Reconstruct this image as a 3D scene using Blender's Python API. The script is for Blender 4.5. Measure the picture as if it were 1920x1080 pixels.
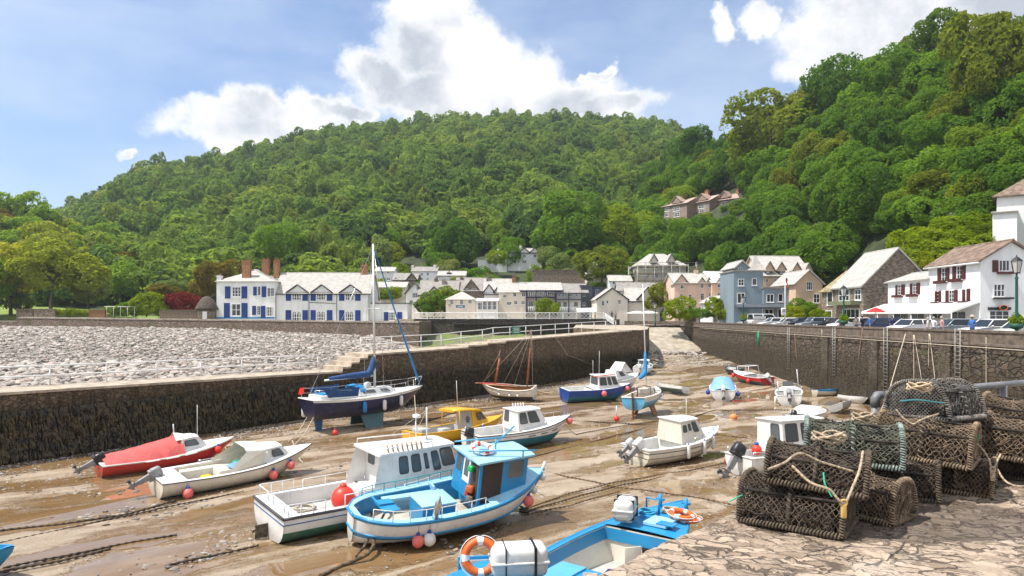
import bpy, bmesh, math, random
import numpy as np
from mathutils import Vector, Matrix
R_ = math.radians
scene = bpy.context.scene
for o in list(bpy.data.objects): bpy.data.objects.remove(o)
COL = scene.collection
S = 1280.0; EZ = 7.5; HV = 590.0          # focal length in photo pixels, eye height over the mud, horizon row
SUN_EL, SUN_AZ = 62.0, -102.0              # sun high on the left
# ---- camera
cam = bpy.data.cameras.new('camera'); camo = bpy.data.objects.new('camera', cam); COL.objects.link(camo)
camo.location = (0, 0, EZ); camo.rotation_euler = (R_(90), 0, 0)
cam.lens = 24; cam.sensor_width = 36; cam.shift_y = 50/1920; cam.clip_start = .1; cam.clip_end = 6000
scene.camera = camo
# ---- exposure
scene.view_settings.view_transform = 'Standard'; scene.view_settings.look = 'None'
scene.view_settings.exposure = 1.17; scene.view_settings.gamma = 1
scene.cycles.max_bounces = 6; scene.cycles.diffuse_bounces = 3; scene.cycles.glossy_bounces = 2
scene.cycles.transmission_bounces = 4; scene.cycles.transparent_max_bounces = 6
scene.cycles.use_adaptive_sampling = True; scene.cycles.adaptive_threshold = .02
# ---- node helpers
class NT:
    def __init__(s, tree): s.t = tree; s.n = tree.nodes; s.l = tree.links
    def add(s, typ, ins=None, **kw):
        n = s.n.new(typ)
        for k, v in kw.items(): setattr(n, k, v)
        for k, v in (ins or {}).items(): s.put(n.inputs[k], v)
        return n
    def put(s, sock, v):
        if isinstance(v, bpy.types.NodeSocket): s.l.new(v, sock)
        elif isinstance(v, bpy.types.Node): s.l.new(v.outputs[0], sock)
        else: sock.default_value = v
    def math(s, op, a, b=0.0, c=None, clamp=False):
        n = s.n.new('ShaderNodeMath'); n.operation = op; n.use_clamp = clamp
        s.put(n.inputs[0], a); s.put(n.inputs[1], b)
        if c is not None: s.put(n.inputs[2], c)
        return n.outputs[0]
    def vm(s, op, a, b=(0,0,0)):
        n = s.n.new('ShaderNodeVectorMath'); n.operation = op
        s.put(n.inputs[0], a); s.put(n.inputs[1], b)
        return n.outputs['Value'] if op in ('DOT_PRODUCT', 'LENGTH') else n.outputs[0]
    def mix(s, f, a, b, blend='MIX'):
        n = s.n.new('ShaderNodeMix'); n.data_type = 'RGBA'; n.blend_type = blend
        s.put(n.inputs[0], f); s.put(n.inputs[6], a if not isinstance(a, tuple) else (*a[:3], 1)); s.put(n.inputs[7], b if not isinstance(b, tuple) else (*b[:3], 1))
        return n.outputs[2]
    def step(s, x, a, b, lo=0.0, hi=1.0):
        n = s.n.new('ShaderNodeMapRange'); n.interpolation_type = 'SMOOTHSTEP'
        s.put(n.inputs[0], x); s.put(n.inputs[1], a); s.put(n.inputs[2], b); s.put(n.inputs[3], lo); s.put(n.inputs[4], hi)
        return n.outputs[0]
    def noise(s, vec, scale, detail=4, rough=.55, out=0, dist=0):
        n = s.n.new('ShaderNodeTexNoise'); s.put(n.inputs['Vector'], vec); n.inputs['Scale'].default_value = scale
        n.inputs['Detail'].default_value = detail; n.inputs['Roughness'].default_value = rough; n.inputs['Distortion'].default_value = dist
        return n.outputs[out]
# ---- world: Nishita sky with cumulus given by direction
w = bpy.data.worlds.new('World'); scene.world = w; w.use_nodes = True
W = NT(w.node_tree); W.n.clear()
sky = W.add('ShaderNodeTexSky', sky_type='NISHITA', sun_disc=False, sun_elevation=R_(SUN_EL), sun_rotation=R_(SUN_AZ), altitude=20, air_density=1.0, dust_density=.6, ozone_density=1.6)
gen = W.add('ShaderNodeTexCoord').outputs['Generated']
def pdir(u, v):
    d = Vector(((u-960)/S, 1, -(v-HV)/S)); return d.normalized()
warp = W.vm('ADD', gen, W.vm('MULTIPLY', W.vm('SUBTRACT', W.noise(gen, 9, 6, .62, 1), (.5, .5, .5)), (.12, .12, .12)))
blobs = [(835,46,56,50),(792,92,78,54),(708,128,66,40),(880,125,110,66),(965,152,108,52),(1050,178,100,40),(1140,208,92,24),(960,212,220,42),(780,168,110,46),
         (405,218,62,30),(480,206,78,34),(560,212,80,34),(645,208,60,28),(500,248,170,34),
         (1560,55,95,50),(1690,40,190,80),(1870,0,170,95),(1440,22,36,30),(1355,46,26,24),(1130,132,26,12),(255,287,24,10),(105,378,50,11),(1600,120,130,38)]
f = None
for (u, v, a, b) in blobs:
    c = pdir(u, v); k = 1/math.sqrt(1+((u-960)/S)**2+((v-HV)/S)**2)
    d = W.vm('MULTIPLY', W.vm('SUBTRACT', warp, tuple(c)), (S/a/k*.82, S/a/k*.82, S/b/k*.82))
    g = W.math('SUBTRACT', 1.0, W.vm('LENGTH', d))
    f = g if f is None else W.math('SMOOTH_MAX', f, g, .14)
fine = W.noise(gen, 20, 8, .62)
fin2 = W.noise(W.vm('ADD', gen, (.0, .0, .012)), 26, 7, .66)
dens = W.math('ADD', f, W.math('MULTIPLY', W.math('SUBTRACT', fine, .5), .85))
mask = W.step(dens, -.12, .40)
# unseen cloud cover overhead and behind the camera, made broad to add fill light
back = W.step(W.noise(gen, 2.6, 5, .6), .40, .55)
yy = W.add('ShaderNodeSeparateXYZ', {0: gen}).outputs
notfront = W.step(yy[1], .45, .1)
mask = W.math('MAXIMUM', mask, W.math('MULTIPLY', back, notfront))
relief = W.math('MULTIPLY', W.math('SUBTRACT', fin2, fine), 1.3)       # tops lit, undersides grey
core = W.math('MULTIPLY', W.step(dens, .16, .62), W.step(W.noise(W.vm('MULTIPLY', gen, (1, 1, 1.5)), 6, 3, .5), .40, .60))
leftright = W.step(yy[0], .33, .42)                                 # the big cloud at right is a grey one
shade = W.math('ADD', W.math('ADD', W.math('MULTIPLY', core, .85), W.math('MULTIPLY', leftright, W.step(dens, .1, .5, 0, .38))), relief, clamp=True)
cloudc = W.mix(shade, (1.0, 1.0, 1.0), (.52, .56, .62))
veil = W.math('MULTIPLY', W.step(W.noise(W.vm('MULTIPLY', gen, (1, 1, 2.6)), 2.4, 5, .55), .32, .74), .52)
low = W.step(yy[2], .50, .05, 0, .28)
skyc = W.mix(1.0, sky.outputs[0], (.74, .93, 1.14), 'MULTIPLY')
skyc = W.mix(W.math('ADD', veil, low, clamp=True), skyc, (5.6, 6.3, 7.3))
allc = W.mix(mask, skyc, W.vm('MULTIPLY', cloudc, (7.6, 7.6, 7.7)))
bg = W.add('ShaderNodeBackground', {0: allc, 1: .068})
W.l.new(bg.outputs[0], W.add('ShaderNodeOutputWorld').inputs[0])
# ---- sun
sl = bpy.data.lights.new('sun', 'SUN'); sl.energy = 2.7; sl.angle = R_(.6); sl.color = (1, .955, .88)
so = bpy.data.objects.new('sun', sl); COL.objects.link(so)
sd = Vector((math.sin(R_(SUN_AZ))*math.cos(R_(SUN_EL)), math.cos(R_(SUN_AZ))*math.cos(R_(SUN_EL)), math.sin(R_(SUN_EL))))
so.rotation_euler = sd.to_track_quat('Z', 'Y').to_euler(); so.location = sd*300
# ---- materials
MATS = {}
def new_mat(name):
    m = bpy.data.materials.new(name); m.use_nodes = True; t = NT(m.node_tree); t.n.clear()
    out = t.add('ShaderNodeOutputMaterial'); return m, t, out
def M(name, col, rough=.6, var=.12, scale=2.5, bump=0.0, bscale=30, metal=0.0, dirt=0.0, dcol=(.16,.12,.08), spec=.5, stretch=(1,1,1), coat=0.0):
    if name in MATS: return MATS[name]
    m, t, out = new_mat(name)
    co = t.add('ShaderNodeTexCoord').outputs['Object']
    co2 = t.vm('MULTIPLY', co, stretch)
    n = t.noise(co2, scale, 6, .6)
    lo = tuple(max(0, c*(1-var*1.6)) for c in col); hi = tuple(min(1, c*(1+var)) for c in col)
    c = t.mix(t.step(n, .3, .7), lo, hi)
    if dirt:
        d = t.step(t.noise(co2, scale*2.3+.7, 7, .68), .5, .78, 0, dirt)
        c = t.mix(d, c, dcol)
    b = t.add('ShaderNodeBsdfPrincipled', {'Base Color': c, 'Metallic': metal, 'Specular IOR Level': spec})
    t.put(b.inputs['Roughness'], t.math('ADD', t.math('MULTIPLY', t.math('SUBTRACT', n, .5), .35), rough, clamp=True))
    if coat: b.inputs['Coat Weight'].default_value = coat
    if bump:
        t.put(b.inputs['Normal'], t.add('ShaderNodeBump', {'Strength': bump, 'Distance': .05, 'Height': t.noise(co2, bscale, 5, .6)}))
    t.l.new(b.outputs[0], out.inputs[0]); MATS[name] = m; return m
# ---- mesh builder
def frame_of(d, up=Vector((0,0,1))):
    d = d.normalized()
    if abs(d.dot(up)) > .98: up = Vector((1,0,0))
    x = d.cross(up).normalized(); y = x.cross(d).normalized(); return x, y
class MB:
    def __init__(s): s.v = []; s.f = []; s.m = []; s.s = []
    def add(s, vs, fs, mi=0, sm=False, Mx=None):
        o = len(s.v)
        s.v += [tuple(Mx @ Vector(p)) if Mx else tuple(p) for p in vs]
        s.f += [tuple(i+o for i in q) for q in fs]; s.m += [mi]*len(fs); s.s += [sm]*len(fs); return s
    def box(s, c, d, mi=0, Mx=None, tp=1.0, tpy=None):
        x, y, z = d[0]/2, d[1]/2, d[2]/2; tpy = tp if tpy is None else tpy
        vs = [(-x,-y,-z),(x,-y,-z),(x,y,-z),(-x,y,-z),(-x*tp,-y*tpy,z),(x*tp,-y*tpy,z),(x*tp,y*tpy,z),(-x*tp,y*tpy,z)]
        vs = [(a+c[0], b+c[1], e+c[2]) for a, b, e in vs]
        return s.add(vs, [(3,2,1,0),(4,5,6,7),(0,1,5,4),(1,2,6,5),(2,3,7,6),(3,0,4,7)], mi, False, Mx)
    def rbox(s, c, d, r, mi=0, Mx=None, n=2, tp=1.0):
        bm = bmesh.new(); bmesh.ops.create_cube(bm, size=1)
        for v in bm.verts:
            k = tp if v.co.z > 0 else 1
            v.co = Vector((v.co.x*d[0]*k, v.co.y*d[1]*k, v.co.z*d[2]))
        bmesh.ops.bevel(bm, geom=list(bm.edges), offset=r, segments=n, profile=.5, affect='EDGES')
        bm.verts.index_update()
        s.add([v.co+Vector(c) for v in bm.verts], [[v.index for v in f.verts] for f in bm.faces], mi, True, Mx); bm.free(); return s
    def loft(s, rings, mi=0, closed=True, cap0=False, cap1=False, sm=True, Mx=None, mis=None):
        n = len(rings[0]); vs = [p for r in rings for p in r]; o = len(s.v)
        s.add(vs, [], 0, sm, Mx)
        for i in range(len(rings)-1):
            for j in range(n if closed else n-1):
                k = (j+1) % n
                s.f.append((o+i*n+j, o+i*n+k, o+(i+1)*n+k, o+(i+1)*n+j)); s.m.append(mis[j] if mis else mi); s.s.append(sm)
        if cap0: s.f.append(tuple(o+j for j in range(n))[::-1]); s.m.append(mi); s.s.append(False)
        if cap1: s.f.append(tuple(o+(len(rings)-1)*n+j for j in range(n))); s.m.append(mi); s.s.append(False)
        return s
    def tube(s, pts, r, n=6, mi=0, cap=True, Mx=None, r2=None):
        pts = [Vector(p) for p in pts]; rings = []; x = None
        for i, p in enumerate(pts):
            d = (pts[min(i+1, len(pts)-1)]-pts[max(i-1, 0)])
            if d.length < 1e-9: d = Vector((0,0,1))
            d.normalize()
            if x is None: x, y = frame_of(d)
            else:
                x = (x-d*x.dot(d)); x = x.normalized() if x.length > 1e-6 else frame_of(d)[0]
            y = d.cross(x)
            rr = r if r2 is None else r+(r2-r)*i/max(1, len(pts)-1)
            if hasattr(rr, '__len__'): rr = rr[i]
            rings.append([p+(x*math.cos(a)+y*math.sin(a))*rr for a in [2*math.pi*k/n for k in range(n)]])
        return s.loft(rings, mi, True, cap, cap, True, Mx)
    def bars(s, pairs, r, n=5, mi=0, Mx=None):
        for a, b in pairs: s.tube([a, b], r, n, mi, True, Mx)
        return s
    def lathe(s, prof, n=16, mi=0, Mx=None, sm=True):
        rings = [[(r*math.cos(2*math.pi*k/n), r*math.sin(2*math.pi*k/n), z) for k in range(n)] for r, z in prof]
        return s.loft(rings, mi, True, True, True, sm, Mx)
    def ball(s, c, r, mi=0, n=14, sz=1.0, Mx=None):
        T = Matrix.Translation(Vector(c)); T = Mx @ T if Mx else T
        return s.lathe([(max(.001, r*math.sin(a)), -r*sz*math.cos(a)) for a in [math.pi*k/8 for k in range(9)]], n, mi, T)
    def torus(s, R, r, n=24, m=8, mi=0, Mx=None, mif=None):
        rings = [[((R+r*math.cos(b))*math.cos(a), (R+r*math.cos(b))*math.sin(a), r*math.sin(b)) for b in [2*math.pi*k/m for k in range(m)]] for a in [2*math.pi*k/n for k in range(n+1)]]
        for i in range(n): s.loft(rings[i:i+2], mif(i) if mif else mi, True, Mx=Mx)
        return s
    def prism(s, poly, y0, y1, mi=0, axis='y', Mx=None):
        """polygon in the plane across the axis, pulled from y0 to y1"""
        n = len(poly)
        def pt(p, y): return (p[0], y, p[1]) if axis == 'y' else ((y, p[0], p[1]) if axis == 'x' else (p[0], p[1], y))
        vs = [pt(p, y0) for p in poly]+[pt(p, y1) for p in poly]
        fs = [tuple(range(n)), tuple(range(2*n-1, n-1, -1))]+[(i, (i+1) % n, n+(i+1) % n, n+i) for i in range(n)]
        return s.add(vs, fs, mi, False, Mx)
    def build(s, name, mats, parent=None, world=False, bevel=0):
        me = bpy.data.meshes.new(name)
        vs = s.v
        if world and parent is not None:
            o = ORG[parent.name]; vs = [(a-o[0], b-o[1], c-o[2]) for a, b, c in vs]
        me.from_pydata(vs, [], s.f)
        ms = mats if isinstance(mats, (list, tuple)) else [mats]
        for m in ms: me.materials.append(m)
        me.polygons.foreach_set('material_index', s.m); me.polygons.foreach_set('use_smooth', s.s); me.update()
        o = bpy.data.objects.new(name, me); COL.objects.link(o)
        if parent is not None:
            o.parent = parent
            if parent.name in ORG: ORG[o.name] = ORG[parent.name]
        if bevel:
            b = o.modifiers.new('bevel', 'BEVEL'); b.width = bevel; b.segments = 2; b.limit_method = 'ANGLE'
        return o
ORG = {}
def tag(o, label=None, cat=None, group=None, kind=None):
    if label: o['label'] = label
    if cat: o['category'] = cat
    if group: o['group'] = group
    if kind: o['kind'] = kind
    return o
def thing(name, label, cat, loc=(0,0,0), rz=0.0, group=None, rot=None):
    o = bpy.data.objects.new(name, None); COL.objects.link(o); o.empty_display_size = .2
    o.location = loc; o.rotation_euler = rot or (0, 0, rz); ORG[o.name] = tuple(loc)
    return tag(o, label, cat, group)
def copy_tree(o, parent=None):
    c = o.copy(); COL.objects.link(c)
    if parent is not None: c.parent = parent
    for ch in o.children: copy_tree(ch, c)
    return c
def npmesh(name, V, F, mats, mi=None, smooth=False, attr=None, parent=None):
    me = bpy.data.meshes.new(name); V = np.ascontiguousarray(V, dtype=np.float32); F = np.ascontiguousarray(F, dtype=np.int32)
    k = F.shape[1]; me.vertices.add(len(V)); me.vertices.foreach_set('co', V.ravel())
    me.loops.add(F.size); me.loops.foreach_set('vertex_index', F.ravel())
    me.polygons.add(len(F)); me.polygons.foreach_set('loop_start', np.arange(0, F.size, k, dtype=np.int32)); me.polygons.foreach_set('loop_total', np.full(len(F), k, dtype=np.int32))
    for m in (mats if isinstance(mats, (list, tuple)) else [mats]): me.materials.append(m)
    if mi is not None: me.polygons.foreach_set('material_index', np.asarray(mi, dtype=np.int32))
    me.polygons.foreach_set('use_smooth', np.full(len(F), smooth, dtype=bool))
    for an, (dom, arr) in (attr or {}).items():
        a = me.attributes.new(an, 'FLOAT', dom); a.data.foreach_set('value', np.asarray(arr, dtype=np.float32))
    me.update(calc_edges=True); me.validate()
    o = bpy.data.objects.new(name, me); COL.objects.link(o); o.parent = parent; return o
# ---- photo-survey helpers: a pixel of the photograph and a distance give a place
def P(u, v, Y): return Vector(((u-960)/S*Y, Y, EZ-(v-HV)/S*Y))
def bedz(Y): return max(0.0, .035*(Y-62.5))
def G(u, v):
    d = (v-HV)/S; Y = EZ/d
    if Y > 62.5: Y = (EZ+.035*62.5)/(d+.035)
    return Vector(((u-960)/S*Y, Y, bedz(Y)))
def onplane(A, B, u, v):
    t = Vector((B[0]-A[0], B[1]-A[1], 0)).normalized(); n = Vector((t.y, -t.x, 0))
    d = Vector(((u-960)/S, 1, -(v-HV)/S)); e = Vector((0, 0, EZ))
    k = ((Vector((A[0], A[1], 0))-e).dot(n))/d.dot(n); p = e+d*k
    return (p-Vector((A[0], A[1], 0))).dot(t), p.z
def lerp(a, b, t): return a+(b-a)*t
def interp(x, tab): return float(np.interp(x, [a for a, _ in tab], [b for _, b in tab]))
random.seed(7); rng = np.random.default_rng(7)
# =================== SETTING ===================
def attr_noise(t, co, scale, lo, hi, detail=5): return t.step(t.noise(co, scale, detail, .62), lo, hi)
# ---- stone of the harbour walls: courses of rubble, weed up to the tide line
def wall_mat(name, stone, weed_z, weedw=.5, jm=.55, sscale=1.0):
    m, t, out = new_mat(name)
    co = t.add('ShaderNodeTexCoord').outputs['Object']
    z = t.add('ShaderNodeSeparateXYZ', {0: co}).outputs[2]
    flat = t.add('ShaderNodeCombineXYZ', {0: t.math('ADD', t.add('ShaderNodeSeparateXYZ', {0: co}).outputs[0], t.add('ShaderNodeSeparateXYZ', {0: co}).outputs[1]), 1: t.math('MULTIPLY', z, 1.9), 2: 0.0}).outputs[0]
    fl = t.vm('ADD', flat, t.vm('MULTIPLY', t.noise(co, 1.3, 3, .5, 1), (.5, .5, 0)))
    vo = t.add('ShaderNodeTexVoronoi', {'Vector': fl, 'Scale': 2.7*sscale}); ve = t.add('ShaderNodeTexVoronoi', {'Vector': fl, 'Scale': 2.7*sscale}, feature='DISTANCE_TO_EDGE')
    joint = t.step(ve.outputs[0], .02, .12)
    tone = t.add('ShaderNodeSeparateXYZ', {0: vo.outputs['Color']}).outputs[0]
    n = t.noise(co, 5, 7, .68)
    c = t.mix(tone, tuple(x*.55 for x in stone), tuple(x*1.45 for x in stone))
    c = t.mix(t.step(n, .35, .75), c, tuple(x*.6 for x in (stone[0]*1.1, stone[1], stone[2]*.9)))
    c = t.mix(t.step(t.noise(co, 2.2, 6, .7), .56, .74, 0, .75), c, (.42, .36, .28))       # lime and lichen
    c = t.mix(joint, t.mix(jm, c, (.035, .03, .025)), c)
    strk = t.noise(t.vm('MULTIPLY', co, (1, 1, .12)), 3.2, 6, .65)
    edge = t.math('ADD', z, t.math('MULTIPLY', t.math('SUBTRACT', strk, .5), 2.4))
    weed = t.step(edge, weed_z+weedw, weed_z-weedw)
    wc = t.mix(t.step(t.noise(t.vm('MULTIPLY', co, (1, 1, .25)), 6, 6, .7), .35, .7), (.020, .014, .008), (.105, .075, .034))
    green = t.math('MULTIPLY', t.step(t.noise(co, .5, 5, .65), .52, .66), t.step(z, weed_z-.6, weed_z+.9))
    c = t.mix(t.math('MULTIPLY', green, .55), c, (.10, .11, .03))
    c = t.mix(weed, c, wc)
    b = t.add('ShaderNodeBsdfPrincipled', {'Base Color': c, 'Roughness': .78})
    h = t.math('ADD', t.math('MULTIPLY', joint, 1.0), t.math('MULTIPLY', t.noise(co, 9, 6, .7), .9))
    t.put(b.inputs['Normal'], t.add('ShaderNodeBump', {'Strength': 1.0, 'Distance': .16, 'Height': h}))
    t.l.new(b.outputs[0], out.inputs[0]); MATS[name] = m; return m
m_wl = wall_mat('weedy_wall', (.24, .17, .11), 3.0, .7)
m_wr = wall_mat('quay_wall', (.15, .11, .078), 3.9, 1.5, .95, .62)
m_wt = wall_mat('terrace_stone', (.36, .27, .21), -9, .5, sscale=1.5)
m_top = M('walkway_concrete', (.46, .38, .29), .85, .22, 1.5, .4, 25, dirt=.5, dcol=(.22, .18, .11))
m_white = M('white_paint', (.80, .80, .79), .45, .05, 2, dirt=.10, dcol=(.45, .42, .36))
m_render = M('white_render', (.84, .84, .83), .8, .05, .8, .2, 12, dirt=.34, dcol=(.58, .55, .50), stretch=(1, 1, .22))
m_rail = M('pale_rail', (.62, .60, .55), .5, .1)
# ---- ground to the horizon
g = MB(); g.add([(-1500,-700,-1.2),(1500,-700,-1.2),(1500,1700,-1.2),(-1500,1700,-1.2)], [(0,1,2,3)])
tag(g.build('ground', M('ground_earth', (.14, .13, .08), .9)), kind='structure')
# ---- harbour bed: wet mud and sand in long streaks, puddles
def mud_mat():
    m, t, out = new_mat('harbour_mud')
    co = t.add('ShaderNodeTexCoord').outputs['Object']
    rot = t.add('ShaderNodeMapping', {0: co, 'Rotation': (0, 0, R_(-38))}).outputs[0]
    st = t.vm('MULTIPLY', rot, (.22, 1, 1))
    st = t.vm('ADD', st, t.vm('MULTIPLY', t.vm('SUBTRACT', t.noise(co, .35, 4, .6, 1), (.5, .5, .5)), (1.6, 1.6, 0)))
    big = t.noise(st, .30, 6, .62); mid = t.noise(st, 1.1, 7, .66); fine = t.noise(co, 9, 6, .7); streak = t.noise(t.vm('MULTIPLY', rot, (.06, 1, 1)), 2.6, 6, .68)
    yy = t.add('ShaderNodeSeparateXYZ', {0: co}).outputs[1]
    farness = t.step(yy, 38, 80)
    iso = t.noise(co, .55, 6, .66); speck = t.noise(co, 26, 4, .7)
    sand = t.mix(t.step(t.math('ADD', t.math('MULTIPLY', mid, .6), t.math('MULTIPLY', iso, .4)), .32, .70), (.32, .24, .16), (.52, .42, .31))
    brown = t.mix(t.step(mid, .35, .7), (.15, .085, .030), (.26, .155, .065))
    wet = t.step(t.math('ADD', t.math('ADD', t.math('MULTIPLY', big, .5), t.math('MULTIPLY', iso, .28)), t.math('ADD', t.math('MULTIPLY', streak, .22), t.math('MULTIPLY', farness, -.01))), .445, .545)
    c = t.mix(t.math('MULTIPLY', wet, .85), sand, brown)
    c = t.mix(t.math('MULTIPLY', t.step(streak, .55, .75), .35), c, (.17, .115, .065))
    c = t.mix(t.math('MULTIPLY', t.step(fine, .56, .74), .5), c, (.12, .085, .055))
    c = t.mix(t.math('MULTIPLY', t.step(speck, .58, .70), .45), c, (.09, .07, .05))
    c = t.mix(t.math('MULTIPLY', t.step(t.noise(co, 3.1, 6, .72), .58, .70), .5), c, (.15, .12, .05))
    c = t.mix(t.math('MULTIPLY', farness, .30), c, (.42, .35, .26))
    pud = t.step(t.math('ADD', t.math('ADD', t.math('MULTIPLY', t.noise(st, .42, 3, .5), .62), t.math('MULTIPLY', iso, .2)), t.math('MULTIPLY', big, .3)), .535, .57)
    c = t.mix(t.math('MULTIPLY', pud, .6), c, (.20, .115, .045))
    r = t.mix(wet, (.55, .55, .55), (.22, .22, .22)); r = t.mix(pud, r, (.02, .02, .02))
    b = t.add('ShaderNodeBsdfPrincipled', {'Base Color': c}); t.put(b.inputs['Roughness'], r)
    h = t.math('MULTIPLY', t.math('ADD', t.math('MULTIPLY', mid, 1.0), t.math('MULTIPLY', fine, .8)), t.math('SUBTRACT', 1.0, pud))
    t.put(b.inputs['Normal'], t.add('ShaderNodeBump', {'Strength': .85, 'Distance': .10, 'Height': h}))
    t.l.new(b.outputs[0], out.inputs[0]); return m
xs = np.arange(-55, 34.1, .7); ys = np.concatenate([np.arange(-6, 62, .6), np.arange(62, 126, 1.2)])
XX, YY = np.meshgrid(xs, ys)
ZZ = np.maximum(0, .035*(YY-62.5)) + .05*np.sin(XX*.7+YY*.3)*np.cos(YY*.5-XX*.4) + .03*np.sin(XX*1.9-YY*1.6)
def grid_faces(ny, nx):
    i = np.arange(ny-1)[:, None]*nx+np.arange(nx-1)[None]; i = i.ravel(); return np.stack([i, i+1, i+nx+1, i+nx], 1)
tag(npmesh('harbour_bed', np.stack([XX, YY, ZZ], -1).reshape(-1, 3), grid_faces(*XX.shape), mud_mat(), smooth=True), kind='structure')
# ---- left harbour wall (a long breakwater with a walkway on top)
def wx(Y):
    return -25.5+.695*(Y-34) if Y < 48.75 else -15.25+.847*(Y-48.75)
def wdir(Y):
    d = Vector((.695 if Y < 45 else (.847 if Y > 52 else lerp(.695, .847, (Y-45)/7)), 1, 0)).normalized(); return d
def wtop(Y):
    if Y < 51.6: return 3.62-.022*(Y-34)
    if Y < 53.4: return [3.55, 3.85, 4.15][min(2, int((Y-51.6)/.6))]
    if Y < 62: return 4.42+.016*(Y-53.4)
    if Y < 66: return [4.72, 4.86][min(1, int((Y-62)/2))]
    return 5.0+.032*(Y-66)
Ysteps = list(np.arange(4, 51.5, 1.5))+[51.58,51.61,52.18,52.21,52.78,52.81,53.38,53.41]+list(np.arange(54.5, 62, 1.5))+[61.99,62.01,63.99,64.01,65.99,66.01]+list(np.arange(67.5, 85, 1.5))
front = []; rings = []; WW = 2.9
for Y in Ysteps:
    d = wdir(Y); n = Vector((d.y, -d.x, 0)); p = Vector((wx(Y), Y, 0)); z = wtop(Y)
    rings.append([p+n*.18+Vector((0,0,-1.1)), p+Vector((0,0,z-.14)), p+n*.09+Vector((0,0,z-.135)), p+n*.09+Vector((0,0,z)), p-n*WW+Vector((0,0,z)), p-n*(WW+.1)+Vector((0,0,-1.1))])
# rounded head
hd = wdir(84); hn = Vector((hd.y, -hd.x, 0)); hp = Vector((wx(84), 84, 0)); zc = wtop(84.5)
ctr = hp-hn*WW/2
for k in range(1, 5):
    a = R_(80*k/4); d = hd*math.sin(a)*WW/2
    f0 = ctr+hn*math.cos(a)*WW/2+d; f1 = ctr-hn*math.cos(a)*WW/2+d
    rings.append([f0+Vector((0,0,-1.1)), f0+Vector((0,0,zc-.14)), f0+Vector((0,0,zc-.135)), f0+Vector((0,0,zc)), f1+Vector((0,0,zc)), f1+Vector((0,0,-1.1))])
b = MB(); b.loft(rings, 0, False, sm=False, mis=[0, 1, 1, 1, 0]); b.f.append(tuple(len(b.v)-6+j for j in range(6))); b.m.append(0); b.s.append(False)
tag(b.build('harbour_wall', [m_wl, m_top]), 'long weed-covered stone harbour wall with walkway on top', 'wall')
# hanging weed on it
def weed_strands(name, n, place, mat, lmin, lmax, wd):
    p = np.array([place() for _ in range(n)]); base = p[:, :3]; nn = p[:, 3:6]
    L = rng.uniform(lmin, lmax, n)[:, None]; t = np.cross(nn, [0, 0, 1.0]); wdt = rng.uniform(.5, 1.2, n)[:, None]*wd
    sway = t*rng.normal(0, .12, n)[:, None]*L
    V = np.stack([base-t*wdt, base+t*wdt, base+t*wdt*.8+sway*.5-np.array([0,0,1])*L*.6+nn*.10, base-t*wdt*.8+sway*.5-np.array([0,0,1])*L*.6+nn*.10, base+sway-np.array([0,0,1])*L+nn*.03+t*wdt*.3, base+sway-np.array([0,0,1])*L+nn*.03-t*wdt*.3], 1)
    i = np.arange(n)[:, None]*6; F = np.concatenate([i+np.array([[0,1,2,3]]), i+np.array([[3,2,4,5]])])
    return npmesh(name, V.reshape(-1, 3), F, mat, smooth=False)
m_weed = M('bladder_weed', (.060, .044, .020), .55, .6, 3, spec=.4)
def place_l():
    Y = random.uniform(16, 82); d = wdir(Y); z = min(2.6, random.uniform(.25, 2.9)); n = Vector((d.y, -d.x, 0)); q = Vector((wx(Y), Y, 0))+n*(.18*(1-z/4)+.03)
    return (q.x, q.y, z+bedz(Y)*.5, n.x, n.y, 0)
tag(weed_strands('seaweed', 9000, place_l, m_weed, .25, .8, .045), 'dark brown seaweed hanging down the left harbour wall', 'seaweed', kind='stuff')
def place_r():
    Y = random.uniform(20, 118); z = bedz(Y)+random.uniform(.2, 2.4); return (29.93, Y, z, -1, 0, 0)
tag(weed_strands('seaweed', 6000, place_r, m_weed, .2, .6, .05), 'dark seaweed hanging along the foot of the right quay wall', 'seaweed', kind='stuff')
# ---- railings of the breakwater
def railing(name, label, pts, h, r, mat, every=1, rails=(.5, 1.0), group=None):
    t = thing(name, label, 'railing', pts[0], group=group)
    for q in pts[::every]: MB().tube([q, Vector(q)+Vector((0,0,h))], r, 5).build('post', mat, t, True)
    for f in rails: MB().tube([Vector(q)+Vector((0,0,h*f)) for q in pts], r*.9, 5).build('rail', mat, t, True)
    return t
pts = []
for Y in np.arange(22, 51.5, 2.45):
    d = wdir(Y); n = Vector((d.y, -d.x, 0)); q = Vector((wx(Y), Y, wtop(Y)))-n*(WW-.12); pts.append(q)
railing('walkway_railing', 'long pale two-bar railing beside the boulders on the left harbour wall', pts, 1.1, .05, m_white)
pts = []
for Y in [54.5, 57, 59.6, 61.5, 63.5, 65.8, 67, 69, 71, 73, 75, 77, 79, 81, 83, 84.8]:
    d = wdir(Y); n = Vector((d.y, -d.x, 0)); pts.append(Vector((wx(Y), Y, wtop(Y)))-n*(WW-.12))
railing('walkway_railing', 'white two-bar railing stepping up the far harbour wall by the green sign', pts, 1.15, .038, m_white)
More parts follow.
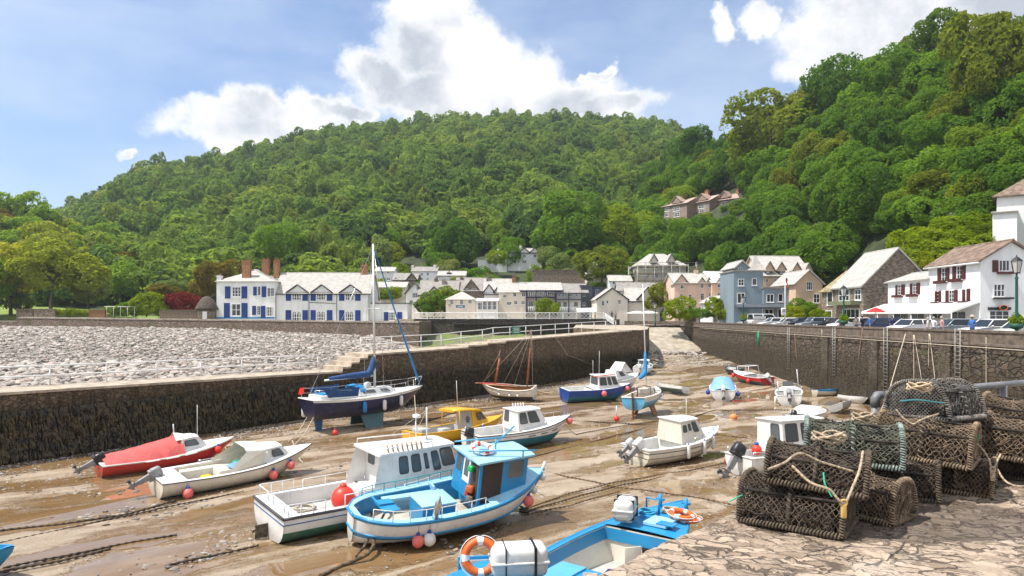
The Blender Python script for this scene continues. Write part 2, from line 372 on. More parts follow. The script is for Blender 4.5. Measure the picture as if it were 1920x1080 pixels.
# green notice on that railing
t = thing('notice_board', 'green notice board with white lines on the stepped white railing', 'sign', P(1015, 632, 71.0))
d = wdir(70); n = Vector((d.y, -d.x, 0)); q = Vector((wx(69.5), 69.5, wtop(69.5)))-n*(WW-.2)
sb = MB(); A = Vector((-.65, 0, 0)); Mx = Matrix.Translation(q+n*.1+Vector((.1, 0, .75)))@Matrix.Rotation(math.atan2(d.y, d.x), 4, 'Z')
sb.rbox((0,0,0), (1.35, .05, .85), .015, Mx=Mx); sb.build('board', M('sign_green', (.01, .16, .10), .5), t, True)
sb = MB()
for k, wd in enumerate([1.0, .8, 1.05, .9]): sb.box((0, -.03, .24-.15*k), (wd, .006, .045), Mx=Mx)
sb.build('lettering', m_white, t, True)
sb = MB(); sb.bars([(q+Vector((0,0,0)), q+Vector((0,0,.9)))], .04); sb.build('post', m_rail, t, True)
# ---- right quay wall + street
XW = 30.0
def rtop(Y): return 6.52-.0028*(Y-40)
Yq = list(np.arange(14, 123, 3.0)); rings = []
for Y in Yq:
    z = rtop(Y)
    rings.append([(XW-.35, Y, -1.2), (XW-.05, Y, 5.5), (XW-.17, Y, 5.52), (XW-.17, Y, 5.66), (XW-.02, Y, 5.68), (XW, Y, z-.16), (XW-.07, Y, z-.15), (XW-.07, Y, z+random.uniform(-.02, .02)), (XW+.5, Y, z), (XW+.48, Y, 5.0)])
b = MB(); b.loft(rings, 0, False, sm=False, mis=[0,0,1,1,2,1,1,1,2]); tag(b.build('quay_wall', [m_wr, M('cope_stone', (.17, .135, .105), .85, .3, 3, .6, 14, dirt=.5), M('parapet_stone', (.155, .12, .09), .85, .3, 2, .7, 9, dirt=.6)]), 'tall stone quay wall with parapet along the right of the harbour', 'wall')
m_strip = wall_mat('buttress_stone', (.16, .122, .09), 2.4, .9, sscale=1.4)
# vertical buttress strips
for u in (1655, 1795, 1560):
    Y = XW/((u-960)/S); b = MB(); b.box((XW-.20, Y+1.0, 2.2), (.16, 1.3, 6.5)); tag(b.build('buttress', m_strip), {1655: 'stone strip on the quay wall beside the middle ladder', 1795: 'stone strip on the quay wall beside the nearest ladder', 1560: 'stone strip on the quay wall beside the farther ladder'}[u], 'buttress')
m_road = M('street_asphalt', (.20, .19, .18), .9, .15, 2, .3, 30)
b = MB(); b.add([(XW+.45, 10, 5.62), (140, 10, 5.62), (140, 175, 5.62), (-12, 175, 5.62), (-12, 137, 5.62), (16, 137, 5.62), (22, 121, 5.62), (XW+.45, 121, 5.62)], [(0,1,2,3,4,5,6,7)])
tag(b.build('street', m_road), kind='structure')
b = MB(); b.box((42.4, 65, 5.68), (2.6, 110, .14)); tag(b.build('pavement', M('paving_slab', (.36, .34, .31), .85, .12, 2)), kind='structure')
# slipway at the head of the harbour
m_slip = M('slipway_stone', (.42, .36, .28), .85, .2, .8, .6, 6, dirt=.4)
rings = []
for Y, z in ((107, 1.5), (108, 2.15), (113, 3.0), (118, 4.3), (122, 5.5), (124, 5.66)):
    x0 = 20.3+(Y-107)*.10; x1 = 29.8
    rings.append([(x0, Y, z-2), (x0, Y, z), ((x0+x1)/2, Y, z+.06), (x1, Y, z), (x1, Y, z-2)])
b = MB(); b.loft(rings, 0, False, sm=False); b.f.append((0,1,2,3,4)); b.m.append(0); b.s.append(False); tag(b.build('slipway', m_slip), kind='structure')
# path round the wall head to the street
b = MB(); b.prism([(13.2, 83.6), (16.0, 84.6), (17.4, 88), (21.5, 107), (22.4, 123), (12, 128), (9, 100)], 2.0, 5.60, axis='z'); b.m = [1, 1]+[0]*(len(b.f)-2); tag(b.build('path', [m_wl, m_top]), kind='structure')
b = MB()
b.loft([[Vector((x, y, 5.0)), Vector((x, y, 6.35)), Vector((x+.1, y+.5, 6.35)), Vector((x+.1, y+.5, 5.0))] for x, y in ((30, 122), (27, 123.4), (24, 124.2), (20.5, 124.5))], 0, True, True, True, False)
tag(b.build('parapet_wall', m_wt), 'low stone parapet across the head of the slipway', 'wall')
# ---- river bed and its far wall
xs = np.linspace(-24, 18, 40); ys = np.linspace(60, 142, 60); XX, YY = np.meshgrid(xs, ys)
ZZ = 1.5+np.clip((YY-108)/30, 0, 1)*2.0+.25*np.sin(XX*.9)*np.sin(YY*.6); lim = np.vectorize(lambda y: wx(min(y, 84))-1.2)(YY); XX = np.minimum(XX, np.where(YY < 85, lim, 18))
def weedbed():
    m, t, out = new_mat('river_weed'); co = t.add('ShaderNodeTexCoord').outputs['Object']
    c = t.mix(t.step(t.noise(co, .45, 6, .7), .42, .56), (.17, .14, .10), (.16, .24, .03)); c = t.mix(t.step(t.noise(co, 2.5, 6, .7), .5, .7), c, (.10, .10, .05))
    b = t.add('ShaderNodeBsdfPrincipled', {'Base Color': c, 'Roughness': .7}); t.put(b.inputs['Normal'], t.add('ShaderNodeBump', {'Strength': .8, 'Distance': .2, 'Height': t.noise(co, 3, 6, .7)})); t.l.new(b.outputs[0], out.inputs[0]); return m
tag(npmesh('river_bed', np.stack([XX, YY, ZZ], -1).reshape(-1, 3), grid_faces(*XX.shape), weedbed(), smooth=True), kind='structure')
RA, RB = P(776, 598, 138), P(1132, 598, 138)
b = MB(); b.prism([(RA.x, 138), (RB.x, 138), (RB.x+1.2, 137), (19.2, 124.6), (19.7, 125), (RB.x+2, 139), (RA.x, 139)], 1.5, RA.z, axis='z')
tag(b.build('river_wall', wall_mat('river_stone', (.11, .09, .075), 3.0, .8)), 'dark stone river wall below the white lattice fence', 'wall')
b = MB(); b.prism([(RA.x-4, 138.8), (RB.x+.8, 138.8), (RB.x+4, 175), (-30, 175)], 5.0, RA.z-.05, axis='z'); tag(b.build('promenade', m_top), kind='structure')
# white lattice fence
def lattice(name, label, A, B, h, n):
    t = thing(name, label, 'fence', A); A = Vector(A); B = Vector(B); L = (B-A).length; X = (B-A)/L; Z = Vector((0,0,1)); fb = MB()
    st = .78; k = int(L/st)+1
    for i in range(-2, k):
        for sgn in (1, -1):
            s0, s1 = (i*st, i*st+h-.3) if sgn > 0 else (i*st+h-.3, i*st)
            z0, z1 = .15, h-.15
            if min(s0, s1) < 0 or max(s0, s1) > L: continue
            fb.tube([A+X*s0+Z*z0, A+X*s1+Z*z1], .036, 4)
    fb.build('lattice', m_white, t, True)
    for zz in (.12, h-.1): MB().tube([A+Z*zz, B+Z*zz], .075, 4).build('rail', m_white, t, True)
    for i in range(n+1): MB().box(A+X*(L*i/n)+Z*(h/2), (.2, .2, h+.1)).build('post', m_white, t, True)
lattice('lattice_fence', 'long white lattice fence along the promenade above the dark river wall', RA+Vector((0,-.05,0)), RB+Vector((0,-.05,0)), 1.32, 14)
lattice('lattice_fence', 'short white lattice fence sloping down beside the promenade steps', RB+Vector((.3,-.2,0)), Vector((18.6, 125.3, 5.62)), 1.2, 3)
# ---- boulder beach
def tgt(u): return interp(u, [(-600, 5.4), (35, 5.3), (400, 4.95), (700, 3.9), (760, 2.6), (785, 1.7), (900, 1.5)])
def beach_z(X, Y):
    u = 960+S*X/max(Y, 1); a = min(1, max(0, (Y-42)/82)); return lerp(2.75, tgt(u), a**.9)
xs = np.linspace(-130, -4, 90); ys = np.linspace(8, 150, 100); XX, YY = np.meshgrid(xs, ys)
ZZ = np.array([[beach_z(x, y) for x in xs] for y in ys])
lim = np.array([wx(y)-1.6 for y in ys])[:, None]; inside = XX > lim; ZZ = ZZ-.25; XX = np.where(inside, lim, XX)
m_shg = M('shingle', (.30, .27, .24), .9, .45, 2.0, .9, 5)
tag(npmesh('beach', np.stack([XX, YY, ZZ], -1).reshape(-1, 3), grid_faces(*XX.shape), m_shg, smooth=True), kind='structure')
def rock_mat():
    m, t, out = new_mat('boulder_stone'); co = t.add('ShaderNodeTexCoord').outputs['Object']
    a = t.add('ShaderNodeAttribute', attribute_name='tone').outputs['Fac']
    c = t.mix(a, (.075, .062, .052), (.48, .43, .375)); pk = t.add('ShaderNodeAttribute', attribute_name='pink').outputs['Fac']
    c = t.mix(pk, c, (.42, .30, .25)); c = t.mix(t.step(t.noise(co, 4, 6, .7), .5, .75, 0, .5), c, (.22, .19, .17))
    b = t.add('ShaderNodeBsdfPrincipled', {'Base Color': c, 'Roughness': .8}); t.put(b.inputs['Normal'], t.add('ShaderNodeBump', {'Strength': .5, 'Distance': .08, 'Height': t.noise(co, 6, 6, .7)}))
    t.l.new(b.outputs[0], out.inputs[0]); return m
m_rock = rock_mat()
def ico(sub):
    bm = bmesh.new(); bmesh.ops.create_icosphere(bm, subdivisions=sub, radius=1); V = np.array([v.co for v in bm.verts]); F = np.array([[v.index for v in f.verts] for f in bm.faces]); bm.free(); return V, F
def rocks(name, pos, size, label, flat=(.28, .62), tonef=None, cat='boulders', sub=1):
    Vb, Fb = ico(sub); n = len(pos); base = []
    for k in range(12):
        dirs = rng.normal(size=(7, 3)); dirs /= np.linalg.norm(dirs, axis=1)[:, None]
        V = Vb.copy()
        for d in dirs:                                   # knock flat faces off a ball
            h = V@d; lim = rng.uniform(.55, .85); V = V-np.maximum(0, h-lim)[:, None]*d
        base.append(V)
    base = np.array(base); V = base[rng.integers(0, 12, n)]*1.0
    sc = np.stack([rng.uniform(.8, 1.35, n), rng.uniform(.6, 1, n), rng.uniform(*flat, n)], 1)*np.asarray(size)[:, None]
    V = V*sc[:, None, :]
    a = rng.uniform(0, 6.28, n); tx = rng.normal(0, .3, n)
    ct, st = np.cos(tx)[:, None], np.sin(tx)[:, None]; y, z = V[..., 1]*ct-V[..., 2]*st, V[..., 1]*st+V[..., 2]*ct
    ca, sa = np.cos(a)[:, None], np.sin(a)[:, None]; x, y = V[..., 0]*ca-y*sa, V[..., 0]*sa+y*ca
    V = np.stack([x, y, z], -1)+np.asarray(pos)[:, None, :]
    F = (np.arange(n)*len(Vb))[:, None, None]+Fb[None]
    tone = np.clip(rng.beta(2.2, 1.6, n) if tonef is None else tonef(np.asarray(pos), n), 0, 1); pink = (rng.random(n) < .13)*rng.uniform(.3, .8, n)
    nf = len(Fb)
    return tag(npmesh(name, V.reshape(-1, 3), F.reshape(-1, 3), m_rock, attr={'tone': ('FACE', np.repeat(tone, nf)), 'pink': ('FACE', np.repeat(pink, nf))}), label, cat, kind='stuff')
pos = []; size = []
tries = 0
while len(pos) < 21000:
    tries += 1; Y = 30+(132-30)*random.random()**1.1; u = random.uniform(-120, 790); X = (u-960)/S*Y
    if X > wx(min(Y, 84))-2.4 or (Y > 118 and u > 700): continue
    ty = lerp(135, 118, (u-35)/750)-1.0
    if Y > ty: continue
    s = random.choice((random.uniform(.07, .15), random.uniform(.14, .32), random.uniform(.1, .2)))*(1+.35*(random.random() < .12))*(1.35 if Y < 60 else 1)*(1+max(0, Y-60)/160)
    if Y > 75 and random.random() < .12: s *= 1.5
    pos.append((X, Y, beach_z(X, Y)-.12+random.uniform(-.05, .12))); size.append(s)
def beach_tone(p, n):                                   # bleached above the tide line, dark and wet near the wall
    d = np.clip((p[:, 1]-np.array([34+(x+25.5)/.75 for x in p[:, 0]])-2)/26, 0, 1)
    return np.clip(rng.beta(1.5, 1.3, n)*(.58+.60*d)+.20*d, 0, 1)
nr = [k for k in range(len(pos)) if pos[k][1] < 62]; fr_ = [k for k in range(len(pos)) if pos[k][1] >= 62]
rocks('boulders', [pos[k] for k in nr], [size[k] for k in nr], 'grey cobbles and boulders of the beach just behind the harbour wall', tonef=beach_tone, sub=2, flat=(.25, .6)); rocks('boulders', [pos[k] for k in fr_], [size[k] for k in fr_], 'pale boulders of the upper beach below the terrace wall', tonef=beach_tone, flat=(.25, .55))
# shingle along the foot of the left wall and scattered on the mud
pos = []; size = []
for _ in range(9000):
    Y = random.uniform(18, 84); d = abs(random.gauss(0, 1.0)); q = wx(Y)+.3+d*2.6*1.25
    if q > 28: continue
    pos.append((q, Y, bedz(Y)+.0)); size.append(random.uniform(.03, .10))
for _ in range(6000):
    u = random.uniform(0, 1650); v = 590+ (1080-590)*random.random()**.8+30; p = G(u, v)
    if p.x > 29 or p.x < wx(min(p.y, 84))+.5 or p.y > 118: continue
    k = math.sin(p.x*.35+p.y*.5)+math.sin(p.x*.9-p.y*.7+2)
    if k < .1: continue
    pos.append((p.x, p.y, p.z)); size.append(random.uniform(.02, .07))
nk = len(pos)
for _ in range(5200):
    u = random.uniform(0, 1650); v = 640+440*random.random()**.9; p = G(u, v)
    if p.x > 29 or p.x < wx(min(p.y, 84))+.5 or p.y > 112: continue
    q = p.x*.62-p.y*.78; k = math.sin(q*1.3+math.sin(p.y*.3)*1.5)+.7*math.sin(p.x*.5+p.y*.33)
    if k < .75: continue
    pos.append((p.x, p.y, p.z)); size.append(random.uniform(.04, .15))
rocks('pebbles', pos, size, 'pebbles and shingle strewn over the harbour mud', cat='pebbles', flat=(.2, .5), tonef=lambda p, n: np.where(np.arange(n) < nk, rng.beta(2, 1.8, n), rng.beta(1.3, 2.6, n)))
pos = []; size = []
for _ in range(60):
    X = random.uniform(20, 29.5); Y = random.gauss(105.5, 1.2); pos.append((X, Y, bedz(Y)+.1)); size.append(random.uniform(.3, .8))
for _ in range(420):
    Y = random.uniform(88, 106); X = random.uniform(19, 29); pos.append((X, Y, bedz(Y))); size.append(random.uniform(.08, .3))
rocks('rocks', pos, size, 'flat rocks at the foot of the slipway', cat='rocks')
# ---- terrace wall in front of the white house
TA, TB = P(35, 594, 135), P(786, 603, 118)
b = MB(); rings = []
nn = 60
for k in range(nn+1):
    q = TA.lerp(TB, k/nn); rings.append([(q.x, q.y-.25, .5), (q.x, q.y, q.z-.3), (q.x, q.y-.08, q.z-.28+random.uniform(-.02,.02)), (q.x, q.y-.08, q.z+random.uniform(-.05, .05)), (q.x+.1, q.y+.6, q.z), (q.x+.1, q.y+.6, .5)])
b.loft(rings, 0, False, sm=False, mis=[0,1,1,1,0]); b.add([(TB.x, TB.y-.25, .5), (TB.x, TB.y, TB.z), (TB.x-1, 145, TB.z), (TB.x-1, 145, .5)], [(0,1,2,3)])
tag(b.build('terrace_wall', [m_wt, M('wall_cope', (.42, .35, .28), .85, .3, 3, .5, 12)]), 'brown stone terrace wall in front of the white house', 'wall')
b = MB(); b.prism([(TA.x-70, TA.y+8), (TA.x, TA.y+.3), (TB.x-.2, TB.y+.5), (TB.x-.2, 160), (TA.x-90, 168)], 3, 6.2, axis='z'); b.m = [1, 1]+[0]*(len(b.f)-2); tag(b.build('terrace', [m_wt, M('garden_gravel', (.30, .28, .20), .9)]), kind='structure')
# ---- hills
m_floor = M('forest_floor', (.045, .06, .022), .95, .4, .2)
m_lawn = M('lawn_grass', (.20, .27, .045), .9, .25, .5, .3, 20)
class Hill:
    def __init__(s, name, sil, base, ridge, th, us, prof, mat, nt=30):
        s.sil, s.b, s.r, s.th, s.prof = sil, base, ridge, th, prof; V = []
        ts = list(np.linspace(0, 1, nt))+[1.12, 1.4, 1.9]
        for t in ts:
            for u in us: V.append(s.at(u, t))
        tag(npmesh(name, np.array([tuple(p) for p in V]), grid_faces(len(ts), len(us)), mat, smooth=True), kind='structure')
    def at(s, u, t):
        yb = interp(u, [(a, c) for a, c, _ in s.b]); zb = interp(u, [(a, c) for a, _, c in s.b]); yr = interp(u, s.r)
        zr = EZ+(HV-interp(u, s.sil))/S*yr-s.th; Y = lerp(yb, yr, t)
        z = lerp(zb, zr, s.prof(t)) if t <= 1 else zr-(t-1)*(yr-yb)*.9
        return Vector(((u-960)/S*Y, Y, z))
CH = Hill('hill', [(-300,430),(60,410),(100,402),(150,386),(200,352),(265,312),(330,308),(440,292),(520,264),(600,244),(700,233),(760,227),(830,222),(930,214),(1050,219),(1200,225),(1270,240),(1320,260),(1400,300),(1500,340),(1700,380)],
          [(-300,175,7),(350,165,7),(700,160,6.4),(1100,158,6.4),(1300,160,6.5),(1700,170,8)], [(-300,500),(265,520),(760,580),(1300,580),(1700,600)], 7, np.linspace(-300, 1700, 90), lambda t: t**1.22*(1-.10*t*t)/(.90), m_floor)
LH = Hill('hill', [(-900,300),(-400,330),(0,372),(60,380),(110,398),(200,420),(260,446),(300,470),(335,498),(360,540),(420,580)],
          [(-900,150,6.5),(0,150,6.4),(420,150,6.4)], [(-900,230),(420,262)], 12, np.linspace(-900, 420, 50), lambda t: .13*t/.4 if t < .4 else .13+.87*((t-.4)/.6)**.9, m_lawn)
RH = Hill('hill', [(1200,330),(1250,300),(1300,274),(1345,262),(1400,236),(1480,198),(1520,160),(1570,142),(1640,114),(1690,108),(1750,75),(1830,66),(1880,42),(1920,12),(2000,-30),(2300,-120),(2700,-160)],
          [(1200,185,9),(1250,165,8.2),(1380,146,7),(1560,124,6.2),(1700,104,6.2),(1920,86,7),(2300,72,7),(2700,60,7)], [(1200,345),(1300,310),(1400,284),(1600,222),(1800,172),(1920,150),(2300,130),(2700,110)], 9, np.linspace(1200, 2700, 70), lambda t: t**.95, m_floor)
# =================== TREES ===================
def leaf_mat(name, c0, c1, tr=.38, rnd=.5, far=0):
    m, t, out = new_mat(name)
    a = t.add('ShaderNodeAttribute', attribute_name='tone').outputs['Fac']; r = t.add('ShaderNodeObjectInfo').outputs['Random']
    k = t.math('ADD', t.math('MULTIPLY', a, 1-rnd), t.math('MULTIPLY', r, rnd), clamp=True)
    c = t.mix(k, c0, c1)
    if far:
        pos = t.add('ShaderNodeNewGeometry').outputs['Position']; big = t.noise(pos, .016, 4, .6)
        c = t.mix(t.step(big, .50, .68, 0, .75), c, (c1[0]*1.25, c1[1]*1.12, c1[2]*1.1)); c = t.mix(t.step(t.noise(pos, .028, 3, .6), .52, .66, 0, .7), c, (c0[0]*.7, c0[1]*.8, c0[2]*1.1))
    warm = t.math('MULTIPLY', t.step(t.math('FRACT', t.math('MULTIPLY', r, 7.31)), .78, .98), .22)
    c = t.mix(warm, c, (c1[0]*1.35, c1[1]*.85, c1[2]*.7))
    d = t.add('ShaderNodeBsdfDiffuse', {0: c, 1: .8}); tl = t.add('ShaderNodeBsdfTranslucent', {0: t.mix(1.0, c, (1.25, 1.25, .55), 'MULTIPLY')})
    s2 = t.add('ShaderNodeMixShader', {0: tr, 1: d, 2: tl})
    t.l.new(s2.outputs[0], out.inputs[0]); MATS[name] = m; return m
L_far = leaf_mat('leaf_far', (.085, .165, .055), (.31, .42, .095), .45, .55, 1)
L_green = leaf_mat('leaf_green', (.075, .175, .028), (.275, .42, .058), .48, .35)
L_deep = leaf_mat('leaf_deep', (.055, .135, .026), (.185, .32, .046), .44, .3)
L_olive = leaf_mat('leaf_olive', (.125, .165, .022), (.32, .37, .055), .48, .3)
L_olive_lit = leaf_mat('leaf_olive_lit', (.22, .26, .035), (.50, .54, .09), .5, .25)  # lighter copy of the olive leaf, sunlight put into the colour
L_green_lit = leaf_mat('leaf_green_lit', (.14, .25, .035), (.38, .51, .075), .5, .25)  # lighter copy of the green leaf, brightened by colour for the shaded left hill
L_bright = leaf_mat('leaf_bright', (.15, .23, .015), (.38, .46, .04), .48, .2)
L_pale = leaf_mat('leaf_pale', (.15, .22, .07), (.34, .41, .16), .42, .2)
L_red = leaf_mat('leaf_red', (.14, .016, .018), (.34, .055, .055), .4, .2)
L_rust = leaf_mat('leaf_rust', (.15, .12, .022), (.32, .26, .06), .44, .2)
m_bark = M('bark', (.12, .095, .07), .9, .4, 4, .8, 20, stretch=(1,1,.3))
def crown_mesh(name, seed, nl, nleaf, leaf, shape=(1, 1, .85), spread=.62, lr=(.34, .55), low=-.35):
    """a crown of radius 1: leaf sprays on the skins of many lobes"""
    g = np.random.default_rng(seed); cs = [np.zeros(3)]; rs = [.55]
    while len(cs) < nl:
        d = g.normal(size=3); d /= np.linalg.norm(d)
        if d[2] < low: continue
        cs.append(d*g.uniform(.45, 1)*spread); rs.append(g.uniform(*lr))
    cs = np.array(cs); rs = np.array(rs); ltone = g.uniform(0, 1, nl)
    sub = 16; sd = g.normal(size=(nl, sub, 3)); sd /= np.linalg.norm(sd, axis=2)[..., None]
    n = int(nleaf*1.9); li = g.choice(nl, n, p=rs**2/np.sum(rs**2)); si = g.integers(0, sub, n)
    d = sd[li, si]+g.normal(0, .33, (n, 3)); d /= np.linalg.norm(d, axis=1)[:, None]
    rad = rs[li]*(1.02-np.abs(g.normal(0, .16, n))); p = cs[li]+d*rad[:, None]
    keep = np.ones(n, bool)
    for c, r in zip(cs, rs): keep &= np.linalg.norm(p-c, axis=1) > r*.72
    keep &= p[:, 2] > low*1.5; idx = np.nonzero(keep)[0][:nleaf]; p = p[idx]; d = d[idx]; li = li[idx]; si = si[idx]; n = len(p)
    nm = d*.75+g.normal(0, .55, (n, 3))+np.array([0, 0, .25]); nm /= np.linalg.norm(nm, axis=1)[:, None]
    t1 = np.cross(nm, g.normal(size=(n, 3))); t1 /= np.linalg.norm(t1, axis=1)[:, None]; t2 = np.cross(nm, t1)
    s = leaf*g.uniform(.55, 1.35, n)[:, None]; t1 = t1*s; t2 = t2*s*g.uniform(.45, .9, n)[:, None]
    V = np.stack([p-t1, p+t2*.9+nm*s*.15, p+t1, p-t2*.9+nm*s*.15], 1)*np.array(shape)
    tone = np.clip(.45*ltone[li]+.3*((si*37 % 16)/16)+.35*g.random(n), 0, 1)
    F = np.arange(n*4).reshape(n, 4)
    o = npmesh(name, V.reshape(-1, 3), F, L_green, smooth=False, attr={'tone': ('FACE', tone)}); me = o.data; bpy.data.objects.remove(o); return me
def trunk_mesh(seed, h=1.0, r=.06, limbs=5, reach=.75):
    g = random.Random(seed); b = MB(); lean = Vector((g.uniform(-.1, .1), g.uniform(-.1, .1), 1))
    b.tube([(0,0,-.25), (0,0,.05), lean*h*.5, lean*h], [r*1.35, r*1.1, r*.85, r*.6], 8)
    for k in range(limbs):
        a = 6.28*k/limbs+g.uniform(-.4, .4); z = h*g.uniform(.55, .95); st = lean*z; e = st+Vector((math.cos(a)*reach*g.uniform(.5,1), math.sin(a)*reach*g.uniform(.5,1), g.uniform(.4, .9)))
        b.tube([st, st.lerp(e, .5)+Vector((0,0,-.06)), e], [r*.55, r*.36, r*.12], 6)
    o = b.build('trunk', m_bark); me = o.data; bpy.data.objects.remove(o); return me
CR = [crown_mesh('crown_leaves', 11+k, [20, 26, 30, 22, 34, 27][k], 8200, .050, [(1,1,.9),(1,1,1.05),(1.05,.95,.8),(1,1,1.2),(1.1,1,.85),(.95,1,1)][k], .80, (.20, .46), -.5) for k in range(6)]
CF = [crown_mesh('far_crown_leaves', 41+k, [15, 18, 22, 12][k], 1150, .115, [(1,1,.85),(.9,.9,1.25),(1.15,1,.75),(1,.9,1.0)][k], .82, (.18, .5), -.5) for k in range(4)]
TRK = [trunk_mesh(k) for k in range(4)]
NTREE = 0
def tree(name, label, cat, loc, R, trunk_h, mat, group=None, crown=None, squash=1.0, rz=None):
    """loc is the foot of the trunk; the crown has radius R and sits trunk_h up"""
    global NTREE; NTREE += 1
    t = thing(name, label, cat, loc, random.uniform(0, 6.28) if rz is None else rz, group)
    c = bpy.data.objects.new('crown', crown or random.choice(CR)); COL.objects.link(c); c.parent = t
    c.location = (0, 0, trunk_h+R*.35*squash); c.scale = (R, R, R*squash); c.rotation_euler = (0, 0, 0)
    if mat is not L_green: c.material_slots[0].link = 'OBJECT'; c.material_slots[0].material = mat
    k = bpy.data.objects.new('trunk', random.choice(TRK)); COL.objects.link(k); k.parent = t; th = trunk_h+R*.3; k.scale = (R*.55, R*.55, max(.5, th))
    return t
def boxpx(p, R):                       # photo rectangle of a crown
    k = S/p.y; u = 960+p.x*k; v = HV-(p.z-EZ)*k; return u, v, R*k
KEEP = [(903, 462, 1020, 497, 214), (770, 499, 820, 526, 183), (819, 508, 874, 528, 179), (700, 500, 740, 515, 179), (735, 512, 783, 532, 173), (1100, 488, 1136, 506, 179), (995, 505, 1117, 528, 186), (1140, 515, 1186, 545, 166), (700, 522, 1240, 600, 162), (1238, 362, 1392, 412, 238), (1420, 470, 1710, 600, 135), (1640, 480, 1920, 600, 90), (1862, 330, 1990, 500, 95), (1190, 470, 1300, 560, 175)]
def clear(p, R):
    u, v, r = boxpx(p, R)
    for (a, b_, c, d, Y) in KEEP:
        if p.y < Y and u+r*.8 > a and u-r*.8 < c and v+r*.7 > b_ and v-r*.7 < d: return False
    return True
# --- right hillside: every tree its own
kinds = {'g': (L_green, 'tall leafy green tree on the steep wooded slope above the right-hand houses'), 'd': (L_deep, 'dark green tree on the steep wooded right slope'), 'o': (L_olive, 'yellowish olive tree on the steep wooded slope at the right')}
done = []
def plant(H, u, t, R, kind, th=None, name='woodland_tree', label=None, grp='trees on the right hillside', table=kinds, squash=1.0):
    p = H.at(u, t); th = R*.75 if th is None else th; c = p+Vector((0, 0, th+R*.35))
    for q, r in done:
        if (q-c).length < .52*(r+R): return None
    if not clear(c, R): return None
    done.append((c, R)); mat, lab = table[kind]
    return tree(name, label or lab, 'tree', p, R, th, mat, grp, squash=squash)
plant(RH, 1445, .62, 15.5, 'o', 10, 'broad_tree', 'huge broad olive-green tree above the terraced houses on the slope', grp=None, squash=.8)
plant(RH, 1300, .86, 9.5, 'd', 9, 'broad_tree', 'dark rounded tree standing right above the terraced houses', grp=None, squash=1.1)
plant(RH, 1560, .72, 9.5, 'd', 9, 'tall_tree', 'tall dark tree with bare trunk showing on the upper right slope', grp=None, squash=1.15)
plant(RH, 1870, .55, 10, 'o', 9, 'broad_tree', 'large rust-tinged olive tree at the right edge of the slope', grp=None, squash=1.1)
plant(RH, 1765, .93, 6.5, 'd', 9, 'tall_tree', 'thin open-crowned tree rising from the right skyline', grp=None, squash=1.1)
plant(RH, 1690, .72, 9.5, 'g', 9, 'broad_tree', 'bright green broad tree high on the right slope below the skyline', grp=None)
tries = 0
while len(done) < 200 and tries < 9000:
    tries += 1; u = random.uniform(1215, 2080); t = random.uniform(.0, 1.0); R = random.uniform(4.6, 7.6)*(1.0 if u < 1700 else .95)
    if tries > 5000: R *= .7
    k = random.choices('gdo', (.60, .28, .12))[0]
    plant(RH, u, t, R, k, R*random.uniform(.25, .7), squash=random.uniform(.85, 1.2))
kb = {'g': (L_green, 'leafy green bush on the open bank below the terraced houses'), 'b': (L_bright, 'bright green bush on the open bank below the terraced houses')}
tries = 0
for (ua, ub, ta, tb, n_, lab) in ((1262, 1420, .26, .44, 22, 'below the terraced houses'), (1480, 1590, .0, .35, 9, 'behind the peach gable and stone house'), (1600, 1760, .0, .3, 8, 'between the stone house and the inn')):
    kk = {k: (m, l.replace('below the terraced houses', lab)) for k, (m, l) in kb.items()}; m0 = len(done); tries = 0
    while len(done) < m0+n_ and tries < 800:
        tries += 1; p_ = RH.at(random.uniform(ua, ub), random.uniform(ta, tb)); R = random.uniform(2.0, 3.8); mt, lb = kk[random.choice('ggb')]
        if all((q-p_).length > .8*(r+R) for q, r in done[m0:]) and clear(p_, R): done.append((p_, R)); tree('bush', lb, 'bush', p_, R, .3, mt, 'bushes '+lab, squash=.8)
for k in range(26):
    u = random.uniform(1292, 1400); p_ = RH.at(u, random.uniform(.40, .57))
    if p_.y < 226-(u-1292)*.12: tree('bush', 'low leafy bush on the bank right under the terraced house walls', 'bush', p_, random.uniform(1.3, 2.1), .1, random.choice((L_green, L_bright, L_green)), 'bushes under the terrace walls', squash=.75)
# --- left hill
kl = {'g': (L_green_lit, 'leafy green tree on the low wooded hill at the left'), 'o': (L_olive_lit, 'olive-tinted tree on the low wooded hill at the left'), 'r': (L_rust, 'brownish tree among the green ones on the left hill')}
done = []
tries = 0
while len(done) < 56 and tries < 4000:
    tries += 1; u = random.uniform(-90, 352); t = random.uniform(.42, 1.0); R = random.uniform(6.0, 9.5)
    if tries > 2500: R *= .7
    plant(LH, u, t, R, random.choices('gor', (.50, .46, .04))[0], R*.5, grp='trees on the left hill', table=kl, squash=random.uniform(.7, .95))
for (u, v, Y, R, th, mt, lab) in [(20, 575, 158, 9.5, 5, L_olive_lit, 'big olive tree with bare trunk at the left end of the park'), (95, 572, 152, 9.8, 4.4, L_olive_lit, 'big spreading olive tree with visible trunks beside the park hedge'),
                                  (165, 572, 163, 5.6, 2.5, L_pale, 'smaller pale green tree right of the big park trees'), (-40, 575, 150, 8, 4, L_green_lit, 'green tree at the far left edge of the park'), (255, 565, 185, 8.2, 2, L_green_lit, 'rounded green tree at the foot of the left hill'), (330, 555, 210, 5, 2, L_pale, 'pale green tree right at the foot of the left hill')]:
    p = P(u, v, Y); tree('park_tree', lab, 'tree', p, R, th, mt, squash=.82)
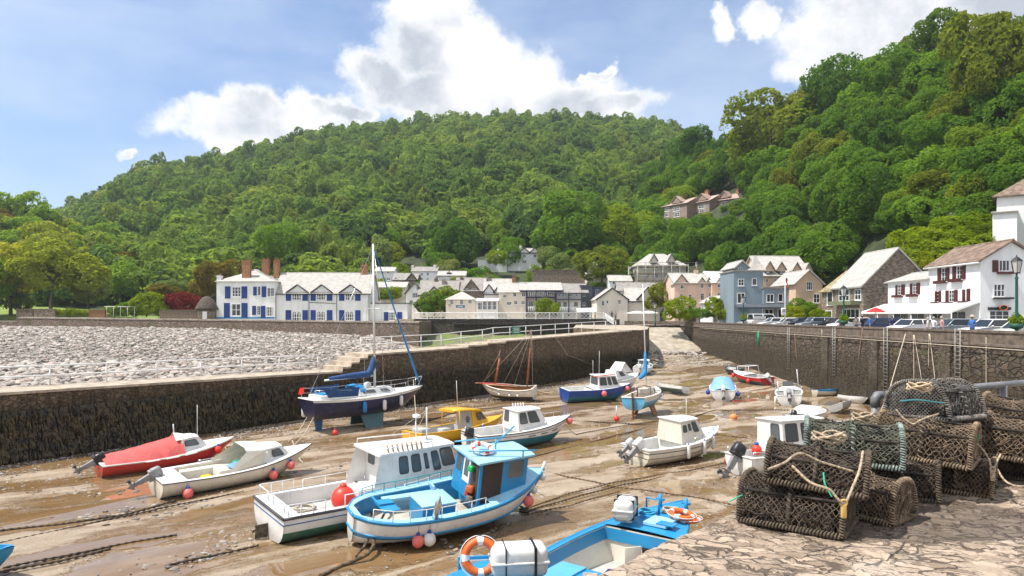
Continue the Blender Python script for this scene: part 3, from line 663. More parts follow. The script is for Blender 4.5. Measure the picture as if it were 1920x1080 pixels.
# --- trees at the foot of the far hill, above the village
kv = {'g': (L_green, 'leafy green tree among the gardens above the village roofs'), 'b': (L_bright, 'bright yellow-green tree among the gardens above the village'), 'p': (L_pale, 'pale silvery green tree above the village roofs'), 'd': (L_deep, 'dark green tree in the gardens above the village')}
for (u, v, Y, R, th, mt, lab) in [(1066, 478, 218, 13, 4, L_green, 'very large green tree right of the three-gabled villa'), (1172, 470, 215, 10, 3, L_bright, 'large bright green tree above the scaffolded house'), (930, 497, 203, 3.4, .8, L_bright, 'rounded bright tree in front of the villa wing'), (1029, 496, 203, 3.8, .8, L_pale, 'greyish tree at the right corner of the three-gabled villa'), (1128, 528, 175, 6.8, 1.5, L_olive, 'olive bushy tree above the cream cottages'), (1222, 462, 205, 5.5, 2, L_green, 'green tree left of the terraced houses'), (530, 508, 200, 8, 5, L_green, 'tall rounded tree behind the chimneys of the shuttered house'), (862, 488, 213, 8, 2, L_deep, 'dark broad tree left of the white villa')]:
    p = P(u, v, Y); tree('garden_tree', lab, 'tree', p, R, th, mt); done.append((p+Vector((0, 0, th+R*.35)), R))
tries = 0; n0 = len(done)
while len(done) < n0+44 and tries < 3000:
    tries += 1; u = random.uniform(690, 1260); t = random.uniform(.03, .19); plant(CH, u, t, random.uniform(3.2, 6.5), random.choices('gbpd', (.45, .25, .15, .15))[0], random.uniform(.8, 2.5), name='garden_tree', grp='garden trees above the village', table=kv)
# --- far wooded hill: one mass of crowns too many to count
src = []
for k in range(4):
    t = tree('woodland_tree', ['round tree just above the village roofs', 'tall pale tree at the foot of the far hill', 'dense tree above the cream houses', 'leafy tree behind the white villa'][k], 'tree', CH.at([560, 700, 830, 1050][k], [.10, .12, .14, .15][k]), 6.5, 2.2, [L_far, L_pale, L_green, L_green][k], crown=CF[k]); src.append(t.children[0])
pts = []; scl = []
tries = 0; cell = {}
while tries < 60000:
    tries += 1; u = random.uniform(60, 1420); t = .055+.96*random.random()**.8
    if 690 < u < 1240 and t < .17: continue
    p = CH.at(u, t); R = random.choice((random.uniform(3.8, 5.5), random.uniform(5, 8.2), random.uniform(7, 10.5)))*(.9 if t > .7 else 1.0)
    ok = True; ci, cj = int(p.x//8), int(p.y//8)
    for a in (-1, 0, 1):
        for b_ in (-1, 0, 1):
            for q, r in cell.get((ci+a, cj+b_), ()):
                if (q-p).length < .60*(r+R): ok = False; break
            if not ok: break
        if not ok: break
    if not ok: continue
    if 905 < u < 1022 and .12 < t < .17: continue
    cell.setdefault((ci, cj), []).append((p, R)); pts.append((p.x, p.y, p.z+R*.62)); scl.append(R)
pm = bpy.data.meshes.new('woodland'); pm.from_pydata(pts, [], []); at = pm.attributes.new('size', 'FLOAT', 'POINT'); at.data.foreach_set('value', np.array(scl, dtype=np.float32))
wo = bpy.data.objects.new('woodland', pm); COL.objects.link(wo); tag(wo, 'dense green woodland covering the big far hill', 'woodland', kind='stuff')
ng = bpy.data.node_groups.new('scatter', 'GeometryNodeTree'); ng.interface.new_socket('Geometry', in_out='INPUT', socket_type='NodeSocketGeometry'); ng.interface.new_socket('Geometry', in_out='OUTPUT', socket_type='NodeSocketGeometry')
N = ng.nodes; gi = N.new('NodeGroupInput'); go = N.new('NodeGroupOutput'); jn = N.new('GeometryNodeJoinGeometry'); ip = N.new('GeometryNodeInstanceOnPoints'); na = N.new('GeometryNodeInputNamedAttribute'); na.data_type = 'FLOAT'; na.inputs['Name'].default_value = 'size'
for s_ in src:
    oi = N.new('GeometryNodeObjectInfo'); oi.transform_space = 'ORIGINAL'; oi.inputs['Object'].default_value = s_; oi.inputs['As Instance'].default_value = True; ng.links.new(oi.outputs['Geometry'], jn.inputs[0])
rv = N.new('FunctionNodeRandomValue'); rv.data_type = 'FLOAT_VECTOR'; rv.inputs[0].default_value = (-.1, -.1, 0); rv.inputs[1].default_value = (.1, .1, 6.28)
ri = N.new('FunctionNodeRandomValue'); ri.data_type = 'INT'; ri.inputs[4].default_value = 0; ri.inputs[5].default_value = 3
sm_ = N.new('GeometryNodeSetMaterial')
ng.links.new(gi.outputs[0], ip.inputs['Points']); ng.links.new(jn.outputs[0], ip.inputs['Instance']); ip.inputs['Pick Instance'].default_value = True
ng.links.new(ri.outputs[2], ip.inputs['Instance Index']); ng.links.new(rv.outputs[0], ip.inputs['Rotation']); ng.links.new(na.outputs['Attribute'], ip.inputs['Scale'])
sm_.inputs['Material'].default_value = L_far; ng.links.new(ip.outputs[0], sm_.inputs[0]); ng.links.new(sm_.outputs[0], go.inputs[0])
md = wo.modifiers.new('scatter', 'NODES'); md.node_group = ng
print('woodland crowns', len(pts), 'trees', NTREE)
# =================== BUILDINGS ===================
m_slate = M('slate_roof', (.30, .275, .25), .75, .16, 1.2, .35, 9, dirt=.35, dcol=(.46, .42, .34))
m_slatep = M('pale_slate_roof', (.45, .425, .39), .8, .12, 1.2, .35, 9, dirt=.4, dcol=(.36, .32, .26))
m_brown = M('brown_tile_roof', (.22, .15, .11), .85, .35, 1.6, .6, 8, dirt=.6, dcol=(.36, .30, .24))
m_pinkr = M('clay_roof', (.46, .33, .28), .8, .15, 1, .4, 9, dirt=.3)
m_thatch = M('thatch', (.10, .08, .06), .95, .3, 2, .9, 14)
m_brick = M('chimney_brick', (.36, .17, .085), .85, .22, 3, .5, 9, dirt=.3)
m_cream = M('cream_render', (.74, .68, .58), .85, .07, .6, .2, 8, dirt=.3, dcol=(.52, .44, .36), stretch=(1,1,.25))
m_pink = M('pink_render', (.72, .53, .42), .85, .07, .6, .2, 8, dirt=.3, dcol=(.52, .44, .36), stretch=(1,1,.25))
m_peach = M('peach_render', (.70, .49, .33), .85, .07, .6, .2, 8, dirt=.3, dcol=(.52, .44, .36), stretch=(1,1,.25))
m_grey = M('blue_grey_render', (.23, .29, .335), .8, .07, .6, .2, 8, dirt=.3, dcol=(.14, .17, .19), stretch=(1,1,.25))
m_dgrey = M('dark_grey_render', (.075, .085, .105), .8, .08, .6, .2, 8)
m_navy = M('navy_timber', (.03, .02, .10), .6)
m_stone = M('rubble_stone', (.27, .215, .16), .9, .42, 2.2, .8, 5, stretch=(1,1,2.2), dirt=.5, dcol=(.15,.12,.09))
m_blue = M('blue_shutter_paint', (.008, .038, .21), .45, .08)
m_ox = M('oxblood_paint', (.085, .022, .018), .5, .1)
m_black = M('black_paint', (.02, .02, .022), .5)
def glass_mat(name, col=(.03, .035, .04), rough=.06):
    m, t, out = new_mat(name); b = t.add('ShaderNodeBsdfPrincipled', {'Base Color': (*col, 1), 'Roughness': rough, 'Specular IOR Level': .7}); t.l.new(b.outputs[0], out.inputs[0]); MATS[name] = m; return m
m_glass = glass_mat('window_glass')
m_glassb = glass_mat('pale_window_glass', (.16, .17, .17), .1)
def axes(A, B):
    t = Vector((B.x-A.x, B.y-A.y, 0)).normalized(); return t, Vector((t.y, -t.x, 0))
def window(par, A, B, s0, z0, s1, z1, nx=2, nz=2, fm=None, arch=False, sill=True, out=.05, fw=None, name='window', gm=None):
    t, n = axes(A, B); A0 = Vector((A.x, A.y, 0)); fm = fm or m_white
    def W_(s, z, o): return A0+t*s+Vector((0, 0, z))+n*o
    w, h = s1-s0, z1-z0; fw = fw or max(.05, min(w, h)*.09); fb = MB()
    def bar(a, b_, c, d, o=out):
        fb.add([W_(a, b_, -.02), W_(c, b_, -.02), W_(c, d, -.02), W_(a, d, -.02), W_(a, b_, o), W_(c, b_, o), W_(c, d, o), W_(a, d, o)], [(0,1,2,3),(4,5,6,7),(0,1,5,4),(1,2,6,5),(2,3,7,6),(3,0,4,7)])
    bar(s0, z0, s0+fw, z1); bar(s1-fw, z0, s1, z1); bar(s0+fw, z0, s1-fw, z0+fw); bar(s0+fw, z1-fw, s1-fw, z1)
    for i in range(1, nx): x = s0+w*i/nx; bar(x-fw*.4, z0+fw, x+fw*.4, z1-fw, out*.8)
    for i in range(1, nz): z = z0+h*i/nz; bar(s0+fw, z-fw*.28, s1-fw, z+fw*.28, out*.7)
    if arch:
        for i in range(2):
            c = s0+w*(.27+.46*i); r = w*.2
            for sg in (-1, 1): fb.add([W_(c+sg*r, z1-fw, out*.9), W_(c+sg*r, z1-fw-r*1.1, out*.9), W_(c+sg*r*.45, z1-fw-r*.35, out*.9), W_(c, z1-fw, out*.9)], [(0,1,2,3)])
    f = fb.build(name, fm, par, True)
    g = MB(); g.add([W_(s0+fw*.5, z0+fw*.5, .012), W_(s1-fw*.5, z0+fw*.5, .012), W_(s1-fw*.5, z1-fw*.5, .012), W_(s0+fw*.5, z1-fw*.5, .012)], [(0,1,2,3)]); g.build('pane', gm or m_glass, f, True)
    if sill:
        k = MB(); c = W_((s0+s1)/2, z0-.05, .06); k.box((0,0,0), (w+.16, .16, .09), Mx=Matrix.Translation(c)@Matrix.Rotation(math.atan2(t.y, t.x), 4, 'Z')); k.build('sill', fm, f, True)
    return f
def panel(par, A, B, s0, z0, s1, z1, mat, name='shutter', out=.07, slats=True):
    t, n = axes(A, B); A0 = Vector((A.x, A.y, 0)); c = A0+t*(s0+s1)/2+Vector((0,0,(z0+z1)/2))+n*out/2; b = MB(); Mx = Matrix.Translation(c)@Matrix.Rotation(math.atan2(t.y, t.x), 4, 'Z')
    b.box((0,0,0), (s1-s0, out+.04, z1-z0), Mx=Mx)
    if slats:
        for k in (-1, 1): b.box((0, -out/2-.025, k*(z1-z0)*.235), ((s1-s0)*.72, .02, (z1-z0)*.38), Mx=Mx)
    return b.build(name, mat, par, True)
def px(A, B, r):
    s0, z1 = onplane(A, B, r[0], r[1]); s1, z0 = onplane(A, B, r[2], r[3]); sm, _ = 0, 0
    return s0, z0, s1, z1
def shell(par, A, B, dep, z0, ze, zr, roof, wm, rm, over=.3, ridge_off=.5, trim=None, hipw=None, back=True):
    """walls and roof over front line A-B; roof 'side': ridge along the front, 'front': gable to the front, 'hip', 'flat', 'lean'"""
    t, n = axes(A, B); L = (Vector((B.x, B.y, 0))-Vector((A.x, A.y, 0))).length; A0 = Vector((A.x, A.y, 0))
    def W_(s, d, z): return A0+t*s-n*d+Vector((0,0,z))
    b = MB()
    if roof in ('flat',):
        b.add([W_(0,0,z0),W_(L,0,z0),W_(L,dep,z0),W_(0,dep,z0),W_(0,0,ze),W_(L,0,ze),W_(L,dep,ze),W_(0,dep,ze)], [(0,1,5,4),(1,2,6,5),(2,3,7,6),(3,0,4,7),(4,5,6,7)])
    elif roof == 'side':
        rd = dep*ridge_off
        b.add([W_(0,0,z0),W_(L,0,z0),W_(L,dep,z0),W_(0,dep,z0),W_(0,0,ze),W_(L,0,ze),W_(L,dep,ze),W_(0,dep,ze),W_(0,rd,zr-.05),W_(L,rd,zr-.05)], [(0,1,5,4),(1,2,6,9,5),(2,3,7,6),(3,0,4,8,7)])
    elif roof == 'front':
        b.add([W_(0,0,z0),W_(L,0,z0),W_(L,dep,z0),W_(0,dep,z0),W_(0,0,ze),W_(L,0,ze),W_(L,dep,ze),W_(0,dep,ze),W_(L/2,0,zr-.05),W_(L/2,dep,zr-.05)], [(0,1,5,8,4),(1,2,6,5),(2,3,7,9,6),(3,0,4,7)])
    else:
        b.add([W_(0,0,z0),W_(L,0,z0),W_(L,dep,z0),W_(0,dep,z0),W_(0,0,ze),W_(L,0,ze),W_(L,dep,ze),W_(0,dep,ze)], [(0,1,5,4),(1,2,6,5),(2,3,7,6),(3,0,4,7)])
    b.build('wall', wm, par, True); r = MB(); th = .16
    def slab(p, q, u_, v_):            # quad p-q (low edge) v_-u_ (high edge)
        N_ = (q-p).cross(v_-q).normalized(); N_ = N_ if N_.z > 0 else -N_
        lo = [p, q, v_, u_]; hi = [x+N_*th for x in lo]
        r.add(lo+hi, [(0,1,2,3),(4,5,6,7),(0,1,5,4),(1,2,6,5),(2,3,7,6),(3,0,4,7)])
    o = over
    if roof == 'side':
        k = (zr-ze)/rd; k2 = (zr-ze)/(dep-rd)
        slab(W_(-o,-o,ze-o*k), W_(L+o,-o,ze-o*k), W_(-o,rd,zr), W_(L+o,rd,zr)); slab(W_(L+o,dep+o,ze-o*k2), W_(-o,dep+o,ze-o*k2), W_(L+o,rd,zr), W_(-o,rd,zr))
        r.tube([W_(-o,rd,zr+.14), W_(L+o,rd,zr+.14)], .13, 6)
    elif roof == 'front':
        k = (zr-ze)/(L/2)
        slab(W_(-o,dep+o,ze-o*k), W_(-o,-o,ze-o*k), W_(L/2,dep+o,zr), W_(L/2,-o,zr)); slab(W_(L+o,-o,ze-o*k), W_(L+o,dep+o,ze-o*k), W_(L/2,-o,zr), W_(L/2,dep+o,zr))
        r.tube([W_(L/2,-o,zr+.14), W_(L/2,dep+o,zr+.14)], .12, 6)
    elif roof == 'hip':
        rd = dep/2; hw = min(L/2-.05, rd*.9) if hipw is None else hipw
        p = [W_(-o,-o,ze-.05), W_(L+o,-o,ze-.05), W_(L+o,dep+o,ze-.05), W_(-o,dep+o,ze-.05)]; a, c = W_(hw,rd,zr), W_(L-hw,rd,zr)
        lo = [x-Vector((0,0,.14)) for x in p]
        r.add(p+[a, c]+lo, [(0,1,5,4),(1,2,5),(2,3,4,5),(3,0,4),(6,7,1,0),(7,8,2,1),(8,9,3,2),(9,6,0,3),(6,9,8,7)])
    elif roof == 'flat':
        r.box((0,0,0), (L+.3, dep+.3, .2), Mx=Matrix.Translation(W_(L/2, dep/2, ze+.1))@Matrix.Rotation(math.atan2(t.y, t.x), 4, 'Z'))
    elif roof == 'lean':
        slab(W_(-.15,-o,ze-.08), W_(L+.15,-o,ze-.08), W_(-.15,dep,zr), W_(L+.15,dep,zr))
    ro = r.build('roof', rm, par, True)
    if trim and roof in ('front', 'side'):
        tb = MB()
        if roof == 'front':
            for s in (0, 1):
                e = W_(-o if s == 0 else L+o, -o-.04, ze-o*(zr-ze)/(L/2)+.02); tb.tube([e, W_(L/2, -o-.04, zr+.05)], .13, 4)
        else: tb.tube([W_(-o, -o-.03, ze-o*k+.0), W_(L+o, -o-.03, ze-o*k+.0)], .10, 4)
        tb.build('bargeboard' if roof == 'front' else 'gutter', trim, par, True)
    return t, n, L, ro
def gablet(par, A, B, uc, va, hw, ve, dep=3.0, wm=None, rm=None, trim=None, name='dormer', rise=.0):
    t, n = axes(A, B); sc, za = onplane(A, B, uc, va); s0, ze = onplane(A, B, uc-hw, ve); s1, _ = onplane(A, B, uc+hw, ve); hw_ = (s1-s0)/2; A0 = Vector((A.x, A.y, 0))
    def W_(s, d, z): return A0+t*s-n*d+Vector((0,0,z))
    b = MB(); b.add([W_(sc-hw_*.86,-.03,ze-.25), W_(sc+hw_*.86,-.03,ze-.25), W_(sc+hw_*.86,-.03,ze+.1), W_(sc,-.03,za-.1), W_(sc-hw_*.86,-.03,ze+.1), W_(sc-hw_*.86,dep,ze-.2), W_(sc+hw_*.86,dep,ze-.2), W_(sc+hw_*.86,dep,ze+.1), W_(sc-hw_*.86,dep,ze+.1)], [(0,1,2,3,4),(1,6,7,2),(5,0,4,8)])
    d = b.build(name, wm, par, True); r = MB()
    for sg in (-1, 1):
        lo = [W_(sc+sg*hw_*1.12,-.3,ze-.08), W_(sc,-.3,za), W_(sc,dep,za), W_(sc+sg*hw_*1.12,dep,ze-.08)]; r.add(lo+[x+Vector((0,0,.14)) for x in lo], [(0,1,2,3),(4,5,6,7),(0,1,5,4),(1,2,6,5),(2,3,7,6),(3,0,4,7)])
    r.build('dormer_roof', rm, d, True)
    if trim:
        q = MB()
        for sg in (-1, 1): q.tube([W_(sc+sg*hw_*1.14,-.34,ze-.05), W_(sc,-.34,za+.1)], .10, 4)
        q.build('bargeboard', trim, d, True)
    return d
def chimney(par, A, B, r, off, mat=None, depth=.9, pots=2):
    """photo rectangle r on a plane `off` metres behind the front line"""
    t, n = axes(A, B); mat = mat or m_brick; A2, B2 = Vector((A.x, A.y, 0))-n*off, Vector((B.x, B.y, 0))-n*off; s0, z0, s1, z1 = px(A2, B2, r); c = A2+t*(s0+s1)/2
    Mx = Matrix.Translation(c)@Matrix.Rotation(math.atan2(t.y, t.x), 4, 'Z'); b = MB(); b.box((0,0,(z0-.8+z1)/2), (s1-s0, depth, z1-z0+.8), Mx=Mx); b.box((0,0,z1-.12), (s1-s0+.16, depth+.16, .16), Mx=Mx); ch = b.build('chimney', mat, par, True)
    for k in range(pots):
        p = MB(); x = (s1-s0)*(-.25+.5*k) if pots > 1 else 0; p.lathe([(.13, z1-.05), (.15, z1+.1), (.11, z1+.42), (.13, z1+.46), (.001, z1+.46)], 8, Mx=Mx@Matrix.Translation((x, 0, 0))); p.build('chimney_pot', m_brick, ch, True)
    return ch
def house(name, label, cat, u0, u1, Y0, vb, ve, vr, roof='side', dep=7, wm=None, rm=None, Y1=None, wins=(), shut=(), sm=None, gab=(), chim=(), trim=None, fm=None, arch=False, nx=2, nz=2, z0=None, over=.3, ridge_off=.5, hipw=None, group=None, doors=()):
    Y1 = Y1 or Y0; A, B = P(u0, vb, Y0), P(u1, vb, Y1); z0 = (A.z if z0 is None else z0)
    ze = EZ-(ve-HV)/S*Y0; t_, n_ = axes(A, B)
    back = Vector((A.x+B.x, A.y+B.y, 0))/2-n_*(dep*ridge_off if roof == 'side' else (dep/2 if roof in ('hip', 'lean') else 0)); zr = EZ-(vr-HV)/S*back.y if vr else ze
    h = thing(name, label, cat, (A.x, A.y, z0), group=group); shell(h, A, B, dep, z0-3.5, ze, zr, roof, wm or m_cream, rm or m_slate, over, ridge_off, trim, hipw)
    for g in gab: gablet(h, A, B, *g, wm=wm or m_cream, rm=rm or m_slate, trim=trim)
    for r in wins:
        s0, a, s1, c = px(A, B, r[:4]); window(h, A, B, s0, a, s1, c, *(r[4:6] if len(r) > 4 else (nx, nz)), fm=fm, arch=arch)
    for r in shut:
        s0, a, s1, c = px(A, B, r); panel(h, A, B, s0, a, s1, c, sm or m_blue)
    for r in doors:
        s0, a, s1, c = px(A, B, r); panel(h, A, B, s0, a, s1, c, sm or m_blue, 'door', slats=True)
    for r in chim: chimney(h, A, B, *r)
    return h, A, B
# ---- the long white house with blue shutters
YB = 141
h, A, B = house('white_house', 'long white house with blue shutters, three black-edged gables and brick chimneys', 'house', 516, 693, YB, 604, 549, 513, 'side', 9, m_render, m_slatep, z0=6.2,
    wins=[(547, 544, 565.5, 563.5, 4, 3), (593.5, 544, 610.5, 563, 4, 3), (647, 544, 664, 563.5, 4, 3), (547, 582, 565.5, 601.5, 4, 3), (593.5, 582, 610.5, 601.5, 4, 3), (647, 582, 664, 601.5, 4, 3)],
    shut=[(536, 549, 546, 564), (567.2, 549, 577.5, 564), (582.5, 549, 592, 564), (613, 549, 623.3, 564), (636, 550, 645.7, 564), (666, 550, 676, 564), (535.6, 581.5, 546, 601.5), (567.2, 581.5, 577.5, 601.5), (582.5, 581.5, 592, 601.5), (613, 581.5, 623.3, 601.5), (636, 581.5, 645.7, 601.5), (666, 581.5, 676, 601.5)],
    gab=[(558, 534.5, 19, 548.5), (603.5, 534.5, 18.5, 548.5), (657.5, 534.5, 19, 548.5)], trim=m_black, arch=True, chim=[((677, 497, 690, 516), 4.4), ((514, 488, 524, 514), 4.2)])
pb = MB()
for u in (517.5, 579.5, 631.5, 692):
    s, z = onplane(A, B, u, 549); t_, n_ = axes(A, B); q = Vector((A.x, A.y, 0))+t_*s+n_*.1; pb.tube([q+Vector((0,0,z)), q+Vector((0,0,6.2))], .06, 5)
s, z = onplane(A, B, 579.5, 567); s2, z2 = onplane(A, B, 630, 569); q = Vector((A.x, A.y, 0))+n_*.1; pb.tube([q+t_*s+Vector((0,0,z)), q+t_*s2+Vector((0,0,z2))], .05, 5); pb.build('drainpipe', m_black, h, True)
h2, A, B = house('white_house', 'hipped white block with blue shutters at the left end of the shuttered house', 'house', 406, 515.5, YB-.6, 601, 527, 505, 'hip', 11, m_render, m_slatep, z0=6.2, hipw=6.5,
    wins=[(435, 537.5, 452, 557, 3, 3), (483.5, 537, 488.5, 554, 1, 4), (501.5, 540, 507.5, 556, 2, 3), (508, 540, 514, 556, 2, 3), (434, 569, 452, 593, 2, 2), (482, 573.5, 488.8, 590.5, 2, 4), (499, 575, 512, 593, 4, 3)],
    shut=[(422, 537, 432.2, 559.6), (453, 537, 463.5, 559.6), (475, 537.6, 481.5, 554), (490.8, 537, 499.3, 557), (420, 568, 431, 595.5), (453, 568, 464.2, 595.5), (473, 573.5, 480, 590.5), (489.3, 573.5, 497.5, 596)],
    chim=[((455, 489, 470, 521), 1.7), ((492, 487, 505, 510), 5.5), ((408, 517, 416, 528), .8, m_render)])
panel(h2, A, B, *[px(A, B, (406.6, 594.5, 515, 597.5))[i] for i in (0, 1, 2, 3)], M('light_blue_paint', (.05, .25, .55)), 'plinth', .05, False)
house('house_extension', 'flat white extension with blue shutters at the right end of the shuttered house', 'house', 693.5, 764, YB+1, 603, 569.5, None, 'flat', 6, m_render, m_dgrey, z0=6.2, wins=[(729, 585, 741, 601.5, 4, 3)], shut=[(720, 585, 728.3, 601.5), (745, 585, 754, 601.5)])
# round thatched hut
c = P(388, 597, YB-1); t = thing('thatched_hut', 'small dark round hut with domed thatched roof beside the white house', 'hut', (c.x, c.y, 6.2))
b = MB(); b.lathe([(1.75, 0), (1.75, 2.6)], 20); b.build('wall', m_stone, t)
b = MB(); b.lathe([(2.3, 2.35), (2.25, 2.6), (1.9, 3.3), (1.3, 4.3), (.7, 4.9), (.05, 5.15)], 20); b.build('roof', m_thatch, t)
b = MB(); b.box((.35, -1.78, 1.0), (.9, .12, 1.9)); b.build('door', m_white, t)
# ---- village rows, far ones first
H = house
H('villa', 'white villa with three gables high among the trees behind the village', 'house', 952, 1016, 212, 494, 474, 466.5, 'side', 8, m_render, m_slatep, wins=[(960.5, 476, 967, 483, 2, 2), (980, 477, 986, 483, 2, 2), (960, 488, 968, 493), (979, 488, 987, 493), (1000, 477, 1006, 483)], gab=[(963.5, 465, 10, 474), (983, 465, 10, 474), (1002.7, 465, 10, 474)], trim=m_black, chim=[((955, 461, 958, 468), 4, m_render, .8, 1), ((974, 461, 978, 468), 4, m_render, .8, 1), ((1003, 461, 1006, 468), 4, m_render, .8, 1)])
H('villa_wing', 'lower white wing on the left of the three-gabled villa', 'house', 910, 951, 211, 494, 480, 473, 'hip', 7, m_render, m_slatep, wins=[(914, 484, 918, 489), (936, 484, 940, 490)], chim=[((932, 467, 936, 475), 3, m_render, .8, 1)])
H('garden_wall', 'long white garden wall running left from the villa', 'wall', 896, 911, 208, 496, 487, None, 'flat', .5, m_render, m_slatep)
TR = [(1242, 1288, 238, 229), (1290, 1330, 234, 226), (1332, 1388, 230, 222)]
labs = ['left end house of the brick terrace half hidden on the wooded slope', 'middle brick house of the terrace on the wooded slope', 'right end brick house of the terrace on the wooded slope']
m_tb = M('terrace_brick', (.33, .245, .205), .9, .25, 3, .5, 8)
for k, (u0, u1, Ya, Yb) in enumerate(TR):
    dv = -k*5
    H('terraced_house', labs[k], 'house', u0, u1, Ya, 408+dv, 388+dv, 375+dv, 'side', 9, m_tb, m_pinkr, Y1=Yb, over=.5,
      wins=[(u0+4, 390+dv, u0+13, 396+dv, 4, 2), (u0+20, 389+dv, u0+32, 395+dv, 4, 2), (u0+4, 400+dv, u0+12, 406+dv, 3, 2), (u0+22, 399+dv, u0+32, 406+dv, 3, 2)], gab=[(u0+26, 368+dv, 9, 381+dv)], chim=[((u1-7, 363+dv, u1-1, 376+dv), 4.5)], group='terraced houses on the wooded slope')
H('retaining_wall', 'tall grey-brown retaining wall on the slope above the village roofs', 'wall', 998, 1115, 185, 529, 507, None, 'flat', .8, m_stone, m_stone)
H('retaining_wall', 'lower stone garden wall right of the tall retaining wall', 'wall', 815, 905, 190, 520, 514, None, 'flat', .6, m_stone, m_stone)
H('roundhouse', 'low pale domed roof beside the retaining wall', 'house', 1102, 1134, 178, 506, 500, 491, 'hip', 7, m_cream, m_slatep)
H('cottage', 'narrow white cottage end just right of the yacht mast', 'cottage', 703, 738, 178, 513, 509, 502, 'side', 6, m_render, m_slatep, wins=[(715, 509.5, 719, 512.5), (726, 509.5, 730, 512.5)])
H('cottage', 'white cottage with three small upper windows above the slate roofs', 'cottage', 772.5, 818.5, 182, 526, 509, 501.5, 'side', 7, m_render, m_slate, wins=[(778, 512, 782, 516.5), (789, 512, 793, 516.5), (800, 511.5, 804, 516.5), (789, 521, 793, 525), (800, 521, 804, 525)], chim=[((772, 498, 776, 504), 3, m_render, .8, 1), ((813, 497, 818, 504), 3, m_render, .8, 1)])
H('cottage', 'low white cottage with pale roof behind the dark gable', 'cottage', 821, 872, 178, 527, 517, 509.5, 'side', 7, m_render, m_slatep, chim=[((838, 511, 846, 523), 1, m_dgrey, .8, 1), ((864, 516, 870, 526), 1.5, m_stone, .8, 2)])
H('slate_house', 'slate-roofed stone house with one dark gable below the white cottage', 'house', 737, 781, 172, 530, 525, 513.5, 'side', 8, m_stone, m_slate, wins=[(740, 520, 744, 524), (725, 521, 732, 526)], gab=[(772, 513, 10, 526)], trim=m_black)
H('cream_row', 'long cream row of cottages behind the shuttered house extension', 'house', 704, 760, 166, 561, 539, 530, 'side', 7, m_cream, m_slatep, wins=[(716, 542, 719.5, 546, 2, 2), (728, 541.5, 732, 546, 2, 2), (741, 541, 750, 546, 4, 2), (716, 552, 719.5, 557, 2, 2), (741, 552, 747, 557, 3, 2)], doors=[(730, 551, 734, 558)], sm=m_black)
H('gable_house', 'white black-trimmed gable house with a bay window behind the shrubs', 'house', 761, 795, 160, 580, 549, 530.5, 'front', 10, m_render, m_slate, wins=[(781, 538, 788, 543.5, 3, 2), (773, 549, 786, 558, 4, 2), (768, 563, 774, 568), (780, 563, 786, 568)], trim=m_black)
H('slate_house', 'wide slate roof with a small white dormer gable and skylight', 'house', 786, 857, 158, 566, 552, 527, 'side', 9, m_cream, m_slate, wins=[(808, 543, 815, 548.5, 4, 2)], gab=[(814, 538, 8.5, 547)], trim=m_black, chim=[((829, 526, 836, 537), 3.4, m_slate, .9, 2), ((815, 523, 820, 530), 4.4, m_stone, .9, 2)])
H('stone_house', 'brown stone house with steep hipped slate gable and row of upper windows', 'house', 855, 914, 160, 560, 545, 522, 'side', 9, m_stone, m_slate, wins=[(868, 541, 877, 546, 4, 1), (884, 541, 893, 546, 4, 1)], gab=[(884, 524, 13, 542)], chim=[((863, 520, 868, 531), 4, m_stone, .9, 2), ((912, 515, 917, 530), 2, m_stone, .9, 2)])
H('twin_gable_house', 'pale house with two steep black-edged gables side by side', 'house', 908, 962, 158, 575, 550, 524, 'side', 9, m_render, m_slatep, wins=[(912, 544, 920, 551, 4, 3), (932, 543, 941, 546, 3, 1)], gab=[(917, 534, 10.5, 549), (936.5, 534, 10.5, 549)], trim=m_black, chim=[((960, 521, 967, 541), 3, m_brick, .9, 2)])
H('cafe', 'cream hipped cafe with three windows and a blue signboard', 'cafe', 836, 892, 148, 587, 561, 546.5, 'hip', 8, m_cream, m_pinkr if 0 else m_slatep, wins=[(844, 562, 850, 570.5, 3, 3), (862.5, 561.5, 868.5, 571, 3, 3), (878, 562, 884.5, 569.5, 3, 3)])
CA, CB = P(836, 587, 148), P(892, 587, 148); t = thing('shop_sign', 'small blue signboard with pale green band on the cream cafe', 'sign', P(863, 575, 147.9)); panel(t, CA, CB, *px(CA, CB, (855, 572.5, 871.5, 576.8)), M('sign_blue', (.02, .12, .45)), 'board', .05, False)
panel(t, CA, CB, *px(CA, CB, (858, 573.5, 868.5, 575.8)), M('sign_pale', (.45, .6, .35)), 'lettering', .09, False)
H('glass_veranda', 'white veranda with tall dark glass bays and a flat canopy', 'veranda', 893, 934, 147, 587, 564, 560, 'lean', 5, m_render, m_render, wins=[(895, 567, 904, 581, 3, 2), (905, 565, 913, 581, 3, 2), (914, 565, 922, 581, 3, 2), (923, 565, 931, 581, 3, 2)])
H('terrace_house', 'white house with pale lean-to canopy between cafe and purple balconies', 'house', 935, 986, 149, 587, 548, 532, 'side', 8, m_cream, m_slatep, wins=[(945, 546.5, 953, 556, 3, 2) if 0 else (950, 566, 959, 572, 3, 2), (964, 564, 970, 571, 2, 2), (977, 564, 984, 571, 3, 2), (962, 549, 968, 556, 2, 2), (978, 549, 985, 556, 2, 2), (943, 553, 950, 558, 3, 2)])
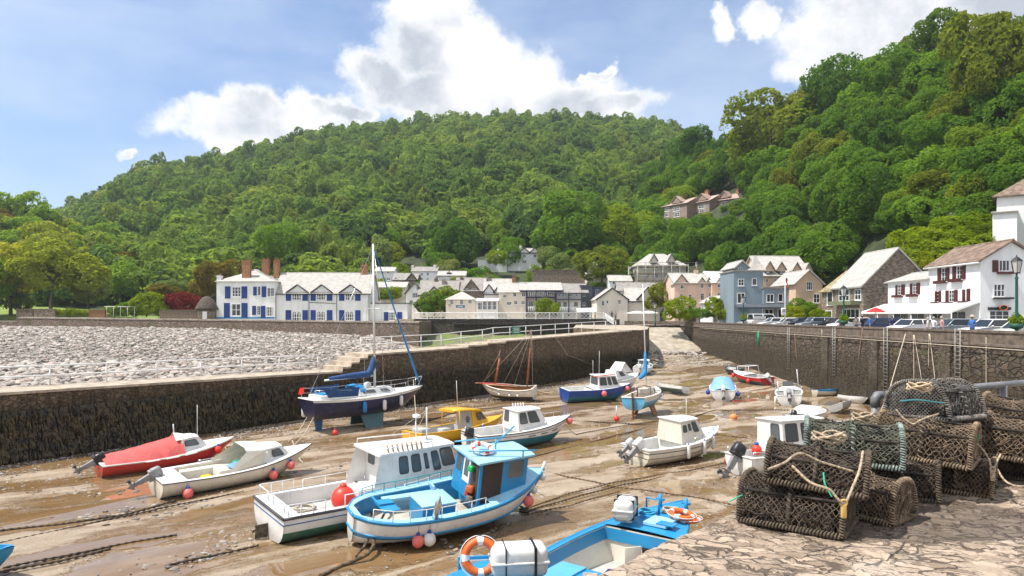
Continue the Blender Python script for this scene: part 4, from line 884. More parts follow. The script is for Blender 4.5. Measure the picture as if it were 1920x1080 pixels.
def balcony_house(label, u0, u1, Y, vb, ve, vr, floors, wm, rm, pm, nb, rail_m, wins):
    h, A, B = house('balcony_house', label, 'house', u0, u1, Y, vb, ve, vr, 'side', 8, wm, rm, wins=wins, over=1.6, trim=pm); t_, n_ = axes(A, B)
    s1, _ = onplane(A, B, u1, vb); A0 = Vector((A.x, A.y, 0))+n_*1.4; zt = EZ-(ve-HV)/S*Y
    for k in range(nb+1): MB().tube([A0+t_*(s1*k/nb)+Vector((0,0,A.z-.5)), A0+t_*(s1*k/nb)+Vector((0,0,zt-.3))], .13, 4).build('post', pm, h, True)
    for v in floors:
        z = EZ-(v-HV)/S*Y; d = MB(); d.box(A0+t_*s1/2-n_*.7+Vector((0,0,z-.1)), (s1+.3, 1.6, .22)); d.build('balcony_floor', pm, h, True)
        r = MB(); r.tube([A0+Vector((0,0,z+1.05)), A0+t_*s1+Vector((0,0,z+1.05))], .06, 4); k = int(s1/.45)
        for i in range(k+1): r.tube([A0+t_*(s1*i/k)+Vector((0,0,z)), A0+t_*(s1*i/k)+Vector((0,0,z+1.05))], .09, 4)
        r.build('balustrade', rail_m, h, True)
    return h
balcony_house('two-storey house with purple-navy balcony posts and pale roof', 987, 1041, 150, 587, 541, 531, (557, 585), m_cream, m_slatep, m_navy, 3, m_white, [(990, 544, 1000, 553, 3, 2), (1006, 544, 1015, 553, 3, 2), (1020, 543, 1030, 553, 3, 2), (991, 565, 1001, 575, 3, 2), (1006, 565, 1014, 580, 3, 2), (1021, 565, 1031, 575, 3, 2)])
balcony_house('two-storey grey-white house with pale enclosed balconies', 1042, 1089, 150, 588, 545, 533, (561, 586), m_render, m_slate, m_dgrey, 2, M('pale_grey_board', (.62, .66, .68)), [(1045, 546, 1052, 555, 2, 2), (1054, 546, 1062, 555, 3, 2), (1066, 546, 1073, 555, 3, 2), (1077, 546, 1084, 555, 3, 2), (1045, 566, 1052, 575), (1056, 566, 1063, 575), (1076, 566, 1084, 575)])
H('grey_house', 'dark slate-grey house side with small white windows', 'house', 1089.5, 1110, 150, 587, 536, None, 'flat', 8, m_dgrey, m_dgrey, wins=[(1093, 546, 1097, 555, 1, 2), (1093, 567, 1097, 573, 1, 2)])
H('grey_house', 'dark blue-grey flat-roofed block beside the cream cottages', 'house', 1110.5, 1133, 155, 587, 540, None, 'flat', 8, M('slate_blue_render', (.10, .12, .16)), m_dgrey, wins=[(1117, 543, 1123, 553, 2, 2)])
H('cream_cottage', 'cream cottage with black-edged gable at its right behind the promenade steps', 'cottage', 1119, 1177, 140, 582, 561, 540.5, 'front', 10, m_cream, m_slatep, wins=[(1128, 564, 1133, 573, 2, 2), (1137, 563, 1140.5, 569, 1, 2), (1158, 562, 1164.5, 570, 3, 3)], trim=m_black)
H('cream_cottage', 'cream cottage with slate roof and black dormer window', 'cottage', 1178, 1237, 141, 584, 564, 541, 'side', 9, m_cream, m_slatep, wins=[(1185, 563, 1188, 569), (1219, 562, 1222.5, 572, 1, 2)], gab=[(1215, 539, 20, 562)], trim=m_black)
H('white_block', 'small white block with three square windows above the cream cottages', 'house', 1143, 1184, 165, 545, 527, 517.5, 'side', 6, m_render, m_slatep, wins=[(1149, 528, 1153, 533, 1, 1), (1159, 528, 1163, 533, 1, 1), (1167, 528, 1171, 533, 1, 1)])
# house under scaffolding
hs, A, B = H('scaffolded_house', 'tall grey-white house wrapped in scaffolding with two roof dormers', 'house', 1196, 1286, 169, 560, 497, 476, 'hip', 12, m_cream, m_slatep, hipw=4, wins=[(1200, 497.5, 1205, 504), (1211, 496, 1217, 504), (1228, 495, 1234, 503), (1252, 494.5, 1257, 502), (1266, 494, 1273, 502), (1211, 513, 1217, 521), (1228, 513, 1234, 521), (1252, 520, 1257, 528), (1234, 534, 1240, 542), (1252, 534, 1257, 542)], gab=[(1226, 477, 7, 490), (1259, 476, 7, 489)], trim=m_dgrey)
sc_ = thing('scaffolding', 'grey pole scaffolding with plank lifts around the tall house', 'scaffolding', (A.x, A.y-1.2, A.z)); t_, n_ = axes(A, B); A0 = Vector((A.x, A.y, 0))+n_*1.2-t_*2.4; Ls = (B-A).length+4.8; m_pole = M('scaffold_pole', (.38, .38, .38), .4, metal=.6)
for k in range(9):
    for o_ in (0, 1.0): MB().tube([A0+t_*Ls*k/8-n_*o_+Vector((0,0,A.z-1)), A0+t_*Ls*k/8-n_*o_+Vector((0,0,19.5+(k % 3)*.5))], .06, 4).build('standard', m_pole, sc_, True)
for v in (500, 512, 525, 538):
    z = EZ-(v-HV)/S*168; b = MB(); b.box(A0+t_*Ls/2-n_*.5+Vector((0,0,z)), (Ls, 1.0, .1)); b.build('plank', M('scaffold_plank', (.36, .28, .19), .8), sc_, True)
    MB().tube([A0+Vector((0,0,z+1)), A0+t_*Ls+Vector((0,0,z+1))], .05, 4).build('guard_rail', m_pole, sc_, True)
H('annexe', 'low dark-roofed annexe in front of the scaffolded house', 'house', 1160, 1236, 160, 565, 545, 531, 'side', 6, m_render, m_slate)
# pink hotel, grey hotel
H('pink_hotel', 'pink rendered hotel with steep gable and three dormer gables', 'hotel', 1265, 1334, 131, 592, 531, 514, 'side', 9, m_pink, m_slatep, wins=[(1275.5, 530, 1282, 541.5, 2, 3), (1313, 529, 1319, 540, 2, 3), (1328.5, 529, 1334, 539, 2, 3) if 0 else (1328, 529, 1333.4, 539, 2, 3), (1275, 551, 1280, 562, 2, 3), (1291, 552, 1296.5, 564, 2, 3), (1313, 550, 1320, 563, 2, 3), (1328.5, 549, 1333.6, 562, 2, 3)], gab=[(1278, 514.5, 14, 533), (1316, 520, 8, 531), (1329, 520, 6, 531)], chim=[((1302, 507, 1308, 517), 4.5, m_pink, .8, 2)])
H('pink_hotel_wing', 'pink wing with white roof right of the pink hotel', 'hotel', 1335, 1375, 130, 592, 530, 511, 'side', 10, m_pink, M('white_roof', (.66, .66, .64), .7), wins=[(1345, 528, 1351, 539, 2, 3), (1345, 549, 1352, 562, 2, 3), (1362, 550, 1368, 562, 2, 3)], gab=[(1350, 519, 8, 531)])
H('white_cottage', 'small white gabled cottage with arched wooden door left of the grey hotel', 'cottage', 1338, 1374, 114, 600, 567, 556, 'front', 8, m_render, m_slatep, wins=[(1344, 568, 1349, 577, 2, 2), (1361, 566, 1366.5, 579, 2, 2)], doors=[(1361, 585, 1367, 598)], sm=M('door_oak', (.16, .06, .03)))
H('porch_hut', 'small wooden hut with dark pyramid roof among the shrubs by the street', 'hut', 1289, 1305, 128, 601, 582, 573, 'hip', 3, M('dark_timber', (.07, .05, .035)), m_slate, over=.6)
YG = 106
H('peach_hotel', 'large peach hotel with long slate roof and four dormer gables', 'hotel', 1431, 1522, 117, 600, 517, 482, 'side', 12, m_peach, m_slatep, hipw=3, wins=[(1438, 503, 1441.5, 511, 1, 2), (1463, 503, 1468, 512, 2, 2), (1493, 504, 1498, 514, 2, 2), (1451, 523, 1462, 537, 3, 3), (1436, 523, 1440, 530, 1, 2)], gab=[(1443, 490, 9, 506), (1465, 491, 9, 506), (1494, 492, 9, 508), (1515, 494, 7, 508)])
H('grey_hotel', 'blue-grey three-storey tower of the hotel on the street', 'hotel', 1376, 1431, YG, 600, 509, 505, 'flat', 7, m_grey, m_slate, z0=5.62, wins=[(1384, 523, 1395, 536, 2, 2), (1410, 522, 1419, 535, 1, 1), (1382, 549, 1397, 569, 2, 1)])
H('grey_hotel_dormer', 'blue-grey gabled dormer on top of the hotel tower', 'dormer', 1381, 1402, YG+.4, 512, 500, 490, 'front', 7, m_grey, m_slatep, wins=[(1385, 502, 1392, 512, 2, 2)])
t = thing('spire_roof', 'pale pyramid roof at the right corner of the hotel tower', 'roof', P(1415, 509, YG+2)); c = P(1416, 509, YG+2.6); b = MB(); b.lathe([(1.9, c.z+.1), (.9, c.z+1.2), (.05, c.z+2.6)], 4, Mx=Matrix.Translation((c.x, c.y, 0))@Matrix.Rotation(R_(45), 4, 'Z'), sm=False); b.build('slates', m_slatep, t, True)
hg, A, B = H('grey_hotel_wing', 'low blue-grey flat-roofed wing with wide windows beside the hotel tower', 'hotel', 1431.5, 1502, YG-.4, 600, 541, None, 'flat', 8, m_grey, m_slate, z0=5.62, wins=[(1409, 553, 1423, 568, 2, 1) if 0 else (1437, 551, 1451, 567, 2, 1), (1459, 551, 1468, 566, 1, 1), (1480, 550.5, 1491, 566, 2, 1), (1433, 579, 1450, 598, 2, 1), (1458, 579, 1474, 598, 2, 1)])
CA, CB = P(1376, 600, YG), P(1502, 600, YG); t = thing('shop_canopy', 'dark sloping canopy along the ground floor of the grey hotel', 'canopy', P(1440, 572, YG)); b = MB(); z1, z2 = EZ+20/S*YG, EZ+14/S*YG
b.loft([[Vector((CA.x, YG-.45, z1)), Vector((CA.x, YG-1.9, z2)), Vector((CA.x, YG-1.9, z2-.25)), Vector((CA.x, YG-.45, z2-.25))], [Vector((CB.x, YG-.45, z1)), Vector((CB.x, YG-1.9, z2)), Vector((CB.x, YG-1.9, z2-.25)), Vector((CB.x, YG-.45, z2-.25))]], 0, True, True, True, False); b.build('awning', m_dgrey, t, True)
H('link_block', 'plain mid-grey link block right of the grey hotel wing', 'house', 1502.5, 1530, YG+2, 600, 544, None, 'flat', 6, M('mid_grey_render', (.16, .18, .20)), m_dgrey, z0=5.62, wins=[(1523, 550, 1529, 566, 1, 2)])
H('peach_gable', 'peach gabled house front beside the stone house', 'house', 1492, 1542, 103, 600, 531, 507.5, 'front', 9, m_peach, m_slatep, z0=5.62, wins=[(1512, 528, 1523, 544, 3, 2), (1525, 551, 1537, 568, 2, 2)])
# stone house at the corner: front to the quay, gable to us
XF = 43.75
def hx(name, label, u0, u1, ve, vr, wm, rm, dep, wins=(), shut=(), sm=None, gwins=(), trim=None, over=.3, ridge_off=.5, fm=None, sill=True):
    """house whose front stands along X = XF, photo columns u0 (far) to u1 (near)"""
    A = Vector((XF, XF/((u0-960)/S), 5.62)); B = Vector((XF, XF/((u1-960)/S), 5.62)); h = thing(name, label, 'house', (A.x, A.y, 5.62)); ze = EZ-(ve-HV)/S*B.y
    xr = XF+dep*ridge_off; zr = EZ-(vr-HV)/S*B.y
    shell(h, A, B, dep, 5.0, ze, zr, 'side', wm, rm, over, ridge_off, trim)
    for r in wins: window(h, A, B, *px(A, B, r[:4]), *(r[4:6] if len(r) > 4 else (2, 3)), fm=fm, sill=sill)
    for r in shut: panel(h, A, B, *px(A, B, r), sm)
    C_, D_ = B, Vector((XF+dep, B.y, 5.62))
    for r in gwins: window(h, C_, D_, *px(C_, D_, r[:4]), *(r[4:6] if len(r) > 4 else (2, 2)), fm=fm, sill=sill)
    return h, A, B, C_, D_
h, A, B, C_, D_ = hx('stone_house', 'brown stone house with steep pale slate roof and blank gable towards the harbour', 1564, 1618.5, 534, 467, m_stone, m_slatep, 8.6, wins=[(1573, 543, 1593, 565, 3, 2), (1603, 542, 1615, 563, 2, 2), (1580, 579, 1612, 597, 4, 1)], trim=m_slatep)
b = MB(); A2 = P(1582, 570, XF/((1582-960)/S)); b.box((XF-.6, (A.y+B.y)/2, 9.0), (1.2, abs(A.y-B.y)*.8, .5)); b.build('balcony', M('green_moss_board', (.20, .22, .12)), h, True)
hx('stone_house', 'lower stone wing with mossy roof left of the steep-roofed stone house', 1541, 1563.5, 545, 508, m_stone, M('mossy_roof', (.34, .28, .15), .9, .4, 2, .6, 8, dirt=.6), 7, wins=[(1551, 547, 1562, 572, 1, 1), (1548, 582, 1560, 600, 1, 1)])
# white inn with oxblood shutters
sh = lambda *q: list(q)
h, A, B, C_, D_ = hx('white_inn', 'white inn with dark tiled roof, oxblood shutters and window boxes', 1741, 1838, 489, 453, m_render, m_brown, 5.8,
   wins=[(1766, 503, 1777, 527), (1795, 499, 1805, 523), (1756, 546, 1761, 566, 1, 3), (1780, 544, 1790, 566), (1812, 543, 1815, 565, 1, 3), (1749, 584, 1768, 598, 2, 1), (1782, 584, 1812, 600, 2, 1)],
   shut=[(1759, 503, 1766, 528), (1775, 502, 1780.5, 527), (1787, 500, 1793, 524), (1804, 498, 1811, 523), (1754, 546, 1757.5, 566), (1761, 545.5, 1765, 566), (1774, 545, 1780, 566), (1790, 543.5, 1796, 566), (1805.5, 543, 1810, 565.5), (1814, 541.5, 1819.5, 565)], sm=m_ox, gwins=[(1872, 487, 1893, 509, 3, 1), (1862, 532, 1884, 557, 3, 2), (1854, 582, 1892, 602, 3, 2)], trim=m_white)
panel(h, C_, D_, *px(C_, D_, (1860.5, 488, 1871, 510)), m_ox)
for r in [(1755.5, 527, 1776, 531), (1784, 523.5, 1805, 528), (1750.5, 566.5, 1764, 570.5), (1771.5, 566.5, 1792, 571), (1802, 564.5, 1818, 569.5)]: panel(h, A, B, *px(A, B, r), m_ox, 'window_box', .35, False)
panel(h, C_, D_, *px(C_, D_, (1869, 509.5, 1897, 514)), m_ox, 'window_box', .4, False); panel(h, C_, D_, *px(C_, D_, (1861, 557.5, 1896, 561)), m_black, 'window_box', .4, False); panel(h, C_, D_, *px(C_, D_, (1852, 576, 1893, 581)), m_black, 'fascia', .2, False)
s, z = onplane(C_, D_, 1874, 577); t = thing('hanging_sign', 'small round orange and black hanging sign on the white inn', 'sign', (C_.x+s, C_.y-.5, z)); b = MB(); b.lathe([(.02, -.04), (.42, -.04), (.42, .04), (.02, .04)], 18, Mx=Matrix.Translation((C_.x+s, C_.y-.5, z))@Matrix.Rotation(R_(90), 4, 'X')@Matrix.Diagonal((1, .62, 1, 1))); b.build('disc', m_black, t, True)
b = MB(); b.torus(.36, .05, 18, 6, Mx=Matrix.Translation((C_.x+s, C_.y-.56, z))@Matrix.Rotation(R_(90), 4, 'X')@Matrix.Diagonal((1, .62, 1, 1))); b.build('ring', M('sign_orange', (.6, .14, .02)), t, True)
ch = MB(); c = Vector((XF+2.6, A.y-.3, 0)); ch.box((c.x, c.y, 10.9), (1.0, 1.9, 1.9)); ch.box((c.x, c.y, 11.8), (1.25, 2.1, .16)); ch.build('chimney', m_slate, h, True); cb = MB(); cb.box((c.x, c.y, 12.0), (1.0, 1.9, .25)); cb.build('chimney_cap', m_pinkr, h, True)
h, A, B, C_, D_ = hx('white_inn', 'lower white wing of the inn with two shuttered windows and a pale awning', 1665, 1740.5, 524, 507, m_render, m_slatep, 5.8, wins=[(1684, 534, 1693, 553), (1712, 531, 1721, 551), (1675, 585, 1704, 600, 2, 1), (1708, 585, 1734, 600, 2, 1)],
   shut=[(1680, 535, 1684, 553), (1691.5, 533.5, 1697, 553), (1707, 532, 1712, 552), (1720, 530.5, 1725.5, 551.5)], sm=m_ox)
for r in [(1677, 553.5, 1693, 557.5), (1704, 551.5, 1721.5, 556)]: panel(h, A, B, *px(A, B, r), m_ox, 'window_box', .35, False)
m_canvas = M('white_canvas', (.78, .76, .72), .7, .05)
t = thing('awning', 'long cream canvas awning over the inn terrace', 'awning', (XF, 70, 8.2)); y0, y1 = XF/((1660-960)/S), XF/((1838-960)/S); b = MB()
b.loft([[Vector((XF-.08, y, 8.75)), Vector((XF-2.6, y+.4, 7.85)), Vector((XF-2.62, y+.4, 7.6)), Vector((XF-.08, y, 8.6))] for y in (y0, y1)], 0, True, True, True, False); b.build('canvas', m_canvas, t, True)
for k in range(6): MB().tube([(XF-2.5, lerp(y0, y1, k/5)+.3, 5.7), (XF-2.5, lerp(y0, y1, k/5)+.3, 7.75)], .05, 5).build('post', m_white, t, True)
# tall white house at the right edge
A = P(1869, 460, 92); B = A+Vector((.82, -.57, 0))*11; hh = thing('white_house', 'tall blank white house with brown roof at the top right edge', 'house', (A.x, A.y, A.z)); shell(hh, A, B, 9, 8, EZ+222/S*92, EZ+262/S*94, 'hip', m_render, m_brown, .5)
A = P(1861, 460, 90); B = A+Vector((.82, -.57, 0))*2.6; hh = thing('white_house', 'low white annexe in front of the tall blank white house', 'house', (A.x, A.y, A.z)); shell(hh, A, B, 4, 8, EZ+190/S*90, EZ+198/S*90, 'lean', m_render, m_slate, .3)
# =================== BOATS ===================
def hullp(name, col, dirt=.22, rough=.38, dcol=(.30,.26,.20)):
    m, t, out = new_mat(name); co = t.add('ShaderNodeTexCoord').outputs['Object']; z = t.add('ShaderNodeSeparateXYZ', {0: co}).outputs[2]
    n = t.noise(co, 1.2, 6, .6); run = t.noise(t.vm('MULTIPLY', co, (1, 1, .10)), 5.5, 6, .7); spot = t.noise(co, 7, 6, .72)
    c = t.mix(t.step(n, .3, .7), tuple(x*.88 for x in col), tuple(min(1, x*1.05) for x in col))
    c = t.mix(t.step(t.noise(co, 2.8, 7, .68), .5, .78, 0, dirt), c, dcol)
    c = t.mix(t.step(run, .57, .74, 0, .5+dirt*.5), c, tuple(lerp(x, y, .65) for x, y in zip(col, (.20, .15, .09))))   # rust and water runs
    scum = t.math('MULTIPLY', t.step(t.math('ADD', z, t.math('MULTIPLY', t.math('SUBTRACT', spot, .5), .5)), .62, .12), .62)
    c = t.mix(scum, c, tuple(lerp(x, y, .7) for x, y in zip(col, (.13, .11, .06))))
    c = t.mix(t.step(spot, .66, .74, 0, .6), c, (.10, .075, .05))
    b = t.add('ShaderNodeBsdfPrincipled', {'Base Color': c, 'Coat Weight': .12}); t.put(b.inputs['Roughness'], t.math('ADD', rough-.15, t.math('MULTIPLY', spot, .4)))
    t.put(b.inputs['Normal'], t.add('ShaderNodeBump', {'Strength': .12, 'Distance': .02, 'Height': n})); t.l.new(b.outputs[0], out.inputs[0]); MATS[name] = m; return m
h_white = hullp('white_gelcoat', (.80, .79, .76)); h_cream = hullp('cream_gelcoat', (.74, .69, .58)); h_red = hullp('red_gelcoat', (.50, .022, .022)); h_navy = hullp('navy_gelcoat', (.010, .014, .06))
h_royal = hullp('royal_blue_paint', (.010, .065, .30)); h_teal = hullp('teal_antifoul', (.015, .17, .23), .35, .6); h_sky = hullp('sky_blue_paint', (.11, .42, .66), .15); h_blue = hullp('bright_blue_paint', (.02, .26, .52), .12)
h_pale = hullp('pale_blue_deck', (.34, .62, .78), .2); h_green = hullp('green_antifoul', (.03, .16, .11), .45, .7); h_black = hullp('black_antifoul', (.03, .03, .035), .4, .7); h_yellow = hullp('yellow_gelcoat', (.74, .40, .015), .12)
h_grey = hullp('grey_gelcoat', (.50, .50, .49), .2); h_aqua = hullp('aqua_antifoul', (.02, .34, .52), .25, .6); h_brown = hullp('varnished_wood', (.22, .075, .025), .2); h_rust = hullp('orange_rust_paint', (.50, .13, .03), .2); h_dteal = hullp('dark_teal', (.01, .10, .13), .3, .6)
m_floor_b = M('boat_floor', (.48, .47, .44), .7, .15, 3, dirt=.4); m_rub = M('rubber_strake', (.06, .06, .065), .6); m_steel = M('stainless_steel', (.62, .62, .62), .25, .05, metal=.9); m_al = M('mast_alloy', (.66, .66, .64), .4, .05, metal=.3)
m_rope = M('grey_rope', (.45, .40, .32), .9, .3, 30); m_orange = M('lifebuoy_orange', (.75, .14, .02), .5, .06); m_pinkb = M('pink_buoy', (.80, .17, .15), .45, .1, dirt=.2); m_redb = M('red_buoy', (.78, .05, .03), .45, .06, dirt=.15); m_orb = M('orange_buoy', (.80, .27, .08), .5, .08, dirt=.2); m_wfen = M('white_fender', (.74, .72, .68), .5, .06, dirt=.25); m_bfen = M('blue_fender_cap', (.02, .06, .35), .5)
m_motor = M('black_motor', (.022, .022, .026), .35, .1); m_motw = M('white_motor', (.66, .66, .64), .4); m_motg = M('grey_motor', (.28, .28, .29), .45, dirt=.3)
m_bglass = glass_mat('cabin_glass', (.10, .115, .12), .08)
m_fglass = glass_mat('dark_cabin_glass', (.05, .055, .06), .08)
m_sailb = M('blue_sail_cover', (.02, .07, .20), .8, .2, 4, .4, 8); m_sailb2 = M('bright_blue_cover', (.02, .22, .50), .75, .15, 4, .3, 8); m_cov = M('pale_blue_tarp', (.22, .42, .72), .6, .12, 3, .5, 5); m_redc = M('faded_red_cover', (.60, .10, .09), .7, .14, 2.5, .5, 6); m_tan = M('tan_sail', (.36, .11, .05), .8, .2)
class Boat:
    def __init__(s, name, label, a, b, L, B, D, tops, bottom, zw=.32, stern_w=.85, bow_rise=.35, stern_rise=.0, rake=.5, heel=0, trim=0, lift=-.06, floor=.28, td=.62, t0=.03, inner=None, deckm=None, gw=.10, full=1.0, deck=False, round_stern=False, strake=None, group=None, transom_rake=.0, strake_r=.04, cat='boat', camber=.05, bilge=.40):
        s.bilge = bilge; s.L, s.B, s.D, s.sw, s.br, s.sr, s.rk, s.full, s.rs, s.tr = L, B, D, stern_w, bow_rise, stern_rise, rake, full, round_stern, transom_rake
        A = G(*a) if len(a) == 2 else Vector(a); Bw = G(*b) if len(b) == 2 else Vector(b); d = (Bw-A); d.z = 0; d.normalize(); c = A+d*L/2; c.z = bedz(c.y)+lift; s.floor = floor
        s.o = thing(name, label, cat, c, 0, group, rot=(R_(heel), R_(trim), math.atan2(d.y, d.x))); s.M = s.o.matrix_basis.copy()
        s.hull(tops, bottom, zw, floor, td, t0, inner or h_white, deckm or h_white, gw, deck, camber)
        if strake: s.strake(strake, strake_r)
    def hb(s, t):
        w = s.sw+(1-s.sw)*math.sin(min(t/.5, 1)*math.pi/2)
        if s.rs and t < .2: w *= math.sqrt(max(0.0, 1-((.2-t)/.2)**2*.93))
        return s.B/2*(w if t < .5 else (1-((t-.5)/.5)**(2.0*s.full)))
    def zs(s, t): return s.D+s.br*max(0, (t-.25)/.75)**1.8+s.sr*max(0, (.3-t)/.3)**2
    def zk(s, t): return 0 if t < .70 else (s.zs(1)*.80)*((t-.70)/.30)**2.3
    def xx(s, t, z): q = z/s.zs(t); return s.L*t-s.L/2+s.rk*(q-1)*t**7-s.tr*(1-q)*(1-t)**8*0+(s.tr*(1-q))*(1-t)**6
    def yy(s, t, z):
        k, zt = s.zk(t), s.zs(t); q = min(1, max(0, (z-k)/max(1e-4, zt-k))); v = t**2.5
        return s.hb(t)*(1-(1-q)**lerp(2.6, 1.35, v))**lerp(s.bilge, .90, v)
    def pt(s, t, f=1.0, side=1, out=0.0, up=0.0): z = lerp(s.zk(t), s.zs(t), f); return Vector((s.xx(t, z), side*(s.yy(t, z)+out), z+up))
    def wp(s, p): return s.M @ Vector(p)
    def hull(s, tops, bottom, zw, fl, td, t0, inner, deckm, gw, deck, camber):
        ts = [0, .01, .03, .06, .10, .15]+list(np.linspace(.2, .92, 13))+[.96, .985, 1.0]; mats = []; mis = []; fr = [0]
        for f, m in tops:
            if m not in mats: mats.append(m)
        if bottom not in mats: mats.append(bottom)
        b = MB(); rings = []; lev = []
        n0 = 4; seg = []
        prev = 0
        for f, m in tops:
            k = max(1, round((f-prev)*4)); seg += [(lerp(prev, f, (i+1)/k), mats.index(m)) for i in range(k)]; prev = f
        for t in ts:
            k, zt = s.zk(t), s.zs(t); zz = [max(k, lerp(k, zw, i/n0)) if k < zw else k for i in range(n0+1)]+[max(k, lerp(zw, zt, f)) for f, _ in seg]
            half = [(s.xx(t, z), s.yy(t, z), z) for z in zz]; rings.append([(x, y, z) for x, y, z in half[::-1]]+[(x, -y, z) for x, y, z in half[1:]])
        col = [mats.index(bottom)]*n0+[m for _, m in seg]; b.loft(rings, 0, False, mis=col[::-1]+col)
        n = len(rings[0]); b.f.append(tuple(range(n))); b.m.append(mats.index(max([(f-(tops[i-1][0] if i else 0), i) for i, (f, _) in enumerate(tops)]) and tops[max([(f-(tops[i-1][0] if i else 0), i) for i, (f, _) in enumerate(tops)])[1]][1])); b.s.append(False)
        s.hm = b.build('hull', mats, s.o)
        g = MB(); fd = lambda t: s.zs(t)-.02
        if deck:                                        # fully decked
            rr = []
            for t in ts: rr.append([(s.xx(t, s.zs(t)), y*s.hb(t), s.zs(t)-.012+camber*(1-y*y)*min(1, s.hb(t))) for y in (-1, -.6, -.2, .2, .6, 1)])
            g.loft(rr, 0, False); g.build('deck', deckm, s.o)
        else:
            it = [t for t in ts if t0 <= t <= td]; it = sorted(set([t0]+it+[td])); rr = []; rg = []
            for t in it:
                zt = s.zs(t); hw = s.hb(t); iw = max(.02, hw-gw); zf = max(fl, s.zk(t)+.1); yf = max(.01, s.yy(t, zf)-.07); yf = min(yf, iw); zm = lerp(zf, zt, .5); ym = min(iw, max(yf, s.yy(t, zm)-.06)); x0, xm, x1 = s.xx(t, zt), s.xx(t, zm), s.xx(t, zf)
                rr.append([(x0, iw, zt), (xm, ym, zm), (x1, yf, zf), (x1, -yf, zf), (xm, -ym, zm), (x0, -iw, zt)]); rg.append((x0, hw, iw, zt))
            g.loft(rr, 0, False, mis=[0, 0, 1, 0, 0], sm=False)
            g.add(rr[0], [(0,1,2,3,4,5)]); g.add(rr[-1], [(5,4,3,2,1,0)])
            g.build('inner_liner', [inner, m_floor_b if inner is not h_blue else M('pale_floor', (.52, .46, .38), .8, .15, 2, dirt=.3)], s.o)
            k = MB()
            for sg in (1, -1): k.loft([[(x, sg*(h+.015), z+.0), (x, sg*(h+.015), z+.035), (x, sg*i, z+.035), (x, sg*i, z)] for x, h, i, z in rg], 0, True, True, True, False)
            x, h, i, z = rg[0]; xa = s.xx(0, s.zs(0)); k.add([(xa-.02, -s.hb(0), s.zs(0)+.034), (x, -h, z+.034), (x, h, z+.034), (xa-.02, s.hb(0), s.zs(0)+.034)], [(0,1,2,3)])
            k.add([(xa-.02, -s.hb(0), s.zs(0)), (xa-.02, s.hb(0), s.zs(0)), (xa-.02, s.hb(0), s.zs(0)+.034), (xa-.02, -s.hb(0), s.zs(0)+.034)], [(0,1,2,3)])
            k.build('gunwale', deckm, s.o)
            dd = MB(); rr = []
            for t in sorted(set([td]+[t for t in ts if t > td])): rr.append([(s.xx(t, s.zs(t)), y*s.hb(t), s.zs(t)+.034+camber*(1-y*y)*min(1, s.hb(t))) for y in (-1, -.6, -.2, .2, .6, 1)])
            if len(rr) > 1: dd.loft(rr, 0, False); dd.build('foredeck', deckm, s.o)
    def strake(s, m, r=.04, f=1.0, dz=0.0):
        b = MB(); ts = np.linspace(0, 1, 22)
        for sg in (1, -1): b.tube([s.pt(t, f, sg, .01, dz) for t in ts], r, 6)
        b.tube([s.pt(0, f, 1, .01, dz)-Vector((.01,0,0)), s.pt(0, f, -1, .01, dz)-Vector((.01,0,0))], r, 6); return b.build('rubbing_strake', m, s.o)
    def cabin(s, x0, x1, w0, w1, z0, h, m, wins, rb=0.0, rf=.25, tw=.88, roof=None, over=.08, rth=.07, fr=None, gm=None, open_back=False, roofm=None, name='wheelhouse', aft_over=0):
        """x0..x1 fore-aft (from amidships), widths aft/fore, top narrowed by tw, front raked by rf"""
        bs = [Vector((x0,-w0/2,z0)), Vector((x1,-w1/2,z0)), Vector((x1,w1/2,z0)), Vector((x0,w0/2,z0))]; tp = [Vector((x0+rb,-w0/2*tw,z0+h)), Vector((x1-rf,-w1/2*tw,z0+h)), Vector((x1-rf,w1/2*tw,z0+h)), Vector((x0+rb,w0/2*tw,z0+h))]
        fs = {'R': (bs[0], bs[1], tp[1], tp[0]), 'F': (bs[1], bs[2], tp[2], tp[1]), 'L': (bs[2], bs[3], tp[3], tp[2]), 'B': (bs[3], bs[0], tp[0], tp[3])}
        b = MB(); b.add(bs+tp, [(0,1,5,4),(1,2,6,5),(2,3,7,6),(4,5,6,7)]+([] if open_back else [(3,0,4,7)])); c = b.build(name, m, s.o, bevel=.035)
        if roof:
            q = MB(); xa, xb = x0+rb-over-aft_over, x1-rf+over*1.6; wa, wb = w0*tw/2+over, w1*tw/2+over; zt = z0+h
            q.loft([[(xa, -wa, zt), (xa, -wa*.5, zt+.035), (xa, wa*.5, zt+.035), (xa, wa, zt), (xa, wa, zt-rth), (xa, -wa, zt-rth)], [(xb, -wb, zt), (xb, -wb*.5, zt+.035), (xb, wb*.5, zt+.035), (xb, wb, zt), (xb, wb, zt-rth), (xb, -wb, zt-rth)]], 0, True, True, True, False)
            q.build('roof', roof, s.o, bevel=.03)
        for f, u0, v0, u1, v1 in wins:
            a, b_, c_, d = fs[f]; n = (b_-a).cross(d-a).normalized(); e = lambda u, v: (a*(1-u)+b_*u)*(1-v)+(d*(1-u)+c_*u)*v
            wd = (e(u1, v0)-e(u0, v0)).length; ht = (e(u0, v1)-e(u0, v0)).length; r = min(.22*min(wd, ht), .09); ru, rv = r/wd*(u1-u0), r/ht*(v1-v0)
            ring = [(u0+ru, v0), (u1-ru, v0), (u1-.3*ru, v0+.3*rv), (u1, v0+rv), (u1, v1-rv), (u1-.3*ru, v1-.3*rv), (u1-ru, v1), (u0+ru, v1), (u0+.3*ru, v1-.3*rv), (u0, v1-rv), (u0, v0+rv), (u0+.3*ru, v0+.3*rv)]
